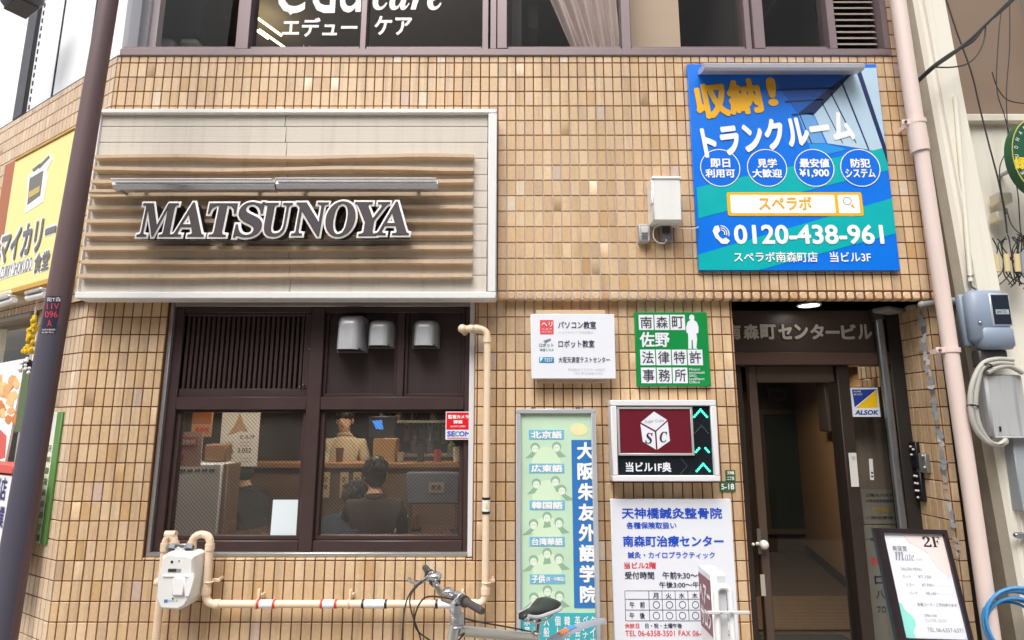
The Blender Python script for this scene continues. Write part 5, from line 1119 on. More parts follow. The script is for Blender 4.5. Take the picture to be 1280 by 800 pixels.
# torn leftovers and key boxes on the right reveal
RV = Plane((EX1 - .0055, DL, 0), (0, -1, 0), (-1, 0, 0))
TORN = P("torn_foil", 232, 234, 238, rough=.35, var=.2, scale=40); TORND = P("torn_foil_dark", 128, 134, 146, rough=.4, var=.2)
lst = (((1148, 396), (1160, 428)), ((1153, 432), (1164, 462)), ((1159, 464), (1172, 492)), ((1165, 499), (1174, 526)), ((1171, 531), (1180, 557)), ((1175, 563), (1185, 591)), ((1180, 594), (1188, 626)), ((1185, 630), (1196, 660)), ((1190, 668), (1204, 700)))
for k, ((x0, y0), (x1, y1)) in enumerate(lst):
    q = MB(TORN); yy = (y0 + y1) / 2
    A = [RV.st(x0, y0), RV.st(x1, y1)]; a0, a1 = sorted((A[0][0], A[1][0])); tt1, tt0 = max(A[0][1], A[1][1]), min(A[0][1], A[1][1]); w_s = max(.022, min(.05, a1 - a0))
    cxx = RV.st((x0 + x1) / 2, yy)[0]; r_ = random.Random(k * 5 + 2); H = tt1 - tt0; w2_ = .032; cm = (tt0 + tt1) / 2
    for j in range(5 if k not in (6, 8) else 3):           # ragged scraps of foil, torn across and curling
        base_ = (TORN, P("torn_foil_mid", 196, 200, 208, rough=.35, metal=.2), TORND)[r_.choice((0, 0, 1, 2, 1))] if k not in (6, 8) else P("torn_tape", 212, 196, 188, rough=.6)
        zc_ = tt0 + H * (j + .5) / (5 if k not in (6, 8) else 3); hh_ = H * r_.uniform(.12, .26); ww_ = w2_ * r_.uniform(.5, 1.15); ox = r_.uniform(-.008, .008)
        nn_ = r_.choice((4, 5, 6)); pts_ = [(cxx + ox + ww_ * r_.uniform(.6, 1.1) * math.cos(2 * math.pi * i_ / nn_ + .6), zc_ + hh_ * r_.uniform(.6, 1.25) * math.sin(2 * math.pi * i_ / nn_ + .6)) for i_ in range(nn_)]
        q.m(base_); cur = r_.uniform(.0, .012); V = [RV.w(a, t, .001 + .0012 * j + cur * abs(t - cm) / H) for a, t in pts_]; V2 = [RV.w(a, t, .0002 + .0012 * j + cur * abs(t - cm) / H) for a, t in pts_]
        q.add(V + V2, [tuple(range(nn_))] + [((i_ + 1) % nn_, i_, i_ + nn_, (i_ + 1) % nn_ + nn_) for i_ in range(nn_)])
    loc = RV.w(cxx, tt0); nm = ("torn grey sticker on the entrance side wall, %s" % ("topmost of the column", "second from the top of the column", "third from the top of the column", "fourth from the top", "middle one, curled at its end", "beside the grey key box", "", "just above the menu board", "")[k])
    if k == 6: nm = "pale pink tape strip on the entrance side wall between two torn stickers"
    if k == 8: nm = "pale torn paper patch on the entrance side wall right beside the menu board"
    tag(q.build("torn_sticker", root=loc), nm, "sticker", "torn stickers on the entrance side wall")
RV2 = RV
def key_box(x0, y0, x1, y1, m, lab, knobs):
    q = MB(m); p0, p1 = RV2.st(x0, y0, .02), RV2.st(x1, y1, .02); a0, a1 = sorted((p0[0], p1[0])); t0_, t1_ = sorted((RV2.st((x0 + x1) / 2, y0, .02)[1], RV2.st((x0 + x1) / 2, y1, .02)[1]))
    b = thing("key_box", RV2.w((a0 + a1) / 2, t0_), lab, "key box"); q.slab(RV2, a0, t0_, a1, t1_, .0005, .026, .004); q.build("body", b)
    q = MB(P("key_box_button", 210, 208, 200, rough=.3))
    for (kx, kz) in knobs: c = RV2.w(a0 + (a1 - a0) * kx, t0_ + (t1_ - t0_) * kz, .03); q.ball(c, .007, 8, 6)
    q.build("button", b)
key_box(1136, 552, 1149, 585, BLACK, "black key box with shackle on the entrance side wall, the upper one", ((.4, .8), (.7, .7), (.4, .5)))
key_box(1148, 567, 1160, 591, P("key_box_grey", 130, 130, 130, rough=.4, metal=.3), "grey key box on the entrance side wall right of the black ones", ((.8, .9), (.9, .3)))
key_box(1142, 590, 1155, 626, BLACK, "black key box with pale round buttons on the entrance side wall, the lower one", ((.3, .85), (.6, .85), (.3, .6), (.6, .6), (.3, .35), (.6, .35), (.45, .12)))

# ------------------------------------------------------------------ pink downpipe at the building corner
dp = thing("downpipe", (2.32, 3.07, 0), "pale pink drain pipe running down the right corner of the tiled building", "pipe"); DPP = front(3.05)
a, b = DPP.hit(1122, 0), DPP.hit(1146.5, 168); c, d = DPP.hit(1176.5, 360), DPP.hit(1240, 800)
q = MB(PINK); e = d + (d - c) * (d.z / (c.z - d.z)); q.tube([e, d, c, DPP.hit(1150, 180)], .0375, 24); top = a + (a - b) * 1.5; q.tube([DPP.hit(1145.5, 160), a, top], .041, 24); q.build("tube", dp)
q = MB(PINK); q.tube([DPP.hit(1150.5, 190), DPP.hit(1144, 152)], .047, 24); q.build("collar", dp)
for (x, y) in ((1145, 154), (1188.5, 438)):
    q = MB(PINK); p = DPP.hit(x, y); q.tube([p + Vector((0, 0, -.012)), p + Vector((0, 0, .012))], .0435 if y > 200 else .05, 24); q.box(p + Vector((-.06, -.01, 0)), (.05, .01, .03), None, .002); q.box(p + Vector((-.035, .05, 0)), (.012, .1, .026), None, .002); q.m(P("bolt_rust", 130, 90, 80, rough=.6)).ball(p + Vector((-.07, -.02, 0)), .008, 8, 6); q.build("pipe_clip", dp)
q = MB(P("stub_pipe_grey", 150, 146, 144, rough=.4)); q.tube([front(3.16).hit(1152, 381), front(3.16).hit(1188, 376), front(3.16).hit(1198, 377)], .02, 14); q.ball(front(3.16).hit(1152, 381), .021, 12, 8); tag(q.build("stub_pipe", root=front(3.16).hit(1170, 380)), "short grey horizontal pipe crossing behind the pink drain pipe", "pipe")
q = MB(BLACK)
for i_ in range(30): q.box((XR + .008, DU + .02, ZO - .02 - i_ * .0517 * 1.0), (.006, .006, .008))
for i_ in range(40): z = .1 + i_ * .05; 
# the dark holes of the side tiles belong to the pier wall
q.build("side_joint", BR)

# ------------------------------------------------------------------ neighbouring cream building on the right
nb = thing("cream_building", (2.9, 3.2, 0), "cream painted building with a wide column and many hanging wires", "building")
CRM = P("cream_paint", 232, 227, 214, rough=.7, var=.05, scale=2, bump=.1, bscale=30, streak=.2, dirt=lin(150, 136, 112))
q = MB(CRM); NX0, NX1 = 2.445, 2.667; NF = 3.1
# column with a rounded left edge and a shallow moulding
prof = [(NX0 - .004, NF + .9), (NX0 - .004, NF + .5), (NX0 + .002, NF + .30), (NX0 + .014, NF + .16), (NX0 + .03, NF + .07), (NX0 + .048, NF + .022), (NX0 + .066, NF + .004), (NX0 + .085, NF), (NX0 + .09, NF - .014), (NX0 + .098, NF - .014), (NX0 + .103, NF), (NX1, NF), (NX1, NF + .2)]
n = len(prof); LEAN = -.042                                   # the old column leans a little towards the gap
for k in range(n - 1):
    q.m(P("gap_shade_grime", 64, 56, 45, rough=.9, var=.3, scale=9) if k < 3 else (P("gap_shade_grime_edge", 124, 113, 96, rough=.9, var=.3, scale=14) if k == 3 else (P("gap_shade_grime_thin", 180, 171, 154, rough=.85, var=.16, scale=14) if k == 4 else CRM)))  # grime tint also paints in the gap's shading, banded from dark to pale
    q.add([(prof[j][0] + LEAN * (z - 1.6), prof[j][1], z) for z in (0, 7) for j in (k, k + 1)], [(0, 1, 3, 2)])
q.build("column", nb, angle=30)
q = MB(CRM); NW = front(NF + .16); zl = NW.st(1232, 152)[1]; q.slab(NW, NX1 - .14, 0, 6.5, zl, -.3, 0); q.slab(NW, NX1 + .62, zl, 6.5, 7, -.3, 0); q.slab(NW, NX1 - .14, 5.6, 6.5, 7.0, -.3, .002); q.build("wall", nb)
q = MB(P("ledge_cream", 224, 216, 198, rough=.6)); q.slab(NW, NX1 - .14, zl - .02, NX1 + .62, zl + .03, -.1, .04, .006); q.build("window_ledge", nb)
q = MB(P("brown_screen", 132, 112, 96, rough=.8, var=.1, scale=4)); q.slab(NW, NX1 - .24, zl + .03, NX1 + .62, 5.6, -.14, -.1)
q.build("window_screen", nb)
q = MB(P("panel_frame_grey", 150, 156, 152, rough=.5)); q.slab(NW, NX1 + .60, zl + .03, NX1 + .66, 5.6, -.14, .02, .004); q.build("window_post", nb)
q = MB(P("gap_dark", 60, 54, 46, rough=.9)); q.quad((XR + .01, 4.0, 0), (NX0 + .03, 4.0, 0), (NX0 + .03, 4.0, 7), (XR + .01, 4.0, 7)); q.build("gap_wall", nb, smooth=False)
# conduit pipe on the column
q = MB(CRM); CPL = front(NF - .012); q.tube([CPL.hit(1194, 120), CPL.hit(1213, 352)], .012, 10); q.m(STEEL).ring(CPL.hit(1213, 345), (0, 0, 1), .015, .003, 14, 6); q.tube([CPL.hit(1213, 352), CPL.hit(1214, 358), CPL.hit(1220, 362)], .006, 8); q.build("conduit", nb)
# electricity meter
EMP = front(NF - .02); em = thing("electricity_meter", EMP.hit(1245, 436), "blue grey electricity meter with dark dial window on the cream column", "electricity meter")
EM = P("meter_bluegrey", 134, 148, 168, rough=.4, var=.06, streak=.15)
q = MB(EM); a0, t0, a1, t1 = EMP.rect(1219, 361, 1269, 436, .1); q.slab(EMP, a0, t0 + .03, a1, t1, 0.0, .09, .028); q.slab(EMP, a0 + .03, t0, a1 - .002, t0 + .12, .01, .102, .02); q.slab(EMP, a0 - .012, t0 + .02, a0 + .04, t1 - .012, -.01, .03, .008); q.build("case", em, angle=50)
q = MB(P("meter_rim", 205, 212, 220, rough=.3, metal=.3)); b0, u0, b1, u1 = EMP.rect(1240, 366.5, 1265, 407, .1); q.slab(EMP, b0, u0, b1, u1, .08, .0945, .003); q.m(P("meter_window_dark", 40, 48, 62, rough=.15)); q.slab(EMP, b0 + .008, u0 + .008, b1 - .008, u1 - .008, .09, .0965); q.m(P("meter_plate", 176, 184, 190, rough=.4)); q.slab(EMP, b0 + .02, u0 + .06, b1 - .016, u0 + .085, .0965, .0985); q.m(BLACK); q.text(EMP, "04172", (b0 + .025, u0 + .065, b1 - .03, u0 + .08), .0985); q.m(STEEL); q.ball(EMP.w(a0 + .03, (t0 + t1) / 2 - .02, .09), .009, 8, 6); q.build("dial_window", em)
q = MB(P("meter_base_dark", 74, 72, 70, rough=.5)); q.slab(EMP, a0 + .03, t0 - .09, a1 - .03, t0 - .001, 0, .06, .006); q.build("terminal_base", em)
jb = thing("junction_box", EMP.hit(1260, 548), "weathered pale grey metal box with streaks below the electricity meter", "junction box")
JB = P("weathered_grey", 178, 180, 182, rough=.5, var=.16, scale=5, streak=.85, dirt=lin(96, 96, 100)); q = MB(JB); a0, t0, a1, t1 = EMP.rect(1236, 468, 1284, 547, .075); q.slab(EMP, a0, t0, a1, t1, 0, .075, .010); q.build("body", jb)
q = MB(JB); q.slab(EMP, a0 + .012, t0 - .004, a1 + .01, t0 + .008, 0, .082, .003); q.m(BLACK).slab(EMP, a0 + .035, t0 + .03, a0 + .045, t0 + .055, .075, .079, .001); q.build("lid_edge", jb)
CG = P("cable_grey", 176, 174, 166, rough=.5, var=.08)
q = MB(CG); c3 = front(NF - .11)
for k, (dx, dy) in enumerate(((0, 0), (6, 5))):
    pts_ = [(1266, 450 + dy), (1246, 449 + dy), (1228, 455 + dy), (1216 + dx, 478), (1213 + dx, 505), (1218 + dx, 532), (1232 + dx * .6, 551), (1248, 556), (1258, 552 - dy * .5)]
    q.tube(spline([c3.hit(*p) for p in pts_]), .0125, 10)
q.tube(spline([c3.hit(*p) for p in ((1278, 466), (1262, 458), (1246, 460), (1234, 466))]), .0125, 10); q.m(BLACK)
for p in ((1233, 457), (1216, 508)): q.ring(c3.hit(*p), (.3, .2, 1), .022, .004, 14, 6)
tag(q.build("cable_loop", root=c3.hit(1215, 510)), "thick grey cables looping around the left of the weathered grey box", "cable")
q = MB(P("grey_lower_panel", 158, 166, 172, rough=.5, streak=.2)); q.slabpx(front(NF + .02), 1272, 548, 1300, 640, 0, .08, .004); q.build("side_panel", nb)
q = MB(STEEL); hb = front(NF - .03); q.tube([hb.hit(1270, 668), hb.hit(1295, 669)], .011, 10); q.tube([hb.hit(1271, 671.5), hb.hit(1295, 672.5)], .006, 8); q.ball(hb.hit(1270, 669), .013, 8, 6); tag(q.build("grab_bar", root=hb.hit(1280, 670)), "short metal bar handle on the cream column at the right edge", "handle")
hs_ = MB(P("hose_blue", 66, 140, 196, rough=.35, var=.1)); hp_ = front(NF - .12)
for k in range(6):
    c = hp_.hit(1270 - k * .4, 780 + (k % 3) * 4); r0 = .165 - .012 * k + .01 * (k % 2)
    hs_.add(*(lambda m: (m.V, m.F))(MB(_mc["hose_blue"]).ring((c.x + .03, 3.0 + .018 * k - .05, c.z), (.25, 1, .06 * (k - 2)), r0, .0075, 48, 8)))
tag(hs_.build("garden_hose", root=hp_.hit(1262, 800)), "coil of blue garden hose hanging at the foot of the cream column", "hose")
# round green sign at the right edge
rs = thing("round_sign", NW.hit(1290, 195, .3), "round dark green sign with yellow lettering and gold rim at the right edge", "sign"); RSP = front(NF - .1)
c = RSP.st(1291, 195); r = c[0] - RSP.st(1264.5, 195)[0]; r = r * 1.28; cx = RSP.st(1265, 195)[0] + r; V = []
q = MB(P("round_green", 30, 86, 58, rough=.4)); ct = c[1]; rz = RSP.st(1280, 150)[1] - ct
q.poly(RSP, [(cx + r * math.cos(R(a)), ct + rz * 1.05 * math.sin(R(a))) for a in range(0, 360, 9)], -.05, 0); q.build("disc", rs)
q = MB(P("round_gold", 200, 186, 90, rough=.4)); q.add([RSP.w(cx + k * r * math.cos(R(a)), ct + k * rz * 1.05 * math.sin(R(a)), .002) for k in (.96, 1.0) for a in range(0, 360, 9)], [(i, (i + 1) % 40, 40 + (i + 1) % 40, 40 + i) for i in range(40)])
q.m(P("round_yellow", 236, 214, 40, rough=.4)); q.textpx(RSP, "緑茶", 1268, 196, 1296, 212, .001, bold=.05); q.m(BOARD)
for a in range(100, 260, 16):
    x, z = cx + .84 * r * math.cos(R(a)), ct + .86 * rz * math.sin(R(a)); q.text(RSP, "TEAHOUSEEA"[(a - 100) // 16], (x - .008, z - .011, x + .008, z + .011), .001, rot=R(a - 90) * 1.0, bold=.02)
q.build("lettering", rs); q = MB(STEEL); q.tube([RSP.w(cx, ct, -.05), NW.w(cx, ct, 0)], .012, 8); q.build("arm", rs)
# wires
WK = P("wire_black", 42, 40, 38, rough=.6)
def wire(pts_, r, D_, label, name="hanging_wire", m=None, sag=True):
    Pq = front(D_); q = MB(m or WK); P3 = [Pq.hit(*p[:2]) for p in pts_]
    for p, s in zip(P3, pts_):
        if len(s) > 2: p.y += s[2]
    q.tube(spline(P3, 8), r, 7); return tag(q.build(name, root=P3[0]), label, "wire", "wires on the cream building")
q = MB(WK); Pq = front(2.98)
for k in range(4):
    o = [(rnd.uniform(-2, 2), rnd.uniform(-2, 2)) for _ in range(7)]; q.tube(spline([Pq.hit(x + a, y + b) + Vector((0, .12 if i_ == 0 else 0, 0)) for i_, ((x, y), (a, b)) in enumerate(zip(((1150, 100), (1165, 84), (1190, 68), (1214, 50), (1232, 30), (1258, 6), (1300, -34)), o))]), .0075, 7)
tag(q.build("cable_bundle", root=Pq.hit(1150, 100)), "thick dark bundle of cables rising to the upper right corner", "cable")
wire([(1232, 32), (1230, 50), (1222, 68), (1208, 80), (1190, 84), (1168, 84)], .004, 2.985, "dark wire drooping under the thick cable bundle")
wire([(1183, 0), (1196, 40), (1214, 90), (1226, 140), (1236, 180), (1249, 230), (1256, 268), (1259, 292)], .0042, 3.14, "twisted dark wire dropping from the top past the ledge to the fittings")
wire([(1252, 10), (1248, 50), (1246, 110), (1256, 146), (1262, 178), (1250, 208), (1252, 240), (1258, 268)], .0028, 3.12, "thin wire bulging left in front of the brown screen")
wire([(1262, 0), (1262, 60), (1258, 120), (1262, 190), (1272, 240), (1276, 290), (1284, 318)], .0028, 3.13, "thin wire hanging straight beside the green round sign")
wire([(1240, 90), (1248, 112), (1262, 126), (1290, 130)], .003, 3.13, "thin wire curving right across the brown screen")
wire([(1258, 260), (1264, 280), (1275, 292), (1292, 300)], .0025, 3.14, "thin wire running right from the small white box to the edge")
f_ = front(NF + .1)
for (x0, y0, x1, y1, o, lb) in ((1249, 240, 1266, 253, .03, "small white fitting holding the wires on the cream wall, the upper one"), (1247, 264, 1257, 276, .02, "small white fitting holding the wires on the cream wall, the lower one")):
    q = MB(P("fitting_cream", 210, 200, 180, rough=.5)); q.slabpx(f_, x0, y0, x1, y1, -.04, o, .004); tag(q.build("wire_fitting", root=f_.hit((x0 + x1) / 2, y1)), lb, "fitting")
q = MB(P("insulator_cream", 214, 196, 150, rough=.4)); f_ = front(NF + .05)
for x in (1244, 1257, 1270): q.tube([f_.hit(x, 318), f_.hit(x + 2, 340)], .017, 10)
q.m(P("insulator_grey", 150, 156, 164)).tube([f_.hit(1278, 316), f_.hit(1281, 342)], .02, 10); q.m(WK)
for k in range(16):
    x, y = rnd.uniform(1240, 1280), rnd.uniform(292, 300); q.tube(spline([f_.hit(x, y), f_.hit(x + rnd.uniform(-12, 12), y + rnd.uniform(8, 18)), f_.hit(x + rnd.uniform(-14, 14), y + rnd.uniform(34, 46)), f_.hit(x + rnd.uniform(-18, 18), y + rnd.uniform(52, 64))], 6), .0032, 6)
tag(q.build("wire_connector", root=f_.hit(1260, 340)), "cluster of cream connectors and tangled dark wire ends above the electricity meter", "connector")

# ------------------------------------------------------------------ bicycle
H0 = Vector((-.198, 2.27, 0)); bd = Vector((.66, .75, 0)).normalized(); sdv = Vector((bd.y, -bd.x, 0))     # bd: towards the rear, sdv: towards the street side
bk = thing("bicycle", (.05, 2.6, 0), "silver city bicycle with black saddle and flat handlebar in front of the wall", "bicycle")
def B(a, s, z): return H0 + bd * a + sdv * s + Vector((0, 0, z))
FRM = P("bike_silver", 196, 194, 188, rough=.28, metal=.65, var=.05); RUB = P("rubber", 30, 29, 30, rough=.75); CHR = P("chrome", 205, 206, 208, rough=.18, metal=.9); GRIP = P("grip_dark", 74, 66, 66, rough=.6, bump=.3, bscale=200); PLA = P("saddle_black", 36, 40, 38, rough=.4)
WR = .30
st_ = math.atan2(.908, -.418)
ht, hb_ = B(.0, 0, .905), B(-.05, 0, .75)        # head tube top / bottom, the fork runs on forward
seat_c = B(.42, 0, .50); stp = B(.475, 0, .70); bbk = B(.40, 0, .28); rax = B(.86, 0, WR); 
q = MB(FRM); q.tube([ht + Vector((0, 0, .01)), hb_], .0185, 16); q.tube([ht + Vector((0, 0, -.035)), B(.44, 0, .735)], .0185, 14); q.tube([hb_ + Vector((0, 0, .03)), bbk], .021, 14); q.tube([bbk, B(.445, 0, .755)], .0165, 14)
for s in (-.055, .055): q.tube([bbk + sdv * s * .5, rax + sdv * s], .009, 10); q.tube([B(.442, s * .3, .70), rax + sdv * s], .008, 10)
q.tube([bbk - sdv * .04, bbk + sdv * .04], .022, 14); q.build("frame", bk)
q = MB(CHR); q.tube([B(.44, 0, .70), B(.478, 0, .83)], .0125, 12); q.ring(B(.446, 0, .752), (.2, .2, 1), .019, .005, 16, 6); q.build("seat_post", bk)
# saddle: lofted, nose towards the handlebar
q = MB(PLA); V = []; rows_ = [(.30, .016, .845, .018), (.31, .022, .856, .022), (.36, .027, .858, .03), (.42, .040, .853, .045), (.48, .064, .856, .056), (.53, .074, .866, .06), (.56, .068, .868, .055), (.575, .045, .862, .04)]
rows_ = [((a - .30) * .74 + .325, w * .86, z - .004, h * .9) for a, w, z, h in rows_]; ns = 12
for a, w, z, h in rows_:
    for k in range(ns): th = 2 * math.pi * k / ns; c_, s_ = math.cos(th), math.sin(th); V.append(B(a + .03, w * c_, z - .01 + (h * .28 * s_ if s_ > 0 else h * .85 * s_ * (abs(c_) * .6 + .4))))
q.add(V, [(i * ns + k, i * ns + (k + 1) % ns, (i + 1) * ns + (k + 1) % ns, (i + 1) * ns + k) for i in range(len(rows_) - 1) for k in range(ns)] + [tuple(reversed(range(ns))), tuple((len(rows_) - 1) * ns + k for k in range(ns))]); sad = q.build("saddle", bk, angle=70)
q = MB(P("saddle_grey", 176, 178, 178, rough=.4)); q.tube(spline([B(.37, .024, .838), B(.42, .036, .826), B(.47, .055, .832), B(.515, .068, .838), B(.54, .062, .842)]), .008, 8); q.tube(spline([B(.37, -.024, .838), B(.47, -.055, .832), B(.515, -.068, .838), B(.54, -.062, .842)]), .008, 8); q.box(B(.548, 0, .828), (.04, .075, .042), Matrix.Rotation(math.atan2(bd.y, bd.x), 3, 'Z'), .015); q.m(CHR)
for s in (-.022, .022): q.tube(spline([B(.36, s * .5, .83), B(.42, s, .80), B(.52, s, .80), B(.56, s * 1.2, .83)]), .004, 8)
q.build("saddle_trim", sad)
# steering assembly
fwd = Vector((-.908, -.418, 0)).normalized(); near = Vector((.418, -.908, 0)).normalized()
def S(f, s, z): return Vector((H0.x, H0.y, 0)) + fwd * f + near * s + Vector((0, 0, z))
fr_ax = S(.20, 0, WR)
q = MB(FRM); crown = S(.035, 0, .735)
for s in (-.05, .05): q.tube(spline([crown + near * s * .5, S(.05, s, .70), S(.10, s, .5), S(.15, s, .38), fr_ax + near * s]), .012, 10)
q.tube([crown - near * .04, crown + near * .04], .016, 10); q.build("fork", bk)
stm_t = S(.0, 0, .975)
q = MB(P("stem_grey_metal", 176, 178, 182, rough=.3, metal=.7)); q.tube([ht, stm_t], .0155, 14); q.tube([stm_t + Vector((0, 0, -.01)), S(.055, 0, .99)], .016, 12); q.ball(stm_t + Vector((0, 0, .012)), (.021, .021, .014), 12, 8); q.tube([ht + Vector((0, 0, -.012)), ht + Vector((0, 0, .02))], .026, 16); q.ring(ht + Vector((0, 0, -.02)), (0, 0, 1), .022, .006, 18, 6); q.build("stem", bk)
bar_c = S(.055, 0, .992)
def HB_(s): return bar_c + near * s + fwd * (-.10 * max(0, abs(s) - .06)) + Vector((0, 0, .03 * min(1, abs(s) / .16)))
q = MB(CHR); q.tube([HB_(s / 20 * .3) for s in range(-20, 21)], .0115, 12); hbar = q.build("handlebar", bk)
for sg in (-1, 1):
    q = MB(GRIP); a, b = HB_(sg * .205), HB_(sg * .318); d = (b - a).normalized(); q.tube([a, a + d * .006, a + d * .02, a + d * .06, b - d * .012, b], .016, 14, rad=[.0145, .0145, .0118, .0124, .0124, .009]); q.build("grip", hbar)
    q = MB(P("lever_silver", 206, 208, 210, rough=.25, metal=.8)); c = HB_(sg * .165); q.ring(c, near, .014, .005, 16, 6); q.tube(spline([c + fwd * .014, c + fwd * .03 + Vector((0, 0, -.012)), c + fwd * .045 + near * sg * .03 + Vector((0, 0, -.028)), c + fwd * .055 + near * sg * .08 + Vector((0, 0, -.034)), c + fwd * .06 + near * sg * .115 + Vector((0, 0, -.03))]), .0075, 8, rad=None); q.m(P("shifter_dark", 66, 66, 70, rough=.4)); q.box(c + near * sg * -.035 + Vector((0, 0, -.012)), (.034, .04, .034), Matrix.Rotation(math.atan2(near.y, near.x), 3, 'Z'), .009); q.tube([c + near * sg * .02, c + near * sg * .036], .019, 12); q.build("brake_lever", hbar)
q = MB(CHR); c = HB_(-.115); q.ball(c + Vector((0, 0, .02)), (.028, .028, .017), 16, 10); q.m(BLACK).tube([c, c + Vector((0, 0, .01))], .012, 10); q.build("bell", hbar)
q = MB(CHR); c = HB_(.06); q.ball(c + Vector((0, 0, .018)), (.022, .022, .014), 14, 8); q.build("bell", hbar)
q = MB(WK)
q.tube(spline([HB_(-.16) + fwd * .02, HB_(-.14) + fwd * .09 + Vector((0, 0, -.06)), S(.11, -.09, .84), S(.10, -.02, .78), S(.05, .015, .80), B(.02, .02, .86)]), .003, 7)
q.tube(spline([HB_(.15) + fwd * .02, HB_(.08) + fwd * .09 + Vector((0, 0, .01)), S(.15, -.02, .93), S(.12, -.08, .86), S(.06, -.03, .81), S(.05, -.01, .72)]), .003, 7)
q.tube(spline([HB_(-.17) + fwd * .02, HB_(-.16) + fwd * .1 + Vector((0, 0, -.08)), S(.17, -.09, .74), S(.13, -.06, .60), S(.08, -.05, .5)]), .003, 7)
q.tube(spline([B(.03, -.022, .905), B(.12, -.022, .868), B(.3, -.022, .805), B(.44, -.022, .755)]), .003, 7)
q.build("brake_cable", bk)
def wheel(c, ax):
    q = MB(RUB); q.ring(c, ax, WR - .018, .018, 56, 10); w = q.build("wheel", bk)
    q = MB(CHR); q.ring(c, ax, WR - .042, .010, 56, 6); q.tube([Vector(c) - ax * .045, Vector(c) + ax * .045], .018, 12); q.build("rim", w)
    q = MB(STEEL); e = Vector((0, 0, 1)); g = ax.cross(e)
    for k in range(28): th = 2 * math.pi * k / 28; th2 = th + (.5 if k % 2 else -.5); d = e * math.cos(th) + g * math.sin(th); d2 = e * math.cos(th2) + g * math.sin(th2); q.tube([Vector(c) + d2 * .02 + ax * (.03 if k % 4 < 2 else -.03), Vector(c) + d * (WR - .045)], .0012, 5)
    q.build("spokes", w)
wheel(fr_ax, near); wheel(rax, sdv)
FEN = P("fender_grey", 150, 156, 166, rough=.4, var=.05); q = MB(FEN); V = []; nf = 26
for k in range(nf + 1):
    t = k / nf; ctr = B(.47 + .49 * t, 0, .695 + .022 * math.sin(math.pi * t) - .004 * t)
    for j, (s, dz_) in enumerate(((-.026, -.016), (-.017, -.003), (0, .003), (.017, -.003), (.026, -.016))): V.append(ctr + sdv * s * (1 - .35 * max(0, (t - .85) / .15)) + Vector((0, 0, dz_)))
q.add(V, [(k * 5 + j, k * 5 + j + 1, k * 5 + 6 + j, k * 5 + 5 + j) for k in range(nf) for j in range(4)]); k = nf; fen = q.build("mudguard", bk, angle=60)
for (k0, m_) in ((7, P("reflector_orange", 240, 130, 60, rough=.3)), (10, P("reflector_blue", 80, 140, 214, rough=.3))):
    q = MB(m_); q.add([V[k * 5 + j] + Vector((0, 0, .003)) for k in (k0, k0 + 1, k0 + 2, k0 + 3) for j in (1, 2, 3)], [(r_ * 3 + j, r_ * 3 + j + 1, r_ * 3 + 4 + j, r_ * 3 + 3 + j) for r_ in range(3) for j in range(2)]); q.build("reflector", fen)
q = MB(CHR); q.ring(bbk + sdv * .055, sdv, .08, .006, 32, 6); a = math.radians(40)
for sg in (1, -1): q.tube([bbk + sdv * .06 * sg, bbk + sdv * .07 * sg + bd * math.cos(a) * .16 * sg + Vector((0, 0, -math.sin(a) * .16 * sg))], .009, 8); q.m(BLACK); q.box(bbk + sdv * .11 * sg + bd * math.cos(a) * .16 * sg + Vector((0, 0, -math.sin(a) * .16 * sg)), (.09, .08, .025), Matrix.Rotation(math.atan2(bd.y, bd.x), 3, 'Z'), .006); q.m(CHR)
q.build("crank", bk)
q = MB(BLACK); q.tube([bbk + sdv * -.03, B(.44, -.16, .012)], .008, 8); q.build("kickstand", bk)

# ------------------------------------------------------------------ white stand sign
sgn = thing("stand_sign", (.83, 2.9, 0), "narrow white stand sign with maroon side panels in front of the clinic sign", "sign"); NEAR = 2.75
SP_ = front(NEAR); xa, xb = SP_.st(894.5, 765)[0], SP_.st(919.5, 765)[0]; zt_ = SP_.st(905, 731)[1]; yb = NEAR + .2
WHG = P("stand_white", 240, 240, 242, rough=.3, var=.02)
# U shaped tube frame at the street end
q = MB(WHG); tr_ = .0125; q.tube([(xa + tr_, NEAR + .02, .04), ] + arc((xa + tr_, NEAR + .02, .04), (xa + tr_, NEAR + .02, zt_ - tr_), (xb - tr_, NEAR + .02, zt_ - tr_), .03) + arc((xa + tr_, NEAR + .02, zt_ - tr_), (xb - tr_, NEAR + .02, zt_ - tr_), (xb - tr_, NEAR + .02, .04), .03) + [(xb - tr_, NEAR + .02, .04)], tr_, 12); q.build("tube_frame", sgn)
q = MB(WHG); zp = zt_ + .03; q.box(((xa + xb) / 2, NEAR + .115, (zp + .25) / 2 + .01), (xb - xa - .05, .15, zp - .25), None, .004); q.m(P("stand_grey", 205, 208, 212, rough=.4)).box(((xa + xb) / 2, NEAR + .036, .48), (xb - xa - .052, .006, .9)); q.build("core", sgn)
LFT = Plane((xa + .0, NEAR, 0), (0, -1, 0), (-1, 0, 0)); MAR = P("stand_maroon", 138, 70, 86, rough=.35)
q = MB(WHG); q.slab(LFT, -.215, .28, -.035, zt_ + .035, -.03, .002, .004); q.build("side_panel", sgn)
q = MB(MAR); q.slab(LFT, -.21, zt_ - .23, -.045, zt_ + .005, .002, .0035); q.m(WS); q.text(LFT, "ヘアー", (-.200, zt_ - .12, -.055, zt_ - .03), .0035, bold=.05); q.text(LFT, "サロン", (-.195, zt_ - .215, -.055, zt_ - .13), .0035, bold=.05); q.build("lettering", sgn)
q = MB(P("strap_grey", 206, 206, 204, rough=.5)); zs2 = SP_.st(905, 765.5)[1]; q.box((xb / 2 + xa / 2 + .012, NEAR - .002, zs2), (xb - xa + .10, .01, .014), None, .003); q.m(STEEL)
for x in (xa + .02, xb - .02): q.ball((x, NEAR - .008, zs2), .005, 8, 6)
q.build("strap", sgn)
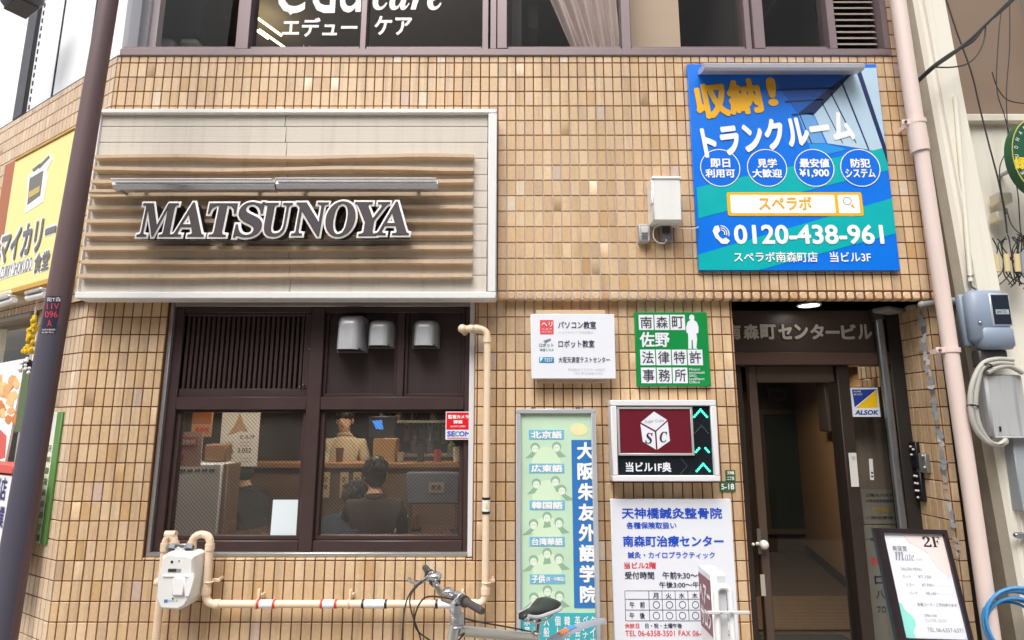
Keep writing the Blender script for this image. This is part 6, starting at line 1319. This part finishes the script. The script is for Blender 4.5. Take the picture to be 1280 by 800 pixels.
q = MB(P("stand_base", 90, 90, 92, rough=.6)); q.box(((xa + xb) / 2, NEAR + .1, .03), (.36, .42, .06), None, .015); q.build("base", sgn)

# ------------------------------------------------------------------ menu board at the entrance
TL = front(2.67).hit(1097, 660); TR = front(2.67).hit(1182, 662.5); tilt = R(8.3); Lb = .445
mb0 = thing("menu_board", ((TL.x + TR.x) / 2, 2.58, 0), "leaning black framed white menu board marked 2F on a stand at the entrance", "menu board")
uu = (TR - TL).normalized(); dn = Vector((0.03, -math.sin(tilt), -math.cos(tilt))).normalized(); nn = uu.cross(dn).normalized()
if nn.y > 0: nn = -nn
wB = (TR - TL).length
class Tilt:
    def w(s, a, t, off=0.0): return TL + uu * a * wB + dn * (1 - t) * Lb + nn * off
TB = Tilt()
def tq(mb, m, pts_, o, th=.0015):
    mb.m(m); n = len(pts_); mb.add([TB.w(a, t, o + th) for a, t in pts_] + [TB.w(a, t, o) for a, t in pts_], [tuple(range(n))] + [((i + 1) % n, i, i + n, (i + 1) % n + n) for i in range(n)])
fwx, fwy = .06, .042
q = MB(P("menu_frame", 44, 36, 42, rough=.35))
for pts_ in (((0, 1 - fwy), (1, 1 - fwy), (1, 1), (0, 1)), ((0, 0), (1, 0), (1, fwy), (0, fwy)), ((0, fwy), (fwx, fwy), (fwx, 1 - fwy), (0, 1 - fwy)), ((1 - fwx, fwy), (1, fwy), (1, 1 - fwy), (1 - fwx, 1 - fwy))): tq(q, q.mats[0], pts_, -.03, .038)
tq(q, P("menu_back_teal", 40, 70, 74, rough=.4), ((0, 0), (1, 0), (1, 1), (0, 1)), -.05, .02); q.build("frame", mb0)
q = MB(); tq(q, BOARD, ((fwx, fwy), (1 - fwx, fwy), (1 - fwx, 1 - fwy), (fwx, 1 - fwy)), -.03, .026)
def blob(pts_, m): 
    s = spline([(a, t, 0) for a, t in pts_], 6); tq(q, m, [(p.x, p.y) for p in s], -.0038, .0008)
blob([(.36, .957), (.42, .88), (.56, .83), (.66, .78), (.72, .70), (.82, .62), (.93, .60), (.938, .957)], P("menu_pink", 240, 222, 220, rough=.4)); blob([(.065, .34), (.12, .33), (.15, .28), (.24, .22), (.26, .16), (.21, .10), (.20, .045), (.062, .045)], P("menu_mint", 150, 226, 216, rough=.4)); q.build("menu_sheet", mb0)
q = MB(INK)
def tt(body, a0, t0, a1, t1, m=None, bold=0, shear=0): q.m(m or INK); q.text(TB, body, (a0, t0, a1, t1), -.0028, bold=bold, shear=shear, thick=.0006)
tt(chr(0x1D7D0), .63, .84, .745, .935); tt(chr(0x1D405), .76, .84, .88, .935)
SO = P("menu_ink_soft", 150, 150, 156, rough=.5); tt("美容室", .16, .795, .37, .845, SO, .01); tt(BI("m"), .17, .71, .30, .79, SO); tt(''.join(chr(0x1D44E + ord(c) - 97) for c in "ate"), .31, .712, .45, .775, SO); tt("room", .47, .715, .56, .735, SGREY)
tt("SALON MENU", .22, .625, .52, .65, SO); 
for k, (a, b) in enumerate((("カット", "¥7,150"), ("カラー", "¥7,700〜"), ("パーマ", "¥8,140〜"))): tt(a, .22 + k * .02, .555 - k * .072, .34 + k * .02, .583 - k * .072, SO); tt(b, .44 + k * .03, .555 - k * .072, .63 + k * .03, .585 - k * .072, SO); tt("シャンプー込", .70, .557 - k * .072, .88, .575 - k * .072, SGREY)
tt("各種コース・ご予約承ります", .34, .315, .90, .345, SO, .01); tt("OPEN 10:00", .40, .225, .58, .248, SO); tt("CLOSE 20:00", .40, .185, .70, .21, SGREY); tt("TEL 06-6357-6371", .40, .10, .90, .135, SO); q.build_split("lettering", mb0)
q = MB(P("stand_tube_dark", 60, 60, 66, rough=.35, metal=.5)); c = TB.w(.5, .0, -.04); q.tube([c + Vector((0, .02, .1)), Vector((c.x, c.y + .06, .03))], .014, 12); q.m(P("stand_clamp_grey", 150, 150, 156, rough=.4)); q.box(c + Vector((0, 0, -.03)), (.14, .05, .03), None, .006); q.m(P("stand_base_dark", 50, 50, 54, rough=.5)); q.tube([(c.x, c.y + .06, .001), (c.x, c.y + .06, .03)], .16, 28); q.build("stand", mb0)

# ------------------------------------------------------------------ inside the restaurant
tm = thing("ticket_machine", (-2.35, 4.25, 0), "tall pale grey ticket machine standing inside behind the left shop pane", "machine"); TMP = front(4.02)
q = MB(P("machine_grey", 206, 214, 218, rough=.4, var=.03)); a0, t0, a1, t1 = TMP.rect(198, 579, 271, 760); q.slab(TMP, a0, .05, a1, t1, -.2, 0, .012); q.build("body", tm)
q = MB(P("machine_side_brown", 128, 104, 84, rough=.5)); q.slab(TMP, a1 + .001, .05, a1 + .035, t1 - .005, -.2, -.004, .006); q.build("side_panel", tm); q = MB(P("machine_ink", 60, 60, 60))
for k in range(6): x = 216 + k * 9; q.textpx(TMP, "食券", x, 586, x + 7.5, 590.5, .001, bold=.06)
q.build("lettering", tm)
q = MB(P("carton_brown", 150, 112, 80, rough=.8)); pb_ = front(4.1); q.slabpx(pb_, 255, 555, 282, 577, -.1, 0, .01); tag(q.build("carton", root=pb_.hit(270, 577)), "brown carton on top of the ticket machine behind the left pane", "carton")
PO = front(4.7); q = MB(P("menu_poster_white", 236, 232, 224, rough=.6)); q.slabpx(PO, 275.5, 513, 323, 583, -.01, 0); q.m(P("poster_food_tan", 196, 160, 116, rough=.6, var=.3, scale=40)); q.polypx(PO, [(300, 516), (304, 528), (310, 540), (300, 538), (295, 541), (284, 544), (292, 534), (297, 524)], 0, .003); q.m(INK); q.textpx(PO, "とん汁", 300, 543, 319, 549, .001, bold=.02); q.textpx(PO, "3,052", 297, 560, 314, 567, .001, bold=.02); q.textpx(PO, "246", 282, 561, 292, 567, .001, bold=.02)
for y in (552, 556, 572, 576): q.textpx(PO, "ロースかつ定食", 282, y, 292, y + 2, .001); q.textpx(PO, "ささみかつ", 300, y, 314, y + 2, .001)
tag(q.build("menu_poster", root=PO.hit(300, 583)), "white menu poster with tan food picture and 3,052 seen through the left pane", "poster")
PO2 = front(4.85); q = MB(P("poster_orange", 232, 170, 106, rough=.6)); q.slabpx(PO2, 240, 512, 265, 546, -.01, 0); q.m(P("poster_orange_dark", 186, 112, 60)).slabpx(PO2, 241, 513, 264, 530, 0, .002); q.m(INKR).textpx(PO2, "新発売", 244, 534, 261, 541, .001, bold=.04); tag(q.build("menu_poster", root=PO2.hit(252, 546)), "orange poster seen through the left pane beside the white menu poster", "poster")
PO3 = front(3.9); q = MB(P("poster_pink", 226, 190, 178, rough=.6)); q.slabpx(PO3, 205, 540, 252, 583, -.008, 0); q.m(P("poster_salmon", 206, 116, 96)).slabpx(PO3, 216, 546, 247, 559, 0, .002); q.disc(PO3, *PO3.st(224, 572), .03, 0, .002); q.m(WS).textpx(PO3, "大盛無料", 219, 549, 245, 556, .003, bold=.05); tag(q.build("menu_poster", root=PO3.hit(228, 583)), "pale pink poster with red band above the ticket machine", "poster")

SKIN = mat("skin", lin(214, 172, 142), rough=.55, var=.05); HAIR = mat("hair_black", (0.02, 0.017, 0.015), rough=.5, var=.2)
def person(loc, facing, jt, clothes, label, hair=True, cap=None, apron=None):
    """jt: joint name -> (x right, y forward, z) in the person's own frame; grown as one skin"""
    M = Matrix.Rotation(facing, 4, 'Z'); root = thing("person", loc, label, "person")
    E_ = [("pelvis", "belly"), ("belly", "chest"), ("chest", "neckb"), ("neckb", "neck"), ("neck", "chin"), ("chin", "head"), ("head", "crown")]
    for s in ("l", "r"): E_ += [("chest", "sh" + s), ("sh" + s, "el" + s), ("el" + s, "wr" + s), ("wr" + s, "ha" + s), ("pelvis", "hip" + s), ("hip" + s, "kn" + s), ("kn" + s, "an" + s), ("an" + s, "to" + s)]
    for s in ("l", "r"):
        h = Vector(jt["ha" + s]); w = Vector(jt["wr" + s]); d = (h - w).normalized(); side = d.cross(Vector((0, 0, 1)));
        if side.length < .2: side = Vector((1, 0, 0))
        side.normalize()
        for k in range(4):
            o = (k - 1.5) * .019; jt["f%d%sa" % (k, s)] = tuple(h + side * o + d * .02); jt["f%d%sb" % (k, s)] = tuple(h + side * o * 1.15 + d * (.055 + (.008 if k in (1, 2) else 0)) + Vector((0, 0, -.012))); E_ += [("ha" + s, "f%d%sa" % (k, s)), ("f%d%sa" % (k, s), "f%d%sb" % (k, s))]
        sg = 1 if s == "l" else -1; jt["t" + s] = tuple(w + d * .05 + side * .042 * sg); E_.append(("wr" + s, "t" + s))
    RAD = dict(pelvis=(.15, .11), belly=(.14, .10), chest=(.165, .11), neckb=(.085, .075), neck=(.052, .052), chin=(.062, .07), head=(.078, .095), crown=(.06, .075))
    def rad(n):
        if n in RAD: return RAD[n]
        if n[0] == "f" and n[1].isdigit(): return (.009, .009)
        if len(n) == 2 and n[0] == "t": return (.011, .011)
        return {"sh": (.068, .068), "el": (.046, .046), "wr": (.03, .03), "ha": (.036, .022), "hip": (.095, .095), "kn": (.062, .062), "an": (.042, .042), "to": (.04, .03)}[n[:-1]]
    names = list(jt); me = bpy.data.meshes.new("body"); me.from_pydata([tuple(jt[n]) for n in names], [(names.index(a), names.index(b)) for a, b in E_], [])
    o = bpy.data.objects.new("tmp_body", me); COL.objects.link(o); sk = o.modifiers.new("s", 'SKIN'); sk.use_smooth_shade = True; su = o.modifiers.new("u", 'SUBSURF'); su.levels = su.render_levels = 2
    lay = me.skin_vertices[0].data
    for i_, n in enumerate(names): lay[i_].radius = rad(n); lay[i_].use_root = (n == "pelvis")
    dg = bpy.context.evaluated_depsgraph_get(); dg.update(); m2 = bpy.data.meshes.new_from_object(o.evaluated_get(dg)); bpy.data.objects.remove(o); bpy.data.meshes.remove(me)
    m2.transform(M); m2.materials.clear()
    for m_ in (SKIN, clothes[0], clothes[1], BLACK): m2.materials.append(m_)
    J = [(n, M @ Vector(jt[n])) for n in names]
    for p in m2.polygons:
        n = min(J, key=lambda t: (t[1] - p.center).length)[0]
        p.material_index = 0 if (n in ("neck", "chin", "head", "crown") or n[0] == "f" and n[1].isdigit() or n[:2] in ("wr", "ha") or (len(n) == 2 and n[0] == "t")) else (2 if n[:2] in ("pe", "hi", "kn") else (3 if n[:2] in ("an", "to") else 1)); p.use_smooth = True
    from mathutils import noise as _nz
    for p in m2.polygons:
        if p.material_index in (1, 2):
            for vi in p.vertices: v = m2.vertices[vi]; v.co = v.co + v.normal * (.0022 * _nz.noise(Vector((v.co.x * 22 + loc[0] * 9, v.co.y * 22, v.co.z * 9))))
    m2.name = "body"; b = bpy.data.objects.new("body", m2); COL.objects.link(b); b.parent = root
    hd_, cr = Vector(jt["head"]), Vector(jt["crown"]); L = Vector(loc); M3 = M.to_3x3()
    if hair:
        q = MB(cap or HAIR); q.ball(L + M3 @ (hd_ + Vector((0, -.022, .045))), (.089, .105, .088), 16, 10, M3); q.ball(L + M3 @ (hd_ + Vector((0, -.055, -.01))), (.082, .06, .085), 14, 8, M3); 
        rh = random.Random(int(abs(loc[0]) * 100))
        for _ in range(46 if not cap else 0):                 # loose locks break up the outline
            a, b_ = rh.uniform(0, 6.28), rh.uniform(.2, 1.9); dv = Vector((math.sin(b_) * math.cos(a), math.sin(b_) * math.sin(a), math.cos(b_)))
            if dv.y > .55 and dv.z < .4: continue
            c0 = L + M3 @ (hd_ + Vector((0, -.03, .03)) + Vector((dv.x * .085, dv.y * .098, dv.z * .085))); q.ball(c0, (.018, .018, .034), 6, 5, M3)
        q.build("hair" if not cap else "cap", root)
        q = MB(clothes[0]); nb_ = Vector(jt["neckb"]); q.ring(L + M3 @ (nb_ + Vector((0, .005, .035))), M3 @ Vector((0, -.25, 1)), .066, .016, 20, 6); q.build("collar", root)
    q = MB(SKIN); q.ball(L + M3 @ (hd_ + Vector((0, .098, -.02))), (.012, .018, .018), 8, 6, M3)
    for sx in (-1, 1): q.ball(L + M3 @ (hd_ + Vector((sx * .079, -.005, -.012))), (.01, .022, .03), 8, 6, M3)
    q.m(BLACK)
    for sx in (-1, 1): q.ball(L + M3 @ (hd_ + Vector((sx * .032, .086, .012))), (.011, .008, .006), 8, 6, M3)
    q.m(P("lips", 170, 104, 92)).ball(L + M3 @ (hd_ + Vector((0, .083, -.055))), (.022, .01, .006), 8, 6, M3); q.build("face_feature", root)
    if apron: q = MB(apron); q.ball(L + M3 @ (Vector(jt["belly"]) + Vector((0, .06, -.02))), (.16, .085, .36), 18, 12, M3); q.build("apron", root)
    return root
def sit(z0=.45, lean=0.0, arm=.35):
    s, c = math.sin(lean), math.cos(lean)
    def T(x, y, h): return (x, y + s * h, z0 + c * h)
    j = dict(pelvis=(0, 0, z0 + .09), belly=T(0, 0, .26), chest=T(0, .0, .46), neckb=T(0, 0, .57), neck=T(0, .01, .64), chin=T(0, .045, .68), head=T(0, .035, .755), crown=T(0, .02, .83))
    for n, g_ in (("l", -1), ("r", 1)):
        j["sh" + n] = T(g_ * .175, 0, .52); e = T(g_ * .23, .09, .27); j["el" + n] = e; j["wr" + n] = (g_ * .15, e[1] + .22, e[2] + arm * .12); j["ha" + n] = (g_ * .12, e[1] + .30, e[2] + arm * .15)
        j["hip" + n] = (g_ * .1, .02, z0 + .06); j["kn" + n] = (g_ * .12, .42, z0 + .05); j["an" + n] = (g_ * .12, .40, .09); j["to" + n] = (g_ * .12, .54, .045)
    return j
def stand():
    j = dict(pelvis=(0, 0, .93), belly=(0, 0, 1.12), chest=(0, 0, 1.32), neckb=(0, 0, 1.43), neck=(0, .01, 1.5), chin=(0, .04, 1.54), head=(0, .03, 1.615), crown=(0, .015, 1.69))
    for n, g_ in (("l", -1), ("r", 1)):
        j["sh" + n] = (g_ * .18, 0, 1.38); j["el" + n] = (g_ * .24, .04, 1.13); j["wr" + n] = (g_ * .15, .26, 1.12); j["ha" + n] = (g_ * .12, .33, 1.13); j["hip" + n] = (g_ * .095, 0, .9); j["kn" + n] = (g_ * .11, .02, .5); j["an" + n] = (g_ * .11, -.02, .09); j["to" + n] = (g_ * .12, .12, .04)
    return j
JK = mat("jacket_charcoal", (.03, .032, .038), rough=.8, var=.2); JN = mat("jacket_navy", (.03, .045, .08), rough=.8, var=.2); JB_ = mat("jacket_brown", (.05, .036, .032), rough=.8, var=.2); TR_ = mat("trousers_dark", (.03, .03, .035), rough=.8); SHB = mat("shirt_beige", lin(206, 188, 156), rough=.8, var=.06)
def stool(x, y, lb):
    t = thing("stool", (x, y, .02), lb, "stool", "restaurant stools"); q = MB(P("stool_seat_brown", 110, 72, 50, rough=.5)); q.tube([(x, y, .42), (x, y, .47)], .17, 24); q.build("seat", t); q = MB(STEEL); q.tube([(x, y, .025), (x, y, .42)], .025, 12); q.tube([(x, y, .022), (x, y, .04)], .18, 24); q.build("pedestal", t)
def at(px, D_): return (px - 640) / F * D_ / (.985 + .03)
for (px, D_, fc, lean, cl, lb) in ((328, 5.15, R(70), .22, (JK, TR_), "seated person in dark jacket facing left behind the left shop pane"), (472, 4.55, R(10), .05, (JB_, TR_), "seated person in brown jacket with their back to the right shop pane"), (412, 4.25, R(-8), .75, (JN, TR_), "person in navy jacket bent forward at the lower left of the right pane")):
    x = at(px, D_); person((x, D_, .02), fc, sit(lean=lean), cl, lb, cap=(mat("cap_black", (.015, .015, .017), rough=.7) if D_ > 5 else None)); stool(x, D_, "round brown stool under the " + ("customer facing the ticket machine", "customer in the brown jacket", "customer in the navy jacket")[0 if D_ > 5 else (1 if D_ > 4.5 else 2)])
person((at(432, 6.1), 6.1, .02), R(180), stand(), (SHB, TR_), "kitchen worker in beige shirt and apron standing behind the counter, right pane", apron=P("apron_beige", 196, 176, 142, rough=.8))
q = MB(P("counter_wood", 176, 132, 88, rough=.5, var=.1)); q.box((-1.35, 5.72, 1.22), (2.6, .3, .05), None, .008); q.m(P("counter_front", 140, 112, 84, rough=.6)); q.box((-1.35, 5.76, .61), (2.6, .2, 1.17)); tag(q.build("counter", root=(-1.35, 5.75, 0)), "wood topped service counter across the back of the restaurant", "counter")
tb_ = thing("dining_table", (-1.2, 5.05, .02), "dark dining table behind the seated customers in the restaurant", "table"); q = MB(P("table_dark", 96, 70, 54, rough=.4)); q.box((-1.2, 5.05, .72), (2.3, .5, .04), None, .006); q.build("tabletop", tb_)
for x in (-2.2, -.2): q = MB(BLACK); q.box((x, 5.05, .36), (.08, .4, .68), None, .005); q.build("leg", tb_)
q = MB(P("screen_blue", 60, 130, 210, rough=.3, emit=.8)); pp_ = front(5.6); q.polypx(pp_, [(465, 526), (477, 525), (479, 537), (470, 536)], 0, .01); tag(q.build("blue_screen", root=pp_.hit(471, 538)), "small glowing blue screen above the counter seen through the right pane", "screen")
q = MB(P("monitor_dark", 40, 40, 42)); q.slabpx(front(5.65), 460, 520, 494, 548, -.1, 0, .01); tag(q.build("monitor", root=front(5.65).hit(476, 548)), "dark monitor behind the small blue screen at the counter", "monitor")
q = MB(P("counter_box_tan", 206, 162, 106, rough=.7)); q.slabpx(front(5.6), 466, 548, 494, 584, -.2, 0, .01); tag(q.build("counter_box", root=front(5.6).hit(480, 584)), "tan wooden box standing on the counter beside the kitchen worker", "box")
q = MB(P("partition_blue_grey", 112, 118, 136, rough=.7)); pq = front(4.4); q.slabpx(pq, 508, 590, 574, 630, -.04, 0, .01); q.m(P("partition_notice", 176, 166, 160)); q.slabpx(pq, 536, 603, 555, 616, 0, .004); q.m(BLACK); q.textpx(pq, "黙食", 539, 606, 552, 613, .004, bold=.02); q.m(STEEL)
for x in (512, 570): p = pq.hit(x, 630); q.tube([(p.x, 4.42, p.z), (p.x, 4.42, .02)], .012, 8)
tag(q.build("partition", root=(pq.hit(540, 630).x, 4.42, .02)), "blue grey partition with a pale notice inside the right shop pane", "partition")
sh = thing("shelf_unit", (-.55, 6.3, .02), "wall shelf with bottles and cups at the back right of the restaurant", "shelf"); SHM = P("shelf_steel", 150, 146, 140, rough=.4, metal=.5); q = MB(SHM)
for z in (.9, 1.28, 1.62): q.box((-.62, 6.3, z), (1.5, .3, .03), None, .004)
q.build("shelf_board", sh); q = MB(SHM)
for x in (-1.35, .1): q.box((x, 6.3, .86), (.03, .3, 1.7))
q.build("upright", sh)
r5 = random.Random(3); PAL = [P("bottle_a", 196, 176, 150), P("bottle_b", 150, 66, 56), P("bottle_c", 120, 130, 96), P("bottle_d", 222, 216, 206), P("bottle_e", 70, 62, 60)]; NM = ["cream", "dark red", "olive", "white", "dark"]
ORD = ["leftmost", "second", "third", "fourth", "fifth", "sixth", "rightmost"]
for j, z in enumerate((1.295, 1.635)):
    for i_ in range(7):
        k = r5.randrange(5); x = -1.2 + i_ * .19 + r5.uniform(-.03, .03); h = r5.uniform(.12, .24); q = MB(PAL[k]); q.tube([(x, 6.24, z), (x, 6.24, z + h * .6), (x, 6.24, z + h * .72), (x, 6.24, z + h)], .04, 12, rad=[.042, .042, .02, .018])
        tag(q.build("bottle", root=(x, 6.24, z)), "%s bottle, %s on the %s shelf at the back of the restaurant" % (NM[k], ORD[i_], ("lower", "top")[j]), "bottle", "bottles on the restaurant shelves")
pb5 = front(5.58)
for k, x in enumerate((402, 425, 441)):
    q = MB(P("menu_slip", 214, 192, 150, rough=.7)); q.slabpx(pb5, x, 590, x + 10, 622, 0, .006); q.m(P("menu_slip_ink", 130, 100, 70)); q.textpx(pb5, "定", x + 2, 596, x + 8, 603, .007, bold=.03); q.textpx(pb5, "食", x + 2, 605, x + 8, 612, .007, bold=.03)
    tag(q.build("menu_slip", root=pb5.hit(x + 5, 622)), "cream paper menu slip on the counter front, %s of three" % ("leftmost", "middle one", "rightmost")[k], "menu slip", "menu slips on the counter front")
pw5 = front(7.04); rg = random.Random(11)
for k in range(9):
    q = MB(P(("sheet_cream", "sheet_tan", "sheet_grey")[k % 3], *((214, 200, 170), (190, 150, 104), (176, 170, 164))[k % 3], rough=.7)); x = 505 + k * 9.5 + rg.uniform(-1, 1); y0 = 528 + rg.uniform(-3, 3); q.slabpx(pw5, x, y0, x + 7, y0 + rg.uniform(14, 24), 0, .006); q.m(P("sheet_ink", 90, 70, 56, rough=.7)); q.textpx(pw5, "丼定食麺飯汁酒茶皿"[k], x + 1.5, y0 + 3, x + 5.5, y0 + 8, .007, bold=.03)
    tag(q.build("wall_menu_sheet", root=pw5.hit(x + 3, y0 + 20)), "small paper menu sheet on the far restaurant wall, %s in its row" % ("first", "second", "third", "fourth", "fifth", "sixth", "seventh", "eighth", "last")[k], "menu sheet", "menu sheets on the far wall")
for k, (x, h, c) in enumerate(((-1.75, .10, (222, 216, 206)), (-1.62, .13, (120, 70, 50)), (-1.05, .09, (214, 206, 190)), (-.86, .16, (70, 60, 54)), (-.7, .11, (190, 60, 50)), (-.52, .14, (226, 220, 206)))):
    q = MB(P("cup_%d" % c[0], *c, rough=.35)); q.tube([(x, 5.66, 1.247), (x, 5.66, 1.25), (x, 5.66, 1.247 + h)], .035, 14, rad=[.026, .03, .038]); tag(q.build("cup", root=(x, 5.66, 1.247)), "%s cup on the wooden counter, %s along it" % (("white", "brown", "cream", "dark", "red", "pale")[k], ("first", "second", "third", "fourth", "fifth", "last")[k]), "cup", "cups on the counter")
for k, x in enumerate((-1.75, -1.3, -.85, -.4)):
    d_ = thing("condiment_tray", (x, 5.05, .742), "small tray of condiment pots on the dining table, %s along it" % ("first", "second", "third", "last")[k], "tray", "condiment trays on the dining table")
    q = MB(P("tray_black", 46, 40, 38, rough=.4)); q.box((x, 5.05, .752), (.2, .12, .016), None, .004); q.build("tray", d_)
    for j, c in enumerate(((206, 60, 46), (236, 228, 210), (120, 80, 50))): q = MB(P("pot_%d" % c[0], *c, rough=.4)); q.tube([(x - .06 + j * .06, 5.05, .76), (x - .06 + j * .06, 5.05, .86)], .022, 12); q.build("pot", d_)
# corridor lamp (hidden by the name board, lights the passage)
cl_ = MB(WHITE); cl_.box((2.1, 4.9, 2.43), (.2, .9, .03), None, .004); cl_.m(glow_mat("corridor_tube", (1, .86, .66), 72.0)).box((2.1, 4.9, 2.41), (.12, .84, .012)); tag(cl_.build("ceiling_light", root=(2.1, 4.9, 2.44)), "long ceiling light in the entrance corridor", "ceiling light")

# ------------------------------------------------------------------ the row across the street: seen only in the glass, it shades the lower sky
ob = thing("street_building", (0, -9.2, 0), "grey brown building across the street mirrored in the window panes", "building")
q = MB(P("opposite_render", 120, 112, 106, rough=.85, var=.1, scale=.6)); q.box((-1, -11.2, 5.2), (44, 4, 10.6)); q.build("wall", ob)
q = MB(P("opposite_glass", 46, 50, 56, rough=.15)); 
for fl in range(3):
    for k in range(14): q.box((-20 + k * 3.0, -9.19, 2.0 + fl * 3.3), (1.7, .08, 1.5), None, .01)
q.build("window_row", ob)
